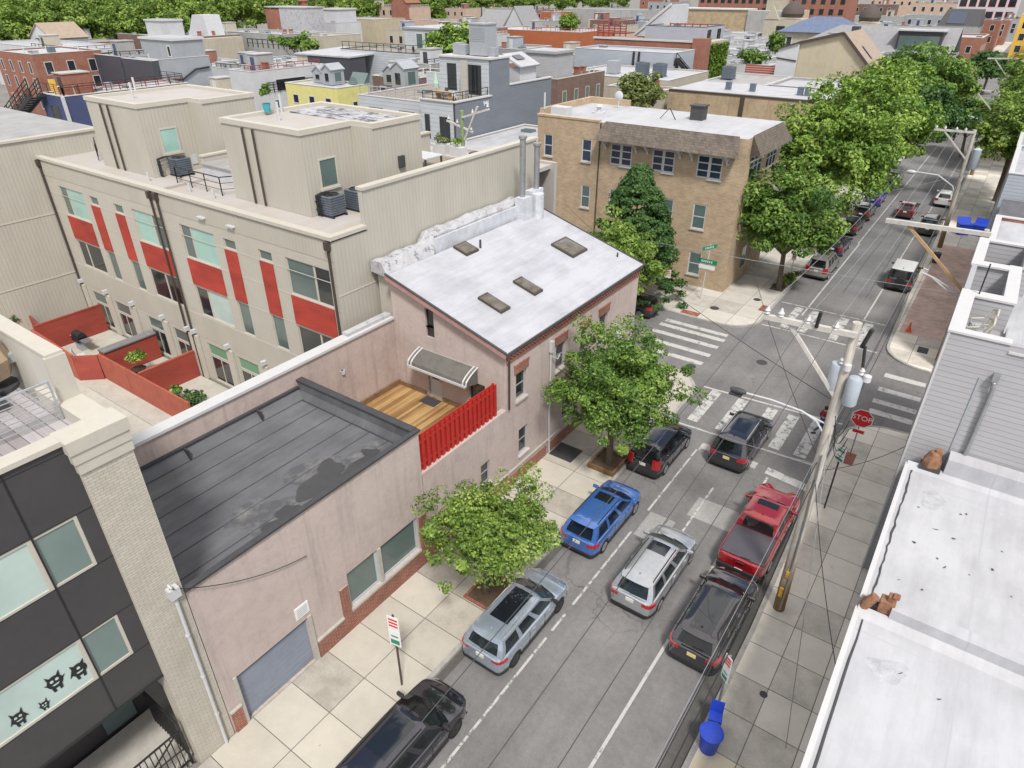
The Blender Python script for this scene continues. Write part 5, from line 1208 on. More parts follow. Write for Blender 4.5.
    if kind != 'pickup':
        m = MB(); m.box(-hw*.72,hw*.72,fr-1.75,fr-1.3,.5,.74); m.box(-hw*.7,hw*.7,fr-1.95,fr-1.75,.6,1.24); m.build('rear_bench', M['seat_cloth'], t)
    # wipers and the black cowl under the windscreen
    m = MB(); m.bar((-.5,fb+.12,hood+.07),(.15,fb-.12,hood+.2),.02); m.bar((.1,fb+.14,hood+.07),(.62,fb-.08,hood+.18),.02); m.bar((-.05,R0+rear-.055,belt+.09),(.38,R0+rear-.02,belt+.12),.018); m.build('wiper', M['rubber'], t)
    # roof skin, matched to the ring
    ring = G[-1]; front = ring[0:nx+1]; right = ring[nx:nx+nyy+1]; back = ring[nx+nyy:2*nx+nyy+1][::-1]; left = [ring[0]]+[ring[N-j] for j in range(1,nyy+1)]
    rows = []
    for j in range(nyy+1):
        q = j/nyy; row = []
        for i in range(nx+1):
            p = i/nx; x = left[j][0]+(right[j][0]-left[j][0])*p
            y = (front[i][1]*(1-q)+back[i][1]*q); s = 1-abs(2*p-1)**3; e = 1-abs(2*q-1)**6
            row.append((x,y,zr-.07+.07*s**.6*e**.6+.0))
        rows.append(row)
    rp = MB(); rp.grid(rows); roof = rp.build('roof', roofmat or paint, t, True, ang=60)
    def onroof(p0,p1,q0,q1,up,nm,mat):
        m = MB(); nn = 6; rr2 = []
        for j in range(nn+1):
            q = (q0+(q1-q0)*j/nn)*nyy; j0 = min(int(q),nyy-1); fq = q-j0; row = []
            for i in range(nn+1):
                p = (p0+(p1-p0)*i/nn)*nx; i0 = min(int(p),nx-1); fp = p-i0
                A_ = Vector(rows[j0][i0]).lerp(Vector(rows[j0][i0+1]),fp); B2 = Vector(rows[j0+1][i0]).lerp(Vector(rows[j0+1][i0+1]),fp)
                v = A_.lerp(B2,fq); row.append((v.x,v.y,v.z+up))
            rr2.append(row)
        return m.grid(rr2).build(nm, mat, roof, True)
    if sunroof: onroof(.2,.8,sunroof[0],sunroof[1],.008,'sunroof',M['sunroof'])
    q = MB(); q.lathe([(.05,0),(.03,.05),(.01,.09)],(0,back[nx//2][1]+.3,zr-.02),8); q.build('antenna', paint, roof)
    if rails:
        for s,side in ((1,right),(-1,left)):
            m = MB(); pts = [(side[j][0]-s*.06,side[j][1],side[j][2]+(.075 if 2 < j < nyy-1 else .035)) for j in range(1,nyy,1)]
            m.tube(pts,.022,6); m.build('roof_rail', M['chrome' if rails == 'chrome' else 'black_m'], roof, True)
    if spoiler:
        m = MB(); p = back; m.add([(x*.96,y+.02,z+.03) for x,y,z in p]+[(x*.9,y-.17,z-.02) for x,y,z in p]+[(x*.9,y-.16,z-.06) for x,y,z in p],[(i,i+1,nx+2+i,nx+1+i) for i in range(nx)]+[(nx+1+i,nx+2+i,2*nx+3+i,2*nx+2+i) for i in range(nx)]); m.build('rear_spoiler', paint, roof, True, ang=60)
    # wheels
    for sx in (-1,1):
        for yc in (ya,yb):
            m = MB(); x0 = sx*(hw-.225); x1 = sx*(hw-.005)
            w_ = .225*sx; prof = [(wheelr*.62,0),(wheelr*.95,0),(wheelr,w_*.15),(wheelr,w_*.85),(wheelr*.95,w_),(wheelr*.66,w_),(wheelr*.64,w_*.8)]
            m.lathe(prof,(x0,yc,wheelr),24,'x'); wh = m.build('wheel', M['rubber'], t, True)
            m = MB(); m.lathe([(wheelr*.66,w_*.98),(wheelr*.60,w_*1.0),(wheelr*.56,w_*.75),(.01,w_*.72)],(x0,yc,wheelr),24,'x')
            for k in range(5):
                a = 2*pi*k/5+.3; m.bar((x0+w_*.93,yc,wheelr),(x0+w_*.93,yc+cos(a)*wheelr*.6,wheelr+sin(a)*wheelr*.6),.055,.05,up=(1,0,0))
            m.lathe([(.06,w_*.7),(.06,w_*1.0),(.02,w_*1.02)],(x0,yc,wheelr),10,'x'); m.build('rim', M[rim], wh, True)
    # lower cladding, bumpers
    def strip(z0,z1,off,path,th=.05):
        m = MB(); rows2 = [[],[],[],[]]
        for i,(x,y) in enumerate(path):
            a = Vector(path[max(i-1,0)]); c_ = Vector(path[min(i+1,len(path)-1)]); d = (c_-a).normalized(); nr = Vector((d.y,-d.x))
            o = Vector((x,y))+nr*off; i_ = Vector((x,y))+nr*(off-th)
            rows2[0].append((i_.x,i_.y,z0)); rows2[1].append((o.x,o.y,z0)); rows2[2].append((o.x,o.y,z1)); rows2[3].append((i_.x,i_.y,z1))
        m.grid(rows2); m.f += [(0,len(path),2*len(path),3*len(path)),tuple(len(path)*k+len(path)-1 for k in range(4))]; return m
    def plan(z, y0, y1, n=10):
        # outline of the body from the left side at y0 round the tail to the right side
        L_ = [(-wid(y0+(R0-y0)*i/n),y0+(R0-y0)*i/n) for i in range(n+1)]; w = wid(R0); mid = [(-w*.86,R0-.05),(-w*.45,R0-.055),(0,R0-.058),(w*.45,R0-.055),(w*.86,R0-.05)]
        return L_+mid+[(-x,y) for x,y in L_[::-1]]
    tailp = plan(0,R0+.42,0)
    strip(.27,.40,.012,tailp,.10).build('rear_bumper', M[lower] if lower != 'paint' else paint, t, True, ang=50)
    fp = [(x,-y) for x,y in [(-wid(-(R0+.1*0)) ,0)]] if False else None
    m = MB(); w = wid(R1); m.box(-w*.8,w*.8,R1-.05,R1+.065,.26,.48); m.box(-w*.5,w*.5,R1-.02,R1+.07,.52,.66); m.build('front_grille', M['clad'], t, bevel=.02)
    for s in (-1,1):
        m = MB(); y0_,y1_ = ya+ra-.02, yb-ra+.02; x = s*hw; m.box(min(x*.93,x*1.008),max(x*.93,x*1.008),y0_,y1_,.22,.36); m.build('sill_cladding', M['clad'], t)
        # headlight and tail light wrap round the corners
        pth = [(s*wid(R1-.3+.3*i/8),R1-.3+.3*i/8) for i in range(9)]+[(s*wid(R1)*.82,R1+.045)]
        if s > 0: pth = pth
        else: pth = pth[::-1]
        pth2 = pth if s > 0 else pth
        zz = hood-.30
        strip(zz-.16,zz-.05,.004,pth2[::-1],.05).build('headlight', M['lamp_clear'], t, True)
        z0,z1,rl = tail
        tp = [(-wid(R0+rl*(1-i/5)),R0+rl*(1-i/5)) for i in range(6)]+[(-wid(R0)*.9,R0-.045),(-wid(R0)*.62,R0-.052)]
        if s > 0: tp = [(-x,y) for x,y in tp[::-1]]
        strip(z0,z1-.03,.014,tp,.06).build('tail_light', M['tail'], t, True)
        m = MB(); ym = fb-.28; m.box(min(s*(hw*.9),s*(hw+.19)),max(s*(hw*.9),s*(hw+.19)),ym-.06,ym+.06,belt+.02,belt+.17); m.build('wing_mirror', paint if rim != 'rim_dark' else M['black_m'], t, bevel=.03)
        for k in ((-.35,.75) if kind != 'pickup' else (.1,1.0)): m = MB(); m.box(min(s*hw*.98,s*(hw+.025)),max(s*hw*.98,s*(hw+.025)),k-.1,k+.1,belt-.17,belt-.14); m.build('door_handle', paint, t)
        # door seams
    m = MB()
    for s in (-1,1):
        for y in (-.62,.42,1.28):
            m.box(min(s*hw*.985,s*(hw+.004)),max(s*hw*.985,s*(hw+.004)),y-.006,y+.006,.37,belt-.1)
    m.build('door_seam', M['rubber'], t)
    m = MB(); zp = .86 if kind != 'pickup' else .56; m.box(-.17,.17,R0-.075,R0-.05,zp-.09,zp+.07); m.build('licence_plate', M[plate], t)
    if kind == 'pickup':
        m = MB(); m.box(-hw*.88,hw*.88,R0+.1,cab0-.05,1.13,1.165); m.build('bed_cover', cover or M['bed_cover'], t, bevel=.01)
        m = MB(); m.box(-.16,.16,R0-.062,R0-.05,.86,.96); m.build('tailgate_badge', M['chrome'], t)
        m = MB(); m.box(-hw*.92,hw*.92,R0-.13,R0+.05,.42,.62); m.build('step_bumper', M['rubber'], t, bevel=.02)
    if spare:
        m = MB(); m.lathe([(.2,0),(.36,0),(.38,-.05),(.38,-.2),(.34,-.25),(.2,-.25)],(.12,R0-.06,.98),20,'y'); m.build('spare_wheel', M['rubber'], t, True)
    t.location = (loc[0],loc[1],.004); t.rotation_euler = (0,0,rz)
    return t
G_near = 'cars on the near block'
car('parked_car','black glossy suv parked at the left kerb nearest the camera, its roof reflecting clouds',carpaint('black_car_paint',(.035,.036,.05),.6,.12),4.95,1.96,1.68,loc=(-10.35,8.3),rim='rim_dark',rails=True,glassroof=True,sunroof=(.08,.62),tail=(.80,1.0,.3))
car('parked_car','pale silver-blue crossover with black panoramic roof parked under the near street tree',carpaint('pale_blue_car_paint',(.36,.42,.50),.5,.25),4.85,1.96,1.64,loc=(-10.28,14.85),roofmat=None,sunroof=(.05,.72),rails='chrome',rim='rim_dark',tail=(.86,1.0,.36))
car('parked_car','bright blue estate car parked at the left kerb between the two street trees',carpaint('blue_car_paint',(.06,.17,.50),.45,.25),4.85,1.92,1.64,loc=(-10.4,21.95),sunroof=(.1,.34),rails=True,tail=(.80,1.0,.34),rr=.55)
car('parked_car','black suv with tall red tail lights parked under the round street tree',carpaint('black_car_paint_b',(.03,.032,.04),.6,.14),4.6,1.92,1.72,loc=(-10.5,28.6),rails=True,tail=(.72,1.32,.14))
car('moving_car','silver wagon driving in the middle of the street',carpaint('silver_car_paint',(.45,.47,.50),.6,.28),4.95,1.95,1.64,loc=(-6.98,20.4),sunroof=(.08,.34),rails=True,tail=(.80,1.0,.34),rr=.5)
car('moving_car','black suv waiting at the crosswalk with silver roof rails',carpaint('black_car_paint_c',(.035,.036,.048),.6,.14),5.1,2.06,1.84,loc=(-7.18,31.85),sunroof=(.05,.7),rails='chrome',plate='plate_y',tail=(.82,1.06,.3))
car('parked_car','black crossover parked at the right kerb behind the red pickup',carpaint('black_car_paint_d',(.04,.038,.045),.6,.14),4.95,1.96,1.68,loc=(-3.95,19.4),sunroof=(.12,.95),rails=False,plate='plate_y',tail=(.86,1.04,.4))
car('pickup_truck','red pickup truck with black bed cover parked at the right kerb',carpaint('red_car_paint',(.30,.008,.014),.3,.22),5.75,2.06,1.80,hood=1.12,belt=1.12,kind='pickup',loc=(-4.05,25.2),rails=False,spoiler=False,tail=(.78,1.1,.14),sunroof=(.15,.42),fr=.85,fb=1.55,cat='pickup truck',wheelr=.38,lower='clad')
car('parked_car','grey older suv with roof rack parked at the left kerb past the intersection',carpaint('champagne_car_paint',(.33,.32,.30),.5,.3),4.9,1.95,1.86,loc=(-10.35,62.0),rails=True,tail=(.70,1.2,.12),belt=1.08,hood=1.06)
car('parked_car','dark jeep-like suv with white hard top parked at the right kerb past the intersection',carpaint('dark_jeep_paint',(.02,.025,.032),.2,.3),4.9,2.05,1.95,loc=(-4.1,63.2),roofmat=M['white'],rails=False,belt=1.16,hood=1.14,rear=.03,rr=.16,spoiler=False,tail=(.75,1.0,.1),spare=True,kind='van')
car('moving_car','dark red hatchback driving up the far street',carpaint('dark_red_paint',(.10,.02,.03),.3,.3),4.4,1.8,1.5,loc=(-7.1,85.5),rails=False,rr=.9)
car('parked_car','black van-like car parked at the right kerb beside the blue bin, past the jeep',carpaint('black_car_paint_e',(.015,.015,.016),.1,.3),4.7,1.88,1.75,loc=(-4.25,80.5),rails=False,tail=(.8,1.0,.1))
car('parked_car','white saloon parked at the far right kerb',carpaint('white_car_paint',(.6,.6,.6),.1,.3),4.6,1.84,1.5,loc=(-4.3,93.0),rails=False,rr=1.0)
car('parked_car','vivid blue small car parked at the far left kerb beyond the big trees',carpaint('vivid_blue_paint',(.03,.06,.45),.2,.3),4.2,1.75,1.5,loc=(-10.9,88.5),rails=False)
car('parked_car','dark car half hidden under the big street trees on the far left kerb',carpaint('black_car_paint_f',(.02,.02,.025),.2,.3),4.5,1.8,1.55,loc=(-10.85,82.0),rails=False)
car('parked_car','dark violet car parked just beyond the grey older suv at the left kerb',carpaint('violet_paint',(.035,.025,.06),.3,.3),4.4,1.8,1.5,loc=(-10.6,68.5),rails=False)
car('parked_car','black car under the far end of the left tree row',carpaint('black_car_paint_g',(.02,.02,.02),.2,.3),4.5,1.8,1.5,loc=(-10.9,76),rails=False)
car('parked_car','small silver car parked at the far left kerb behind the vivid blue one',carpaint('silver_paint_b',(.4,.4,.42),.4,.3),4.3,1.78,1.5,loc=(-11.0,101),rails=False)
car('moving_car','red car in the distance at the far end of the street',carpaint('far_red_paint',(.42,.02,.03),.2,.3),4.4,1.8,1.5,loc=(-4.2,157),rails=False)
car('moving_car','white car in the distance left of the far red car',carpaint('far_white_paint',(.6,.6,.62),.1,.3),4.4,1.8,1.5,loc=(-8.0,150),rails=False)
car('parked_car','dark car standing at the corner of the side street behind the pink house',carpaint('black_car_paint_h',(.02,.02,.022),.2,.3),4.4,1.8,1.5,loc=(-20.6,44.6),rz=R(90),rails=False)
# ------------------------------------------------------------------ street furniture
def text_mesh(name, s, size, mat, parent, loc, rot, th=.006):
    c = bpy.data.curves.new(name,'FONT'); c.body = s; c.size = size; c.align_x = 'CENTER'; c.align_y = 'CENTER'; c.extrude = th
    o = bpy.data.objects.new(name, c); COL.objects.link(o); dg = bpy.context.evaluated_depsgraph_get()
    me = bpy.data.meshes.new_from_object(o.evaluated_get(dg)); bpy.data.objects.remove(o); me.materials.clear(); me.materials.append(mat)
    o = bpy.data.objects.new(name, me); COL.objects.link(o); o.rotation_euler = rot
    if parent is not None:
        org = Vector(ORG.get(parent,(0,0,0))); o.parent = parent; o.location = Vector(loc)-org
    else: o.location = loc
    return o
def octa(r): return [(r*cos(pi/8+i*pi/4), r*sin(pi/8+i*pi/4)) for i in range(8)]
t = thing('stop_sign','red octagonal STOP sign on a thin post at the right street corner','stop sign',(-2.05,34.3,.13))
m = MB(); m.box(-2.08,-2.02,34.32,34.37,.13,3.0); m.build('post', M['grey_m'], t)
tl = R(0)
m = MB(); m.extr([(-2.02+x,34.30,2.55+z) for x,z in octa(.56)],(0,.012,0)); w_ = m.build('sign_rim', M['sign_white'], t)
m = MB(); m.extr([(-2.02+x,34.288,2.55+z) for x,z in octa(.51)],(0,.01,0)); pl = m.build('sign_plate', M['sign_red'], t)
text_mesh('lettering','STOP',.40,M['sign_white'],pl,(-2.02,34.285,2.56),(R(90),0,0))
m = MB(); m.box(-2.32,-1.72,34.30,34.315,1.62,1.86); pp = m.build('lower_plate', M['sign_white'], t); m = MB(); m.box(-2.29,-1.75,34.292,34.30,1.65,1.83); m.build('lower_plate_face', M['sign_red'], pp)
def parking_sign(x,y,h,w,zs,rz,label,post='brown_m'):
    t = thing('parking_sign', label, 'parking sign', (x,y,.13), rz, world=False, group='parking signs on the pavements')
    m = MB(); m.box(-.03,.03,-.02,.03,0,h); m.build('post', M[post], t)
    for z0,z1,kind in zs:
        m = MB(); m.box(-w/2,w/2,-.04,-.025,z0,z1); p = m.build('sign_plate', M['sign_white'], t)
        m = MB(); H_ = z1-z0
        if kind == 'r':
            for k in range(3): m.box(-w*.38,w*.38,-.045,-.04,z1-H_*(.2+.22*k)-.05,z1-H_*(.2+.22*k)+.03)
            m.build('red_print', M['sign_red'], p)
        else:
            m.box(-w*.38,w*.38,-.045,-.04,z0+H_*.12,z0+H_*.42); m.box(-w*.3,w*.3,-.045,-.04,z0+H_*.6,z0+H_*.7); m.build('green_print', M['sign_green'], p)
    return t
parking_sign(-12.16,10.15,3.72,.46,[(2.95,3.65,'r'),(2.2,2.93,'g')],R(12),'white two-plate parking sign on a brown post on the left pavement by the garage')
parking_sign(-2.5,16.0,2.75,.34,[(2.1,2.7,'r'),(1.5,2.08,'g')],R(-35),'white parking sign on a thin post above the blue bins on the right pavement','grey_m')
parking_sign(-2.1,29.1,3.75,.5,[(3.35,3.7,'g'),(2.85,3.32,'g')],R(-30),'white and green parking sign on a dark post between utility pole and stop sign','dark')
parking_sign(-18.7,47.1,2.9,.5,[(2.2,2.85,'r')],R(10),'small white sign on a black post on the far left corner pavement','black_m')
parking_sign(-11.9,57.4,2.6,.35,[(2.0,2.6,'r')],R(10),'white post with a small sign beside the far big tree trunk','white_m')
t = thing('street_name_sign','green street name signs on a white post at the far street corner','street sign',(-16.7,49.7,.13)); m = MB(); m.tube([(-16.7,49.7,.13),(-16.55,49.7,4.7)],.045,8); m.build('post', M['white_m'], t)
for i,(z,rz_) in enumerate(((3.35,0),(4.5,65))):
    m = MB(); c_,s_ = cos(R(rz_)),sin(R(rz_)); w2 = .75
    a = Vector((-16.55-w2*c_,49.6-w2*s_,z)); b = Vector((-16.55+w2*c_,49.6+w2*s_,z)); m.bar(a,b,.03,.36 if i == 0 else .3); p = m.build('name_plate', M['sign_green'], t)
    m = MB(); n_ = Vector((s_,-c_,0))*.02
    for k in range(6): q0 = a.lerp(b,.2+k*.105)+n_; m.bar(q0+Vector((0,0,-.07)),q0+Vector((0,0,.08)),.07,.02)
    m.build('white_print', M['sign_white'], p)
m = MB(); m.box(-17.2,-15.9,49.56,49.6,2.75,3.05); m.build('route_plate', M['sign_white'], t)
# utility poles
def pole(name,label,x,y,h,r=.2,arm=None,lean=(0,0),group='utility poles along the street'):
    t = thing(name,label,'utility pole',(x,y,.1),group=group); top = (x+lean[0],y+lean[1],h)
    m = MB(); n = 9; pts = [Vector((x,y,.1)).lerp(Vector(top),i/n) for i in range(n+1)]; m.tube(pts,[r*(1.15-.4*i/n) for i in range(n+1)],14); m.build('mast', M['wood_pole'], t, True)
    return t,Vector(top)
T1,tp1 = pole('utility_pole','tall weathered wooden utility pole with transformers on the right pavement by the red pickup',-2.06,21.65,12.95,.195,lean=(-.15,0))
m = MB(); m.bar((-5.0,21.45,12.5),(-2.1,21.45,12.62),.15,.17); m.bar((-4.15,21.5,12.45),(-2.2,21.6,10.2),.11); m.build('crossarm', M['white_m'] if False else plain('bleached_wood',(.50,.48,.45),.8,var=.2,sc=4), T1)
m = MB()
for x in (-4.9,-4.45,-3.6,-2.75): m.lathe([(.05,0),(.1,.05),(.06,.1),(.11,.15),(.07,.2),(.03,.32)],(x,21.45,12.6),10)
each(m,'insulator', M['white'], T1, smooth=True)
m = MB(); m.tube([(-3.3,21.35,12.6),(-3.25,21.2,13.2)],.06,8); m.tube([(-1.9,21.6,12.2),(-1.75,21.5,12.9)],.07,8); m.tube([(-1.8,21.5,12.3),(-1.7,21.5,11.6)],.05,8); m.build('fuse_cutout', M['black_m'], T1, True)
for x,z in ((-2.42,10.4),(-1.78,10.2)):
    m = MB(); m.lathe([(.2,0),(.225,.05),(.225,.95),(.2,1.0),(.05,1.07)],(x,21.75 if x < -2 else 21.45,z),20); tr = m.build('transformer', plain('pale_blue_grey_metal',(.36,.405,.46),.45,var=.12,sc=3), T1, True)
    m = MB(); m.lathe([(.04,0),(.09,.06),(.05,.12),(.09,.18),(.04,.26)],(x+.1,21.6,z+1.04),8); m.lathe([(.12,0),(.12,.2),(.03,.24)],(x+.3,21.5,z+.95),10); m.build('bushing', M['white'], tr, True)
m = MB(); m.tube([(-2.15,21.6,8.3),(-2.3,21.6,8.8),(-2.6,21.6,9.15),(-3.1,21.6,9.35),(-4.2,21.6,9.42),(-5.1,21.6,9.38)],.035,8); m.tube([(-2.15,21.62,9.1),(-3.0,21.62,9.3)],.03,6); la = m.build('lamp_arm', M['white_m'], T1, True)
m = MB(); m.lathe([(.03,-.05),(.09,.0),(.12,.2),(.11,.4),(.04,.55)],(-5.6,21.6,9.38),12,'x'); m.build('lamp_head', M['dark'], la, True)
m = MB(); m.box(-5.65,-5.2,21.5,21.7,9.18,9.24); m.build('lamp_lens', M['dark'], la)
m = MB(); m.tube([(-1.98,21.42,.3),(-2.02,21.42,5),(-2.1,21.42,8)],.035,6); m.build('ground_conduit', M['grey_m'], T1)
m = MB(); m.box(-2.2,-2.05,21.36,21.4,1.0,1.5); m.box(-2.14,-2.02,21.37,21.41,2.1,2.4)
m.build('yellow_tag', plain('faded_yellow_paint',(.50,.30,.03),.7,var=.5,sc=9), T1, True)
m = MB()
for k in range(4): m.tube([(-2.05+.28*(1-cos(a*.5))*.8+.05*k, 21.5+.3*sin(a*.5)*(.5+.3*k), 9.6-.35*k-.8*sin(a*.5)**2) for a in [i*2*pi/12 for i in range(13)]],.014,5)
m.build('cable_loop', M['black_m'], T1, True)
T2,tp2 = pole('utility_pole','wooden utility pole with white crossarm in front of the far street trees',-2.6,75,10.9,.2,lean=(-.3,0))
m = MB(); m.bar((-6.05,74.8,10.65),(-2.85,74.8,10.7),.16); m.bar((-5.2,74.8,10.6),(-2.9,74.9,8.4),.12); m.build('crossarm', bpy.data.materials['bleached_wood'], T2)
m = MB(); m.lathe([(.3,0),(.34,.06),(.34,1.7),(.1,1.85)],(-2.2,74.9,7.6),14); m.build('transformer', bpy.data.materials['pale_blue_grey_metal'], T2, True)
m = MB()
for x in (-5.9,-5.2,-4.3,-3.6): m.lathe([(.05,0),(.12,.05),(.07,.1),(.12,.15),(.03,.3)],(x,74.8,10.73),8)
each(m,'insulator', M['white'], T2, smooth=True)
m = MB(); m.tube([(-2.75,75,5.0),(-3.2,75,5.9),(-4.6,75,6.7),(-6.6,75,6.75)],.07,8); m.lathe([(.06,-.1),(.2,.1),(.2,.5),(.06,.8)],(-7.2,75,6.7),10,'x'); m.build('lamp_arm', M['white_m'], T2, True)
T3,tp3 = pole('utility_pole','distant wooden utility pole with crossarm and white insulators further up the street',-3.0,110,10.6,.2)
m = MB(); m.bar((-6.3,109.8,10.5),(-2.9,109.8,10.4),.16); m.bar((-5.6,109.8,10.4),(-3.0,109.9,8.0),.13); m.build('crossarm', bpy.data.materials['bleached_wood'], T3)
m = MB(); m.tube([(-3.0,110,6.2),(-4.0,110,7.0),(-7,110,7.6)],.08,8); m.build('lamp_arm', M['white_m'], T3, True)
T4,tp4 = pole('utility_pole','most distant utility pole with white transformer box near the end of the street',-3.4,150,11.5,.2)
m = MB(); m.bar((-7.5,149.8,11.2),(-2,149.8,11.4),.2); m.bar((-6.3,149.8,11.1),(-3.5,149.9,8.2),.16); m.build('crossarm', bpy.data.materials['bleached_wood'], T4); m = MB(); m.lathe([(.4,0),(.45,2.0),(.1,2.1)],(-2.7,149.5,7.6),12); m.build('transformer', M['white_m'], T4, True)
T5,tp5 = pole('utility_pole','brown wooden pole with a long timber crossarm and raw brace behind the grey terrace house',.42,49.2,9.2,.2)
m = MB(); m.bar((-5.1,49.0,8.84),(.7,49.0,8.98),.24,.26); m.build('crossarm', bpy.data.materials['bleached_wood'], T5); m = MB(); m.bar((-3.85,49.05,8.8),(.3,49.15,5.2),.17); m.build('brace', M['wood_raw'], T5)
m = MB(); m.tube([(.35,49.2,4.6),(-.5,49.1,5.0),(-1.6,49,5.75),(-2.2,49,5.9)],.06,8); m.tube([(.35,49.2,5.0),(-.6,49.1,5.3),(-1.5,49,5.75)],.045,8); m.tube([(-2.0,49,5.95),(-1.9,49,6.15),(-2.15,49,6.2)],.04,6); m.build('bracket', M['white_m'], T5, True)
def wire(label,a,b,sag,r=.010,mat='black_m',n=26,group='overhead wires'):
    a = Vector(a); b = Vector(b); m = MB(); m.tube([a.lerp(b,i/n)-Vector((0,0,sag*4*(i/n)*(1-i/n))) for i in range(n+1)], r, 5)
    return tag(m.build('overhead_wire', M[mat], None, True), label, 'wire', group)
for i,(x,x2,nm) in enumerate([(-4.9,-5.9,'outermost left'),(-3.6,-4.3,'second from the left'),(-2.75,-3.6,'innermost')]):
    wire(f'{nm} bare wire running towards the camera from the near pole crossarm',(x,21.45,12.92),(x+.1,-26,12.6),.9,.009,'dark')
    wire(f'{nm} bare wire running up the street from the near pole crossarm',(x,21.45,12.92),(x2,74.8,11.0),.9,.011,'grey_m')
for i,(dx,z,s_,r_) in enumerate([(0,7.6,.75,.016),(-.12,7.3,.95,.012),(.1,6.9,1.1,.016),(.02,8.4,.8,.009)]):
    nm = ['thick black cable, top of the bundle','thin black cable inside the bundle','thick black cable, lowest of the bundle','thin grey cable above the bundle'][i]
    wire(nm+' beside the near pole, towards the camera',(-2.2+dx,21.5,z),(-2.3+dx,-26,z+.4),s_,r_,'black_m' if i != 3 else 'grey_m'); wire(nm+' beside the near pole, up the street',(-2.2+dx,21.6,z),(-2.7+dx,75,z-.4),s_,r_,'black_m' if i != 3 else 'grey_m')
wire('upper grey wire slung across the intersection in front of the tan brick apartments',(.3,49,5.0),(-34,42,6.8),.35,.02,'grey_m'); wire('lower dark wire slung across the intersection in front of the apartment door',(-2.2,21.7,10.0),(-30,50,5.6),.6,.014)
wire('dark service wire from the near pole to the brick apartments',(-2.2,21.7,7.6),(-15.8,52,7.8),.8,.014)
wire('service drop from the near pole down to the grey siding house',(-2.1,21.65,7.2),(.2,26.1,6.6),.25,.014); wire('service drop from the near pole to the bottom right white-roofed house',(-2.1,21.6,6.8),(.45,14.5,6.0),.3,.014)
wire('black service wire sagging from the pale brick pier to the garage front',(-15.3,5.1,7.6),(-15.42,9.5,5.2),.35,.014); wire('service wire along the upper street wall of the pink house',(-15.3,25.3,6.2),(-2.2,21.7,7.4),.7,.012,'grey_m')
wire('slack wire across the far street beyond the jeep',(-15.7,60,5.8),(-2.8,75,7.0),.6,.02,'grey_m')
# guy wire and its anchor shadowless rod
wire('steel guy wire from the near pole down to the right pavement',(-2.1,21.6,9.0),(-.1,15.8,.2),.0,.012,'grey_m',4)
# bins and cone
def bin_(x,y,rz,label,r=.3,h=.85,lid=True,square=False):
    t = thing('recycling_bin',label,'bin',(x,y,.135),rz,'blue recycling bins',world=False); m = MB()
    if not square: m.lathe([(r*.78,0),(r,h),(r*1.06,h),(r*1.06,h-.05)],(0,0,0),20)
    else: m.add([(-r*.8,-r*.6,0),(r*.8,-r*.6,0),(r*.8,r*.6,0),(-r*.8,r*.6,0),(-r,-r*.8,h),(r,-r*.8,h),(r,r*.8,h),(-r,r*.8,h)],[(3,2,1,0),(0,1,5,4),(1,2,6,5),(2,3,7,6),(3,0,4,7)])
    m.build('tub', M['blue_plastic'], t, True)
    m = MB()
    if not square: m.lathe([(r*1.1,0),(r*1.1,.04),(r*.8,.08),(.01,.1)],(0,0,h),20); m.box(-.1,.1,r*.98,r*1.2,h-.08,h+.03)
    else: m.box(-r*1.02,r*1.02,-r*.82,r*.82,h-.06,h-.0); m.add([(-r,r*.8,h),(r,r*.8,h),(r,r*1.1,h+.5),(-r,r*1.1,h+.5),(-r,r*.86,h),(r,r*.86,h),(r,r*1.16,h+.5),(-r,r*1.16,h+.5)],[(0,1,2,3),(4,5,6,7),(0,1,5,4),(2,3,7,6),(0,3,7,4),(1,2,6,5)])
    m.build('lid', M['blue_plastic'], t, True); return t
bin_(-2.22,14.35,R(-10),'round blue recycling bin with its lid on at the right kerb',.36,.85); bin_(-2.35,15.15,R(15),'narrow open blue recycling bucket behind the round blue bin',.22,.62,square=True)
bin_(-1.3,80.8,R(20),'large blue bin standing on the far right pavement, left of its neighbour',.62,1.1,square=True); bin_(.0,81.2,R(-10),'large blue bin on the far right pavement against the house wall',.62,1.1,square=True)
t = thing('trash_can','dark grey trash can at the far right kerb behind the brick paving','bin',(-2.4,70,.14)); m = MB(); m.lathe([(.25,0),(.32,.9),(.34,.92),(.1,1.0)],(-2.4,70,.14),14); m.build('can', M['dark'], t)
t = thing('traffic_cone','orange traffic cone on the brick corner pavement','traffic cone',(-2.0,52.9,.14)); m = MB(); m.lathe([(.15,.03),(.04,.72),(.01,.74)],(-2.0,52.9,.14),14); m.build('cone', M['orange_plastic'], t, True); m = MB(); m.box(-2.22,-1.78,52.68,53.12,.14,.17); m.build('base', M['orange_plastic'], t)
# roof-terrace style timber utility frame behind the tan house
t = thing('utility_pole','green-painted old utility pole with bleached crossarms behind the tan roof terrace','utility pole',(-36.3,44,.0),group='utility poles along the street'); m = MB(); m.tube([(-36.3,44,0),(-36.3,44,13.4)],[.2,.15],10); m.build('mast', plain('mossy_green_wood',(.22,.30,.14),.9,var=.4,sc=3), t)
m = MB(); m.bar((-37.9,44,12.5),(-35.2,44,11.85),.14); m.bar((-36.2,43.9,12.9),(-33.5,43.9,13.75),.15); m.bar((-36.0,43.9,11.2),(-34.6,43.9,13.85),.14); m.build('crossarm', bpy.data.materials['bleached_wood'], t)
m = MB()
for x,z in ((-37.7,12.6),(-36.8,12.4),(-35.4,12.0),(-35.2,13.3),(-33.7,13.85)): m.lathe([(.06,0),(.12,.06),(.07,.14),(.03,.3)],(x,44,z),8)
each(m,'insulator', M['white'], t, smooth=True)
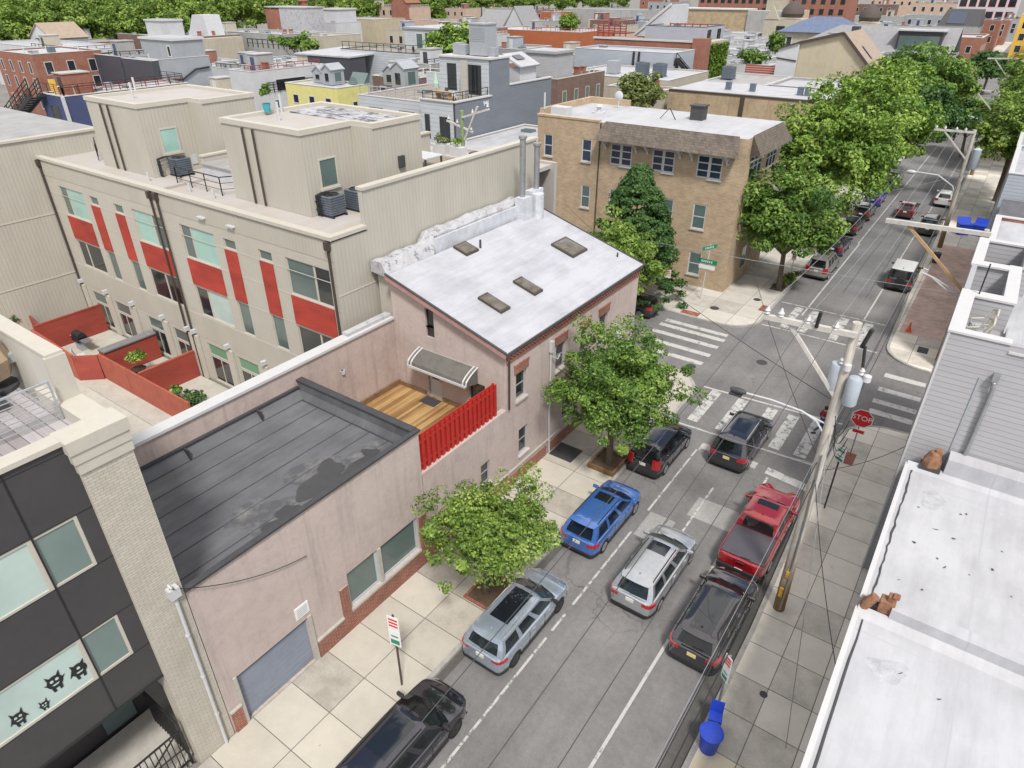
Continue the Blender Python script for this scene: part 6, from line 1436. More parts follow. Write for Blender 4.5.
# tree pits
def pit(x0,x1,y0,y1,label,h=.2,mat='stone'):
    t = thing('tree_pit',label,'planter',((x0+x1)/2,(y0+y1)/2,.13)); m = MB(); k = .1
    m.box(x0,x1,y0,y0+k,.13,.13+h); m.box(x0,x1,y1-k,y1,.13,.13+h); m.box(x0,x0+k,y0+k,y1-k,.13,.13+h); m.box(x1-k,x1,y0+k,y1-k,.13,.13+h); m.build('border', M[mat], t)
    m = MB(); m.box(x0+k,x1-k,y0+k,y1-k,.12,.13+h*.6); m.build('soil', M['soil'], t)
pit(-13.1,-11.6,25.2,27.0,'timber-edged tree pit under the round street tree',.28,'wood_brown'); pit(-12.9,-11.6,14.6,16.4,'brick-edged tree pit beside the pale crossover',.1,'brick_red'); pit(-12.9,-11.6,54.6,56.4,'tree pit at the far street corner with low green weeds',.1)
# pedestrian crossing the street, walking left to right in mid stride
def skinned(name, J, E, mat, parent, sub=2):
    me = bpy.data.meshes.new(name); names = list(J); me.from_pydata([J[k][:3] for k in names],[(names.index(a),names.index(b)) for a,b in E],[])
    o = bpy.data.objects.new(name, me); COL.objects.link(o); o.parent = parent; me.materials.append(mat)
    o.modifiers.new('skin','SKIN'); d = me.skin_vertices[0].data
    for i,k in enumerate(names): r = J[k][3]; d[i].radius = (r,r) if not isinstance(r,tuple) else r; d[i].use_root = (i == 0)
    s = o.modifiers.new('sub','SUBSURF'); s.levels = sub; s.render_levels = sub; return o
P = thing('person','person in dark red top and blue jeans on the crosswalk behind the utility pole','person',(-4.0,35.8,.01),R(-60),world=False)
J = {'pelvis':(0,0,.94,(.15,.11)),'waist':(0,.01,1.08,(.135,.10)),'chest':(0,.03,1.28,(.165,.115)),'neck0':(0,.03,1.45,.075),'neck':(0,.04,1.52,.055),'head':(0,.06,1.63,.095),'crown':(0,.06,1.72,.075),
 'shL':(-.17,.03,1.40,.065),'elL':(-.22,-.10,1.16,.048),'wrL':(-.20,-.02,.93,.034),'haL':(-.19,.03,.85,.032),'fiL':(-.18,.05,.77,.018),'shR':(.17,.03,1.40,.065),'elR':(.23,.12,1.17,.048),'wrR':(.20,.30,1.0,.034),'haR':(.19,.37,.96,.032),'fiR':(.18,.43,.92,.018),
 'hipL':(-.09,0,.88,.09),'knL':(-.10,.18,.50,.065),'anL':(-.10,.22,.09,.042),'toL':(-.11,.38,.035,.035),'hipR':(.09,0,.88,.09),'knR':(.10,-.06,.49,.065),'anR':(.10,-.36,.16,.042),'toR':(.11,-.28,.035,.035)}
E_ = [('pelvis','waist'),('waist','chest'),('chest','neck0'),('neck0','neck'),('neck','head'),('head','crown'),('neck0','shL'),('shL','elL'),('elL','wrL'),('wrL','haL'),('haL','fiL'),('neck0','shR'),('shR','elR'),('elR','wrR'),('wrR','haR'),('haR','fiR'),('pelvis','hipL'),('hipL','knL'),('knL','anL'),('anL','toL'),('pelvis','hipR'),('hipR','knR'),('knR','anR'),('anR','toR')]
skinned('body', J, E_, plain('skin',(.38,.22,.15),.6,local=True), P)
def grow(keys,k=1.22): return {q:(*J[q][:3], tuple(r*k for r in J[q][3]) if isinstance(J[q][3],tuple) else J[q][3]*k) for q in keys}
kk = ['waist','chest','neck0','shL','elL','wrL','shR','elR','wrR']; skinned('shirt', grow(kk), [e for e in E_ if e[0] in kk and e[1] in kk], plain('dark_red_cloth',(.22,.02,.03),.85,local=True), P)
kk = ['pelvis','waist','hipL','knL','anL','hipR','knR','anR']; skinned('jeans', grow(kk,1.2), [e for e in E_ if e[0] in kk and e[1] in kk], plain('blue_denim',(.04,.07,.16),.9,local=True), P)
m = MB(); m.lathe([(.06,-.1),(.105,-.02),(.11,.05),(.08,.11),(.01,.13)],(0,.045,1.66),12); m.build('hair', plain('dark_hair',(.03,.018,.012),.7,local=True), P, True)
m = MB()
for k in (-1,1): m.lathe([(.001,-.006),(.012,0),(.001,.006)],(k*.034,.152,1.645),6,'y')
m.build('eye', M['black_m'], P); m = MB(); m.add([(-.013,.15,1.605),(.013,.15,1.605),(0,.185,1.6),(0,.15,1.65)],[(0,1,2),(0,2,3),(1,3,2)]); m.build('nose', bpy.data.materials['skin'], P)
for nm in ('toL','toR'):
    x,y,z,_ = J[nm]; m = MB(); m.box(x-.045,x+.045,y-.2,y+.07,max(0,z-.035),z+.05); m.build('shoe', M['dark'], P, bevel=.02)
# ------------------------------------------------------------------ trees
tree('street_tree','loose light green street tree in front of the garage, leaning over the pale crossover',(-12.3,15.4,.13),(-11.75,14.9,3.9),(2.75,2.9,2.6),'leaf_b',.07,190,120,.13,.42,seed=3,nl=14,hollow=.3)
tree('street_tree','dense round green street tree in front of the pink corner house',(-12.3,26.1,.13),(-12.2,25.9,4.4),(3.5,3.2,3.9),'leaf',.08,300,170,.17,.5,seed=4,nl=12,hollow=.45)
tree('street_tree','dense green tree at the far street corner before the apartments',(-12.2,55.5,.13),(-12.7,55.4,5.3),(4.9,3.9,4.6),'leaf',.145,260,170,.2,.8,seed=5,nl=10)
def conifer(name,label,base,h,r,leaf,seed):
    t = thing(name,label,'tree',base); g = np.random.default_rng(seed); P = []; N = []
    for i in range(430):
        k = g.uniform(.02,1)**.8; a = g.uniform(0,2*pi); rr = r*(1-k)**.55*g.uniform(.6,1.08); z = base[2]+h*(.08+.92*k)
        c = np.array([base[0]+rr*cos(a), base[1]+rr*sin(a), z-.25*rr]); m = 90; w = g.normal(0,1,(m,3)); w /= np.linalg.norm(w,axis=1)[:,None]
        P.append(c+w*np.array([.5,.5,.28])*g.uniform(.3,1,m)[:,None]); N.append(w*.6+np.array([cos(a),sin(a),.6]))
    leaves('crown', M[leaf], t, np.concatenate(P), np.concatenate(N), .13, seed)
    m = MB(); m.tube([base,(base[0],base[1],base[2]+h*.95)],[.18,.03],8); m.build('trunk', M['bark'], t, True); return t
conifer('conifer_tree','dark green conical conifer in front of the tan brick apartments',(-21.6,46.6,.1),10.4,4.3,'leaf_d',8)
tree('bushy_tree','bright green bushy tree below the dark conifer behind the white roof',(-20.6,42.9,.05),(-20.6,41.7,4.3),(3.3,2.5,3.7),'leaf_b',.13,170,130,.15,.7,seed=9)
tree('street_tree','tall yellow green street tree, second in the row beyond the far corner',(-12.4,68,.13),(-12.5,67.0,8.3),(5.9,5.2,6.4),'leaf_y',.17,330,170,.28,.9,seed=10)
tree('street_tree','large yellow green street tree with spreading top, third in the row',(-12.6,80,.13),(-11.8,79,9.2),(6.2,5.6,6.4),'leaf_y',.19,330,160,.28,1.0,seed=11)
tree('street_tree','dark green broad street tree behind the yellow green ones',(-12.8,103,.13),(-11.8,102,9.8),(6.6,6.5,6.0),'leaf',.24,300,140,.3,1.2,seed=12)
tree('street_tree','deep green street tree over the road beside the far crossarm pole',(-12.8,94,.13),(-9.2,93,8.4),(4.6,4.4,4.2),'leaf_d',.2,200,140,.25,.95,seed=13)
tree('street_tree','grey green street tree farther up on the left side',(-13,132,.13),(-11,132,7.2),(5.4,6,5.0),'leaf_o',.42,100,90,.28,1.4,seed=14)
tree('street_tree','small dark street tree far up the road by the yellow building',(-8.8,200,.13),(-8.8,200,5.5),(3.6,3.2,3.4),'leaf_d',.5,80,80,.28,1.5,seed=15)
tree('street_tree','big bright green tree leaning over the right pavement beyond the grey houses',(.6,97,.13),(.2,97,7.2),(3.6,7,5.0),'leaf_b',.2,260,140,.28,1.0,seed=16)
tree('street_tree','bright green tree on the right behind the leaning one',(1.4,116,.13),(.8,115,8.4),(4.2,7,5.6),'leaf_b',.23,240,130,.28,1.1,seed=17)
tree('street_tree','dark tree far back on the right side of the street',(1.2,145,.13),(.6,145,9),(4.5,8,6),'leaf',.4,90,80,.28,1.5,seed=18)
tree('street_tree','olive green young tree overhanging the road near the far poles',(-5.4,122,.13),(-6.0,122,5.2),(3.2,4,3.0),'leaf',.3,60,80,.2,1.1,seed=19)
tree('yard_tree','olive bushy tree behind the tan low wall',(-50.2,105,.0),(-50.2,105,6.6),(4.1,3.6,3.6),'leaf_o',.27,90,90,.2,.95,seed=20)
tree('yard_tree','bright tree rising behind the slate house with the roof deck',(-100,120,0),(-100.5,120,9.6),(6.4,5,6.8),'leaf_y',.42,80,90,.3,1.5,seed=21)
tree('yard_tree','small green tree on the roofline between the orange wall and the red deck',(-128,212,2),(-128,212,10.6),(4.2,3.5,4.2),'leaf_y',.45,40,70,.2,1.1,seed=22)
tree('yard_tree','low green tree behind the pale long house at the upper left',(-160,127,0),(-160,127,8.6),(8,4,2.4),'leaf',.42,50,70,.2,1.1,seed=23)
tree('yard_tree','tiny green tree among the white roofs beyond the ivy wall',(-60,190,0),(-60,190,5.5),(3.2,3,2.6),'leaf',.4,36,70,.2,1,seed=24); tree('yard_tree','slim green tree beside the rust red deck',(-61.5,214,0),(-61.5,214,7.0),(2.4,2.4,4.2),'leaf',.4,36,70,.2,1,seed=25)
# weeds at the corner pit
P_,N_ = crown_pts((-11.9,57.3,.5),(.6,1.6,.5),16,50,.3,26); o = leaves('pavement_weeds', M['leaf_b'], None, P_, N_, .12, 26); tag(o,'green weeds along the kerb by the far corner tree',kind='stuff')
# the wood beyond the roofs at the upper left reads as one mass
g = np.random.default_rng(31); P = []; N = []; tb = MB()
k = 0
for row in range(5):
    for i in range(30):
        # along a line across the view at growing distance
        ang = R(35.5+ (38-74*(i+.5*(row%2))/30)*1.02); d = (254 if ang > R(58) else 285 if ang > R(50) else 350 if ang > R(41) else 500)+row*34+g.uniform(-10,10)
        x = -math.sin(ang)*d; y = math.cos(ang)*d
        if ang < R(27): continue
        hgt = g.uniform(17,22)+row*1.5; rad = g.uniform(7,10)
        p,n_ = crown_pts((x,y,hgt*.56),(rad,rad,hgt*.46),100,90,1.8,100+k,.45); P.append(p); N.append(n_); k += 1
        tb.tube([(x,y,-.1),(x,y,hgt*.6)],[.5,.2],6)
o = leaves('park_wood', M['leaf_b'], None, np.concatenate(P), np.concatenate(N), .46, 77, .9); tag(o,'bright green wood closing the view beyond the roofs',kind='stuff')
tag(tb.build('park_wood_trunks', M['bark']),'trunks of the far wood beyond the roofs',kind='stuff')
# ------------------------------------------------------------------ the neighbourhood behind
def bld(name,label,x0,x1,y0,y1,z,wm,rm='old_roof',par=.4,cm='white',S=None,E=None,cat='building',z0=0,fm='white',gm='glass',vents=6,t=.3):
    h = thing(name,label,cat,((x0+x1)/2,(y0+y1)/2,z0)); roofbox(h,x0,x1,y0,y1,z,wm,rm,par,cm,t,z0=z0)
    if S: n,zs,w,hh = S; winrow(h,'y',y0,-1,x0+.3,x1-.3,n,zs,w,hh,fm=fm,gm=gm,fw=.12)
    if E: n,zs,w,hh = E; winrow(h,'x',x1,1,y0+.3,y1-.3,n,zs,w,hh,fm=fm,gm=gm,fw=.12)
    q = random.Random(int(abs(x0*7+y0*3)))
    for i in range(vents):
        x = q.uniform(x0+1,x1-1); y = q.uniform(y0+1,y1-1); m = MB()
        k_ = q.random()
        if k_ < .06: m.box(x-.5,x+.5,y-.35,y+.35,z-.1,z+1.3); m.box(x-.58,x+.58,y-.43,y+.43,z+1.3,z+1.42); m.build('chimney', M['brick_far'], h)
        elif k_ < .35: m.box(x-.8,x+.8,y-.6,y+.6,z,z+.3); m.build('skylight', M['glass_mid'], h)
        elif k_ < .5: m.box(x-.55,x+.55,y-.55,y+.55,z+.1,z+1.1); m.build('condenser', M['ac'], h)
        elif k_ < .75: m.lathe([(.12,0),(.12,.9),(.2,.95),(.02,1.1)],(x,y,z),8); m.build('vent_pipe', M['white_m'], h)
        else: m.box(x-.4,x+.4,y-.4,y+.4,z,z+.6); m.box(x-.45,x+.45,y-.45,y+.45,z+.6,z+.68); m.build('roof_hatch', M['ac_pale'], h)
    if x1-x0 > 6 and y1-y0 > 8 and vents >= 3 and q.random() < .55:
        bx = q.uniform(x0+.8,x1-4); by = q.uniform(y0+1.5,y1-5); m = MB(); m.box(bx,bx+2.6,by,by+3.4,z,z+2.5); m.build('stair_bulkhead', M[q.choice(['white_wall','grey_siding2','cream_wall','conc_wall','brick_far'])], h)
        m = MB(); m.box(bx-.12,bx+2.72,by-.12,by+3.52,z+2.5,z+2.64); m.build('bulkhead_roof', M[rm], h); m = MB(); m.box(bx+.8,bx+1.8,by-.06,by,z+.05,z+2.1); m.build('bulkhead_door', M[q.choice(['dark','white','navy'])], h)
        if q.random() < .6: railing(h,[(bx+3,y0+.5,z),(x1-.5,y0+.5,z),(x1-.5,y1-.6,z)],1.1,q.choice(['black_m','red_wood','white','steel']),2,1.8,'deck_railing',.05)
    return h
def gable(h,x0,x1,y0,y1,z,rise,wm,rm,axis='x',over=.3):
    # pitched roof on a part of a house; ridge along axis
    m = MB(); r = MB()
    if axis == 'x':
        ym = (y0+y1)/2
        for x in (x0,x1): m.poly((x,y0,z),(x,y1,z),(x,ym,z+rise))
        r.add([(x0-over,y0-over,z-over*rise/(ym-y0)),(x1+over,y0-over,z-over*rise/(ym-y0)),(x1+over,ym,z+rise+.05),(x0-over,ym,z+rise+.05),(x0-over,y1+over,z-over*rise/(ym-y0)),(x1+over,y1+over,z-over*rise/(ym-y0))],[(0,1,2,3),(3,2,5,4)])
    else:
        xm = (x0+x1)/2
        for y in (y0,y1): m.poly((x0,y,z),(x1,y,z),(xm,y,z+rise))
        k = over*rise/(xm-x0); r.add([(x0-over,y0-over,z-k),(x0-over,y1+over,z-k),(xm,y1+over,z+rise+.05),(xm,y0-over,z+rise+.05),(x1+over,y0-over,z-k),(x1+over,y1+over,z-k)],[(0,1,2,3),(3,2,5,4)])
    m.build('gable_wall', M[wm], h); o = r.build('pitched_roof', M[rm], h); s = o.modifiers.new('thick','SOLIDIFY'); s.thickness = .2; s.offset = 0; return o
def walls(h,x0,x1,y0,y1,z0,z1,wm,name='wall'): m = MB(); m.box(x0,x1,y0,y1,z0,z1); return m.build(name, M[wm], h)
def pent(h,x0,x1,y0,y1,z0,z1,wm,rm='silver_roof',fascia='white',name='penthouse_wall'):
    walls(h,x0,x1,y0,y1,z0,z1,wm,name); m = MB(); m.box(x0-.25,x1+.25,y0-.25,y1+.25,z1,z1+.35); m.build('penthouse_fascia', M[fascia], h); m = MB(); m.box(x0-.1,x1+.1,y0-.1,y1+.1,z1+.352,z1+.4); m.build('penthouse_roof', M[rm], h)
bld('brick_rowhouse','three-storey red brick house with white windows at the left edge of the skyline',-169,-152.4,60.5,73.2,10.6,'brick_far','white_roof2',.25,'white',S=(4,(1.2,4.6,7.4),1.15,2.1),E=(3,(4.2,7.2),1.5,2.3),cat='house',fm='white')
h = bld('navy_deck_house','navy blue house with roof deck and outside black stair',-108,-101.6,42.3,60,9.4,'navy','tan_roof',.1,'white',S=(1,(5.6,),2.2,2.6),E=None,cat='house',fm='dark')
m = MB(); m.box(-101.75,-101.4,42.1,42.45,0,9.5); m.build('corner_board', M['white'], h)
railing(h,[(-108,42.6,9.5),(-101.9,42.6,9.5),(-101.9,59.5,9.5),(-108,59.5,9.5)],1.3,'black_m',4,2,'deck_railing',.03)
m = MB(); m.box(-106.2,-105.2,46,47,9.5,11.6); m.lathe([(.5,0),(.5,.3)],(-105.7,46.5,11.6),10); m.build('chimney', M['grey_m'], h)
s = thing('outdoor_stair','black steel outside stair climbing to the navy roof deck','stair',(-109.5,41,4)); m = MB()
for i in range(14): a = i/14; m.box(-118.5+12*a,-117.7+12*a,40.4,41.8,4.2+5.2*a,4.35+5.2*a)
for y in (40.35,41.85): m.bar((-118.6,y,4.1),(-106.0,y,9.5),.2,.5)
m.build('tread', M['black_m'], s); m = MB()
for y in (40.35,41.85):
    for k in range(4): m.bar((-118.6,y,4.6+.5*k),(-106,y,10.0+.5*k),.09)
    for i in range(8): a = i/7; m.bar((-118.6+12.6*a,y,4.1+5.4*a),(-118.6+12.6*a,y,6.1+5.4*a),.1)
m.build('handrail', M['black_m'], s)
tag(MB().box(-108.5,-106.5,44,44.1,8.8,11.0).build('yellow_board',M['gold_wall']),'small yellow board beside the black outside stair','board')
bld('charcoal_house','charcoal-sided house, left one of two dark walls beside the red brick house',-155,-142.6,71.6,84,9.9,'char','old_roof',.3,'white',cat='house'); bld('charcoal_house','charcoal-sided house with white corner board, right one of two dark walls',-142.4,-131.9,71.7,73,9.7,'char','old_roof',.3,'white',cat='house',vents=1)
h = bld('blue_grey_house','blue-grey house with stepped white parapet and white-edged penthouse',-142,-132.0,73.1,83.5,9.6,'grey_wall','silver_roof',.5,'white',cat='house'); pent(h,-143.5,-132.2,76.8,83,9.6,13.0,'grey_wall'); window(h,'y',76.8,-1,-134.6,-133.4,10.2,12.2,'white','glass',.2)
m = MB(); m.tube([(-131.8,75,6.5),(-131.8,77,6.5),(-131.8,80,8.0),(-131.8,83,8.2)],.15,6); m.build('outside_duct', M['black_m'], h)
bld('brick_band_house','low red brick wall house in front of the wood',-240,-207.8,98.9,112,8.4,'brick_far','old_roof',.3,'stone',cat='house')
h = thing('dormer_house','small white gabled house with brown roof before the wood','house',(-212,92,8)); walls(h,-219,-207,88,97,0,10.2,'white_wall'); gable(h,-219,-207,88,97,10.2,3.2,'white_wall','tan_shingle','y'); walls(h,-206.99,-206.9,88.3,96.7,0,10.0,'grey_wall','side_cladding'); window(h,'y',88,-1,-212.5,-210.5,8.4,10,'dark','glass',.2); window(h,'y',88,-1,-216,-214,8.4,10,'dark','glass',.2)
bld('white_low_house','long low white-roofed building at the far upper left',-215,-172,76,90,9.2,'white_wall','white_roof2',.5,'white')
h = bld('brown_brick_house','brown brick house with pale tower on its roof, left one of a pair',-216,-198.7,109.4,122,9.8,'brick_dk','silver_roof',.3,'white',cat='house',S=(2,(6,),1.6,2.4)); pent(h,-206,-197.5,113,119,9.8,13.4,'white_wall')
h = bld('brown_brick_house','brown brick house with beige side wall and white sloped bulkhead, right one of a pair',-205,-183.8,115.1,127,9.8,'brick_dk','silver_roof',.3,'white',cat='house'); walls(h,-183.7,-181.2,115.2,126,0,9.7,'cream_wall','side_wall')
m = MB(); m.extr([(-194,118,10),(-184.5,118,10),(-185.5,118,15),(-190.5,118,15)],(0,5,0)); m.build('bulkhead', M['white_wall'], h)
h = bld('pale_long_house','long pale grey building with dark rooftop railing',-203,-168,129.2,142,9.8,'conc_wall','silver_roof',.6,'white'); railing(h,[(-180,126.5,7.2),(-158,126.5,7.2)],2.0,'black_m',1,2.2,'roof_frame',.09)
h = thing('stair_tower','brick-red and flaking white stair tower above the pale roofs','tower',(-195,150,0)); walls(h,-199,-192.5,148,156,0,15.5,'brick_far'); walls(h,-192.4,-181.5,148.1,156,0,16,'rough_white','white_wall'); m = MB(); m.box(-199.2,-181.3,147.9,156.2,16.0,16.3); m.build('roof', M['silver_roof'], h)
bld('beige_row','beige row building with dark eaves in the upper left distance',-196,-160,135.8,150,9.6,'cream_wall','old_roof',.3,'white',S=(9,(6.6,),1.2,1.8)); 
bld('silver_roof_house','low house with silver patched roof left of the grey-white house',-131.5,-113,84.5,98,5.6,'white_wall','silver_roof',.2,'white',cat='house',vents=7,S=(4,(2.6,),1.4,1.8)); bld('silver_roof_house','low pale house with rooftop frames in front of the silver patched roof',-131,-114,73,84,4.6,'cream_wall','white_roof',.25,'white',cat='house',vents=8); bld('silver_roof_house','white flat roof left of the tree and dark rooftop railing',-172,-146,97,111,5.6,'white_wall','white_roof',.25,'white',cat='house',vents=9); bld('silver_roof_house','pale grey flat roof between the pale long house and the dark-fronted house',-156,-139,100,120,6.2,'conc_wall','silver_roof',.3,'white',cat='house',vents=9)
h = thing('skylight_lantern','brown sloped skylight on the low silver roof','skylight',(-120,88,5.6)); m = MB(); m.extr([(-122,86,5.6),(-116.5,86,5.6),(-118.5,86,8.2)],(0,3,0)); m.build('lantern', M['shingle'], h)
h = bld('grey_white_house','grey-white house with dark recessed balcony at the upper left',-112.5,-106.4,74.3,90,9.2,'white_wall','white_roof2',.3,'white',cat='house',E=(1,(6.0,),6.5,2.0),S=(1,(3.5,),1.4,2),fm='white'); railing(h,[(-106.2,77,6.0),(-106.2,88,6.0)],1.6,'black_m',3,1.2,'balcony_railing',.05); window(h,'x',-106.4,1,78,79.3,3.2,4.8,'white','glass',.15); window(h,'x',-106.4,1,84,86,3.0,4.8,'white','glass',.15)
h = bld('white_box_house','white cube house with brown chimney in front of the wood',-204,-187,164.9,176,11.2,'white_wall','white_roof2',.2,'white',cat='house'); pent(h,-196.5,-187.8,166.5,175,11.2,15.0,'white_wall'); m = MB(); m.box(-201.5,-198.8,162.8,164.8,0,17); m.build('chimney', M['brick_far'], h); m = MB(); m.lathe([(1.4,0),(1.7,.4),(1.0,2.0),(.2,2.6)],(-200.1,163.8,17),10); m.build('chimney_pot', M['terra'], h)
bld('beige_hall','blank beige-walled hall in front of the wood',-215,-194.3,189.6,205,11.2,'beige_wall','old_roof',.2,'stone',vents=1)
h = bld('arcaded_school','pale peach building with small windows and ornate gable at the wood edge',-250,-223.5,238.9,252,13.4,'peach_wall','old_roof',.3,'stone',S=(6,(10.4,),1.6,2.2)); walls(h,-233,-224,237.5,246,0,15.5,'brick_far','gable_bay'); gable(h,-233,-224,237.5,246,15.5,4.0,'brick_far','terra','y'); walls(h,-229,-222,235,238,0,9.5,'brick_far','porch')
h = bld('modern_deck_house','modern pale grey house with rooftop deck and tall windows in the middle distance',-135,-111.3,119.7,132,8.9,'pale_siding','deck_far',.15,'dark',E=(1,(3.2,),1.6,4.2),S=(2,(3.6,),1.3,3.8),fm='dark'); pent(h,-121,-104,127,140,8.9,13.3,'pale_siding','white_roof2','grey_wall'); railing(h,[(-134.5,120,9.1),(-112,120,9.1),(-111.7,127,9.1)],1.5,'black_m',1,2.2,'deck_railing',.05)
window(h,'y',127,-1,-117.5,-115.3,9.2,12.6,'white','glass_mid',.2); window(h,'y',127,-1,-114.6,-112.0,9.2,12.6,'dark','glass',.2); window(h,'x',-104,1,128.5,131.3,9.4,12.3,'white','glass_mid',.25); window(h,'x',-104,1,133.5,136.5,9.4,12.3,'white','glass_mid',.25)
for i in range(4): chair(-118+i*2.2,122+(i%2)*2,9.0,R(40*i),'dark',['dark chair at the left end of the modern house deck','second dark chair from the left on the modern house deck','second dark chair from the right on the modern house deck','dark chair at the right end of the modern house deck'][i],'chairs on the modern house deck','deck_chair')
h = thing('dark_front_house','house with white roof, dark front and beige side wall','house',(-130,118,0)); walls(h,-138,-124.1,112.2,117,0,8.3,'char','front_wall'); walls(h,-142,-138.1,112.3,126,0,8.2,'cream_wall','side_wall'); m = MB(); m.add([(-142.3,112,8.3),(-123.9,112,8.35),(-123.9,127,8.8),(-142.3,127,8.8)],[(0,1,2,3)]); o = m.build('roof', M['white_roof2'], h); s = o.modifiers.new('thick','SOLIDIFY'); s.thickness = .3
h = bld('yellow_house','house clad in bright yellow sheathing with grey roof structures',-89.8,-78.6,68.2,74.4,9.4,'yellow_wall','silver_roof',.15,'white',S=(3,(6.9,),1.3,1.3),E=(1,(6.6,),1.0,1.0),cat='house',fm='white',vents=0)
def bulk(x,y,z,w,d,hh,label,mat='ac_pale'):
    t = thing('roof_bulkhead',label,'bulkhead',(x,y,z)); walls(t,x-w/2,x+w/2,y-d/2,y+d/2,z,z+hh,mat,'housing'); gable(t,x-w/2,x+w/2,y-d/2,y+d/2,z+hh,w*.32,mat,'steel','y',.15); window(t,'x',x+w/2,1,y-d*.3,y+d*.3,z+.3,z+hh*.85,'steel','glass_mid',.1); window(t,'y',y-d/2,-1,x-w*.25,x+w*.25,z+.3,z+hh*.8,'steel','glass',.1)
bulk(-83.2,71.8,9.5,2.0,2.4,2.0,'gabled grey stair bulkhead on the yellow house roof'); bulk(-86.3,72.5,9.5,2.2,2.0,1.5,'low grey stair bulkhead at the left of the yellow house roof'); bulk(-75.3,78.5,9.0,2.6,3.0,2.6,'taller gabled grey bulkhead right of the yellow house')
bulk(-78.6,79.5,9.0,2.4,2.0,1.9,'lower grey bulkhead beside the taller gabled one')
t = thing('roof_skylight','sloping glazed skylight at the back of the yellow house roof','skylight',(-80,73.5,9.5)); m = MB(); m.extr([(-81.8,73.2,9.5),(-81.8,74.4,9.5),(-81.8,74.4,11.0)],(3.2,0,0)); m.build('glazing', M['glass_mid'], t)
h = bld('grey_deck_house','grey house with roof deck and furniture left of the slate house',-72,-60.4,66.0,80,9.4,'pale_siding','deck_far',.1,'white',S=(2,(5.6,),2.6,2.6),cat='house',fm='dark',vents=1); railing(h,[(-71.8,66.2,9.5),(-60.5,66.2,9.5)],1.2,'steel',2,1.6,'deck_railing',.04); walls(h,-72,-60.5,79.5,80,9.4,11.2,'pale_siding','back_wall')
# slate house with roof terrace and stepped side wall
h = thing('slate_house','large slate-sided house with stepped side wall, pale front and furnished roof deck','house',(-57,75,0))
m = MB(); m.wall('y',65.1,-60.2,-54.8,0,10.0,[(-57.3,-55.6,4.5,8.3)],-1,.15); m.build('front_wall', M['pale_siding'], h); window(h,'y',65.1,-1,-57.3,-55.6,4.5,8.3,'dark','glass',.12,inset=.1,cols=2); window(h,'y',65.1,-1,-59.6,-58.8,5.6,8.4,'dark','glass',.1)
m = MB(); m.box(-54.9,-54.75,65.0,66.2,0,10); m.build('corner_pier', M['brown_m'], h)
m = MB(); m.box(-55.0,-54.6,65.1,72.2,0,10); m.box(-55.0,-54.6,72.2,76.0,0,14.1); m.box(-55.0,-54.6,76.0,86.0,0,10.9); m.box(-60.2,-55,85.6,86,0,10.9); m.build('side_wall', M['slate_siding'], h)
m = MB(); m.box(-60.2,-55,65.3,85.6,9.6,9.85); m.build('roof', M['deck_far'], h)
m = MB(); m.box(-60.3,-54.5,64.95,65.3,10.0,10.15); m.box(-55.05,-54.5,65.3,72.2,10,10.15); m.box(-55.05,-54.5,76,86.1,10.9,11.05); m.box(-63,-54.5,72.0,76.1,14.1,14.3); m.build('coping', M['white'], h)
m = MB(); m.wall('y',72.2,-62.9,-55.0,9.8,14.1,[(-61.8,-60.2,10.2,13.4),(-59.3,-56.2,9.9,13.4)],-1,.15); m.box(-63,-62.9,72.2,76,9.8,14.1); m.build('penthouse_wall', M['pale_siding'], h); window(h,'y',72.2,-1,-61.8,-60.2,10.2,13.4,'dark','glass',.12,inset=.1); window(h,'y',72.2,-1,-59.3,-56.2,9.9,13.4,'dark','glass',.12,inset=.1,cols=3)
m = MB(); m.box(-58.6,-57.6,71.0,71.3,9.9,13.9); m.build('wall_post', M['stone'], h)
railing(h,[(-60,65.4,9.9),(-55.1,65.4,9.9),(-55.1,72,9.9)],1.1,'black_m',2,1.6,'deck_railing',.035)
text_mesh('house_number','946',.75,M['sign_white'],h,(-54.58,71.0,9.3),(R(90),0,R(90)),.02)
t = thing('deck_table','pale wooden picnic table on the slate house deck','table',(-58.3,67.6,9.9)); m = MB(); m.box(-59.6,-57.2,67.0,68.2,10.6,10.7); m.build('tabletop', M['wood_raw'], t)
for x in (-59.4,-57.4): q = MB(); q.box(x-.05,x+.05,67.1,68.1,9.9,10.6); q.build('leg', M['wood_raw'], t)
for i,(x,y,mt,lb) in enumerate([(-59.7,69.2,'dark','dark chair left of the picnic table on the slate house deck'),(-56.4,67.3,'white','white chair at the railing corner of the slate house deck'),(-55.9,69.2,'steel','grey chair by the glass doors on the slate house deck')]): chair(x,y,9.88,R(90*i),mt,lb,'chairs on the slate house deck','deck_chair')
t = thing('patio_umbrella','closed pale green umbrella on the slate house deck','umbrella',(-61.2,69.3,9.9)); m = MB(); m.tube([(-61.2,69.3,9.9),(-61.2,69.3,12.6)],.04,6); m.build('pole', M['white_m'], t); m = MB(); m.lathe([(.3,0),(.35,.5),(.05,1.9)],(-61.2,69.3,10.8),8); m.build('canopy', plain('pale_green_canvas',(.40,.55,.45),.9), t)
t = thing('cooling_unit','tall grey rooftop cooling unit on the slate house penthouse','cooling unit',(-57,74,14.3)); walls(t,-58.6,-56.0,73,75.2,14.4,17.8,'ac_pale','housing'); m = MB()
for k in range(8): m.box(-58.4,-56.2,72.96,73.0,16+.2*k,16.1+.2*k)
m.box(-58.7,-55.9,72.9,75.3,17.8,17.95); m.build('louvre', M['steel'], t)
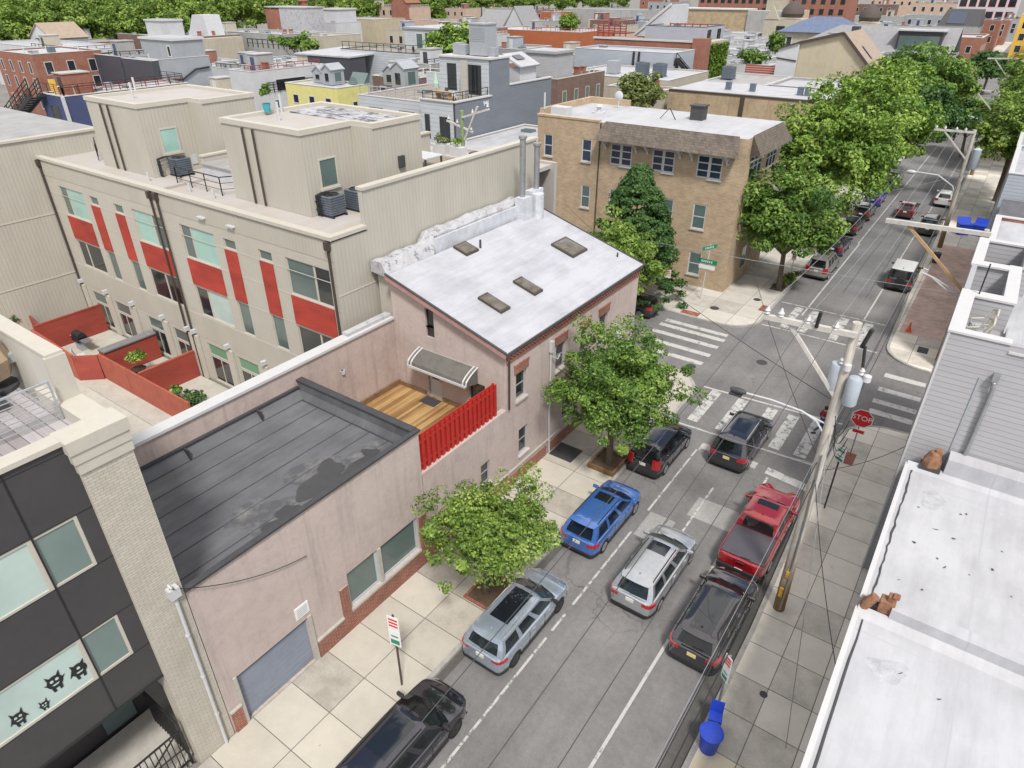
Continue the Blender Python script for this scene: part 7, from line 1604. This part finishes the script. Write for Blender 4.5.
condenser(-61.2,74.2,14.3,1.2,'pale stacked condenser at the left end of the slate house penthouse roof','rooftop condensers','ac_pale'); condenser(-59.9,73.6,14.3,1.1,'pale condenser between its neighbour and the tall cooling unit','rooftop condensers','ac_pale'); condenser(-55.6,74.0,14.3,.9,'small pale condenser right of the tall cooling unit','rooftop condensers','ac_pale')
bld('low_silver_house','low house with silver roof between the slate wall and the tan brick apartments',-54.3,-38.5,60,79,5.6,'cream_wall','silver_roof',.15,'white',cat='house',vents=2)
h = thing('white_gable_shed','small white shed roof with blue skylight behind the slate house','shed',(-52,89,0)); walls(h,-57.4,-55.2,79.2,83,9.86,12.6,'white_wall'); m = MB(); m.add([(-57.8,78.8,14.2),(-54.7,78.8,12.8),(-54.7,83.3,12.8),(-57.8,83.3,14.2)],[(0,1,2,3)]); o = m.build('roof', M['white_roof2'], h); s = o.modifiers.new('thick','SOLIDIFY'); s.thickness = .2; m = MB(); m.add([(-57,79.8,14.0),(-56,79.8,13.55),(-56,81.6,13.55),(-57,81.6,14.0)],[(0,1,2,3)]); m.build('skylight', M['glass_blue'], h)
h = bld('orange_house','long house with burnt orange side wall and white roof',-154,-117,200,221,9.2,'orange_wall','white_roof2',.2,'white',cat='house',vents=4)
h = bld('brick_house_tower','red brown brick house with pale grey roof tower behind the slate house',-64,-61.4,98.6,114,8.8,'brick_dk','old_roof',.25,'stone',cat='house',E=(4,(5.0,),1.3,2.2),fm='stone',gm='glass_mid'); pent(h,-68,-62.3,99.2,104.5,8.8,12.6,'grey_siding','silver_roof','ac_pale')
bld('cream_low_house','low cream-walled house with rooftop units behind the apartments',-61.2,-50,114.8,119.5,6.3,'cream_wall','white_roof2',.3,'white',cat='house',vents=4)
for i,(x,lb) in enumerate([(-66,'leftmost pale condenser by the long grey wall'),(-60,'dark condenser in the middle by the long grey wall'),(-56.5,'right-hand dark condenser by the long grey wall')]): condenser(x,126,7.4,2.0,lb,'condensers by the long grey wall','ac_pale' if i == 0 else 'ac')
bld('condenser_roof','white flat roof carrying condensers in front of the long grey wall',-74,-52,120,139,7.3,'cream_wall','white_roof2',.2,'white',vents=1)
h = bld('long_grey_house','long blue-grey sided house with pale parapet behind the bushy tree',-83.5,-60.4,140.8,151.5,9.8,'grey_siding2','silver_roof',.3,'white',cat='house',vents=1); m = MB()
for x in (-69.4,-68.2): m.box(x,x+.35,140.5,140.8,2,10.1)
m.build('downspout', M['black_m'], h); walls(h,-62.5,-47,137.5,140.7,0,3.4,'grey_siding2','annex_wall')
s = thing('outdoor_stair','black fire stair at the right end of the long grey house','stair',(-58,142,3)); m = MB(); m.bar((-60,141.2,9.0),(-53.5,141.2,3.4),.3,.6); m.bar((-60,142.4,9.0),(-53.5,142.4,3.4),.3,.6)
for k in range(8): m.bar((-60+k*.9,141.2,9-k*.77),(-60+k*.9,141.2,10.2-k*.77),.1)
m.bar((-60,141.2,10.2),(-53.5,141.2,4.6),.12); m.build('flight', M['black_m'], s); m = MB(); m.box(-60.2,-59.9,141,142.6,3,9.2); m.box(-58.6,-58.4,141,142.6,3,8); m.build('support', M['black_m'], s)
h = thing('red_brick_parapet_house','red brick house with white-capped parapet, chimney pier and ivy side wall','house',(-80,174,0)); walls(h,-94.5,-67.5,168.8,180,0,10.2,'brick_far'); m = MB(); m.box(-94.8,-67.4,168.6,169.3,10.2,10.6); m.build('coping', M['white'], h); m = MB(); m.box(-67.4,-64.2,167,170.5,0,11.2); m.build('chimney_pier', M['brick_far'], h); m = MB(); m.box(-94,-68,169.4,180,10,10.15); m.build('roof', M['old_roof'], h); walls(h,-67,-64.4,170.6,182.5,0,10.4,'cream_wall','ivy_wall')
g = np.random.default_rng(5); n = 2600; P_ = np.stack([np.full(n,-64.15)+g.normal(0,.15,n), g.uniform(170.8,182,n), 9.8*g.uniform(0,1,n)**.8],1); leaves('ivy_leaves', M['ivy'], h, P_, np.tile([1.,0,.4],(n,1)), .38, 5, .5)
for i,(x0,x1,lb) in enumerate([(-101,-92.5,'dark red timber roof deck left of the white triangular wall'),(-80,-70,'dark red timber roof deck right of the white triangular wall')]):
    t = thing('red_roof_deck',lb,'deck',(x0,183,10)); m = MB(); m.box(x0,x1,182,188,10.6,10.9); m.build('floor', M['red_wood'], t); m = MB()
    for z in (11.2,11.8,12.4,13.4): m.box(x0,x1,182,182.15,z-.12,z+.12)
    for k in range(6): xx = x0+(x1-x0)*k/5; m.box(xx-.12,xx+.12,181.95,182.2,9,13.6)
    m.build('railing', M['red_wood'], t)
h = thing('triangular_wall_house','white-edged triangular side wall rising between the red roof decks','house',(-88,190,0)); m = MB(); m.extr([(-92,186,10),(-80.5,186,10),(-80.5,186,17.5),(-82,186,17.5)],(0,8,0)); m.build('wall', M['white_wall'], h); m = MB(); m.bar((-92,185.9,10.2),(-82,185.9,17.7),.35,.6); m.build('edge_trim', M['white'], h); walls(h,-92,-70,188,200,0,10,'grey_wall','base_wall')
h = bld('white_door_house','blue grey house with two white doors above the brick parapet',-84,-68.5,176,190,12.9,'grey_siding2','grey_shingle',.2,'dark',cat='house',E=(2,(9.8,),3.0,2.8),fm='white',vents=1)
bld('concrete_hall','long windowless grey concrete hall in the distance',-181,-140.9,293.8,310,12.4,'conc_wall','silver_roof',.3,'white',vents=1); bld('orange_brick_house','small orange brick house left of the concrete hall',-184,-175,280,292,11.5,'orange_wall','white_roof2',.2,'white',cat='house',S=(2,(7,),1.4,2.5)); 
for i,(x0,y0,w,wm,lb) in enumerate([(-206,225,11,'peach_wall','pinkish house with blue solar roof panels in the left distance'),(-192,220,12,'cream_wall','cream house with two windows right of the pinkish house'),(-178,214,8,'brick_far','narrow brick house right of the cream one')]):
    h = bld('distant_house',lb,x0,x0+w,y0,y0+12,9.6,wm,'old_roof',.3,'white',S=(3,(6.2,),1.5,2.2),cat='house',vents=3)
h = thing('white_gabled_house','white house with steep grey gables in front of the orange wall','house',(-168,240,0)); walls(h,-182,-160,232,244,0,8.5,'white_wall'); gable(h,-182,-170,232,244,8.5,5,'white_wall','grey_shingle','x'); gable(h,-169,-160,232,244,8.5,6.5,'white_wall','grey_shingle','y')
# mid right: walls, gables, flat roofs
h = thing('tan_walled_house','stained tan-walled low house with white roof behind the apartments','house',(-36,118,0)); walls(h,-48.7,-24,113.1,113.6,0,6.9,'tan_wall'); walls(h,-24.5,-24,113.6,124,0,6.9,'tan_wall','side_wall'); m = MB(); m.box(-48.7,-24,113,113.9,6.9,7.15); m.build('coping', M['brown_m'], h); m = MB(); m.box(-48.6,-24.1,113.9,127,6.6,7.1); m.build('roof', M['white_roof2'], h)
for x in (-41,-37,-29.5,-28.4): q = MB(); q.box(x,x+.8,118,118.8,7.1,8.3); q.build('vent_box', M['ac'], h)
m = MB(); m.box(-36.6,-35.9,113.0,113.1,3.5,6.8); m.build('downspout', M['brown_m'], h)
t = thing('sloped_stone_wall','stone garden wall with sloping white coping beside the bushy tree','wall',(-52,102,0)); m = MB(); m.extr([(-55.5,103.4,0),(-48.2,103.4,0),(-48.2,103.4,7.4),(-55.5,103.4,5.2)],(0,.6,0)); m.build('wall', M['tan_wall'], t); m = MB(); m.bar((-55.6,103.7,5.3),(-48.1,103.7,7.55),.9,.2); m.build('coping', M['white'], t)
h = bld('white_walled_house','low white-walled house with flat grey roof and rooftop condenser',-49.5,-38,130.1,146,6.6,'white_wall','old_roof',.15,'white',cat='house',S=(2,(4.2,),1.3,1.6),vents=1); condenser(-47,136,6.7,2.0,'dark condenser on the flat roof of the low white-walled house','rooftop condensers','ac'); gable(h,-43.5,-40.5,128.5,130,5.6,.9,'white_wall','white_roof2','y')
bld('grey_parapet_house','low grey-white house with long parapet and white-framed opening',-38.2,-25,132,146,6.3,'conc_wall','white_roof2',.35,'white',cat='house',S=(1,(4.4,),1.8,1.8),vents=1)
t = thing('rust_deck','rust red slatted deck screen on posts above the flat grey roof','deck',(-49,160,6)); m = MB()
for k in range(6): m.box(-50.2,-43.1,155,155.15,5.2+.42*k,5.52+.42*k)
m.box(-50.2,-43.1,155.15,161,5.0,5.2); m.build('screen', M['rust_fence'], t); m = MB(); m.box(-47.6,-46.7,155,156,2.5,5.0); m.box(-44.4,-43.6,155,156,2.5,5.0); m.build('post', M['stone'], t)
h = thing('beige_gabled_house','tall beige stucco house with brown shingled gable roof beside the street trees','house',(-31,158,0)); zz = 9.0
m = MB(); m.add([(-38.6,150,0),(-24.0,150,0),(-24.0,150,7.4),(-31.2,150,14.2),(-38.6,150,12.4)],[(0,1,2,3,4)]); m.poly((-38.6,150,0),(-38.6,166,0),(-38.6,166,12.4),(-38.6,150,12.4)); m.poly((-24,150,0),(-24,166,0),(-24,166,7.6),(-24,150,7.6)); m.build('wall', M['beige_wall'], h)
m = MB(); m.add([(-31.2,149.7,14.3),(-23.4,149.7,6.9),(-23.4,166,6.9),(-31.2,166,14.3)],[(0,1,2,3)]); m.add([(-38.8,149.7,12.4),(-31.2,149.7,14.3),(-31.2,166,14.3),(-38.8,166,12.4)],[(0,1,2,3)]); o = m.build('pitched_roof', M['tan_shingle'], h); s = o.modifiers.new('thick','SOLIDIFY'); s.thickness = .35
m = MB(); m.bar((-31.2,149.5,14.3),(-23.4,149.5,6.9),.2,.45); m.bar((-38.8,149.5,12.4),(-31.2,149.5,14.3),.2,.45); m.build('rake_board', M['brown_m'], h); m = MB(); m.add([(-28.5,155,12.05),(-26.3,155,9.95),(-26.3,156.2,9.95),(-28.5,156.2,12.05)],[(0,1,2,3)]); m.build('skylight', M['glass'], h)
h = thing('white_lean_to','white lean-to house with brown roof edge left of the tall beige gable','house',(-44,152,0)); m = MB(); m.extr([(-42.5,149.5,0),(-38.65,149.5,0),(-38.65,149.5,12.4),(-42.5,149.5,11.2)],(0,12,0)); m.build('wall', M['white_wall'], h); m = MB(); m.bar((-42.7,149.3,11.2),(-38.65,149.3,12.5),.3,.25); m.bar((-42.5,149.42,9.6),(-38.7,149.42,9.2),.1,.25); m.build('roof_edge', M['brown_m'], h)
bld('white_annex','bright white flat annex roof at the foot of the tall beige gable',-38,-24.5,142,149.6,4.9,'white_wall','white_roof2',.2,'white',vents=0)
for i,(x0,x1,y0,z,rm,lb) in enumerate([(-66,-53.5,183,4.6,'white_roof2','bright white flat roof nearest the ivy wall'),(-74,-58,198,5,'white_roof','white flat roof behind the nearest one by the ivy wall'),(-80,-64,214,5.4,'white_roof2','white flat roof with brown boxes in the middle distance'),(-84,-66,232,5.6,'white_roof','white flat roof in front of the cupola tower'),(-96,-78,250,6.0,'silver_roof','silver flat roof below the grey concrete wall'),(-104,-86,272,6.4,'white_roof2','white flat roof right below the tan section of the high wall')]): bld('flat_roof_house',lb,x0,x1,y0,y0+11,z,'white_wall',rm,.3,'white',cat='house',vents=8)
h = thing('concrete_party_wall','long high wall in tan, grey and pinkish sections across the middle distance','wall',(-120,340,0)); walls(h,-144,-112,338,350,0,12.2,'tan_wall','tan_section'); walls(h,-112,-96.5,337,350,0,12.0,'conc_wall','grey_section'); walls(h,-96.5,-89,336,350,0,12.4,'peach_wall','pink_section'); m = MB(); m.box(-145,-112,337.5,350,12.2,12.7); m.build('coping', M['white'], h)
bld('red_apartments','red brick apartment block with regular dark windows at the top of the picture',-160,-122,398,420,19,'brick_far','old_roof',.4,'stone',S=(10,(4.5,9,13.5),2.2,2.6),fm='dark',vents=0); bld('red_apartments_wing','red brick apartment wing right of a pale stair tower at the top of the picture',-112,-84,398,420,19,'brick_far','old_roof',.4,'stone',S=(6,(4.5,9,13.5),2.2,2.6),fm='dark',vents=0); bld('pale_stair_tower','pale stair tower between the red brick apartments',-122,-112,394,410,15,'cream_wall','old_roof',.3,'white',vents=0)
h = thing('cupola_house','cream house with dark domed cupola, left of the blue roof','house',(-78,276,0)); walls(h,-84,-72,272,286,0,11.5,'cream_wall'); window(h,'y',272,-1,-79.5,-76.5,6,9.5,'brown_m','glass',.3); m = MB(); m.lathe([(3.4,0),(3.9,1.2),(3.5,2.8),(2.0,4.3),(.4,5.2),(.1,6.6)],(-76,277,12),14); m.build('dome', M['dome'], h, True); m = MB(); m.extr([(-84,271.8,11.5),(-79,271.8,11.5),(-81.5,271.8,15.5)],(0,1,0)); m.build('gable', M['cream_wall'], h)
h = thing('cupola_house','cream house with second dark domed cupola, right of the blue roof','house',(-48,262,0)); walls(h,-52,-44.5,258,270,0,11.5,'cream_wall'); m = MB(); m.lathe([(2.8,0),(3.3,1.1),(3.0,2.5),(1.7,3.9),(.3,4.8),(.1,6.0)],(-48,262,12),14); m.build('dome', M['dome'], h, True)
h = thing('blue_hip_house','cream house with broad blue slate hipped roof','house',(-58,246,0)); walls(h,-68,-46,238,254,0,9.6,'cream_wall'); m = MB(); m.add([(-69,237,9.6),(-45,237,9.6),(-45,255,9.6),(-69,255,9.6),(-61,246,13.6),(-53,246,13.6)],[(0,1,5,4),(1,2,5),(2,3,4,5),(3,0,4)]); m.build('hipped_roof', M['slate_roof'], h); window(h,'y',238,-1,-66,-64,5,8.5,'white','glass',.3); window(h,'y',238,-1,-50,-48,5,8.5,'white','glass',.3)
h = thing('grey_roof_house','house with large plain grey roof slopes and dark dormer recess behind the brown gable','house',(-33,205,0)); walls(h,-52,-17,198,214,0,7.6,'grey_wall'); m = MB(); m.add([(-56,197.5,7.2),(-17,197.5,7.2),(-17,206,13.2),(-44,206,13.2)],[(0,1,2,3)]); m.add([(-44,206,13.2),(-17,206,13.2),(-17,215,7),(-56,215,7)],[(0,1,2,3)]); m.build('roof', M['grey_shingle'], h); m = MB(); m.box(-29.5,-20,199.5,204,8,12.6); m.box(-40,-38.4,199.5,202,9.5,13.2); m.build('dormer', M['dark'], h); m = MB(); m.box(-29,-20.5,199.3,199.5,8.6,11.6); m.build('dormer_glass', M['glass_mid'], h); m = MB(); m.box(-30,-19.5,199,204.5,12.6,12.9); m.build('dormer_roof', M['white_roof2'], h)
h = bld('mansard_house','grey walled house with dark glazed mansard top left of the far street',-32.8,-20.5,300,316,9.4,'conc_wall','silver_roof',.2,'white',cat='house',S=(2,(4.5,),2.6,2.0),fm='dark',vents=0); m = MB(); m.add([(-33,300,9.7),(-20.3,300,9.7),(-21,306,14.6),(-31.5,306,14.6),(-21,316,14.6),(-31.5,316,14.6)],[(0,1,2,3),(3,2,4,5)]); m.poly((-20.3,300,9.7),(-20.3,316,9.7),(-21,316,14.6),(-21,306,14.6)); m.build('mansard', M['dark'], h); m = MB(); m.add([(-30.5,300.7,10.5),(-25,300.7,10.5),(-25,305,14.0),(-30.2,305,14.0)],[(0,1,2,3)]); m.build('mansard_glass', M['glass_blue'], h)
bld('brick_corner_house','red brick corner house by the far street',-27,-15.8,262,284,8.0,'brick_far','white_roof',.4,'white',cat='house',E=(4,(4.2,),1.4,2),S=(2,(4.2,),1.4,2),vents=2); bld('white_shop','white roofed low building with brown front between the grey roofs and the street',-45,-30,248,262,7.4,'brick_dk','white_roof2',.3,'white',vents=4)
bld('golden_building','bright golden yellow building on the far side of the street end',-9.5,8,300,330,13,'gold_wall','old_roof',.5,'stone',S=(5,(2.5,6,9.5),1.8,2.2),vents=0); bld('golden_wing','taller golden building wing at the upper right corner of the picture',-3,14,262,296,11,'gold_wall','old_roof',.4,'stone',S=(4,(2.5,6),2,2.2),vents=0)
bld('white_framed_building','white building with red window bays at the end of the street',-40,-16,420,440,17,'white_wall','old_roof',.4,'white',S=(6,(3,8,13),3.0,3.2),fm='sign_red',vents=0)
# rows of far houses filling the distance: each its own house
q = random.Random(21); wl = ['brick_far','cream_wall','white_wall','grey_wall','peach_wall','conc_wall','brick_dk']; rl = ['white_roof2','old_roof','silver_roof','old_roof']
adj = {'brick_far':'red brick','cream_wall':'cream','white_wall':'white','grey_wall':'grey','peach_wall':'peach','conc_wall':'pale grey','brick_dk':'brown brick'}
cells = [(-128,228,10),(-140,246,12),(-150,262,13),(-160,280,12),(-176,262,14),(-190,250,12),(-172,200,9),(-186,204,10),(-170,184,9),(-150,182,10),(-140,168,10),(-160,160,12),(-128,150,11),(-112,146,10),(-98,150,9),(-100,100,10),(-88,104,11),(-76,100,9),(-90,86,9),(-300,300,16),(-282,330,15),(-262,345,18),(-236,340,14),(-214,330,14),(-240,380,18),(-214,378,16),(-190,350,16),(-178,390,20),(-168,330,12),(-205,430,22),(-150,450,20),(-230,470,22),(-120,350,0),(-136,262,14),(-58,300,14),(-72,360,18),(-50,330,14),(-54,372,16),(-38,345,14),(-60,420,20),(-90,440,20),(-44,225,10),(-34,232,10),(-28,222,9),(-24,330,8),(-26,352,9),(-120,470,24),(-60,470,24),(-160,520,26),(-100,530,26),(-44,520,24),(-210,560,30),(-20,400,8),(-23,375,8),(-44,178,8),(-30,176,8),(4,225,10),(5,190,9),(6,350,12),(3,400,14),(8,460,20),(-4,480,14)]
used_l = {}
for i,(x,y,w) in enumerate(cells):
    if w == 0: continue
    wm = q.choice(wl); rm = q.choice(rl); z = q.uniform(7.5,10.5)+(4 if y > 400 else 0)
    bld('distant_house', f'{adj[wm]} house {"far off near the skyline" if y > 400 else "in the far rows of rooftops"}', x,x+w,y,y+q.uniform(11,15),z,wm,rm,.35,q.choice(['white','stone','white']),S=(max(2,int(w/4)),(3.4,z-3.2),1.5,2.1),cat='house',vents=7)['group'] = 'distant houses towards the skyline'
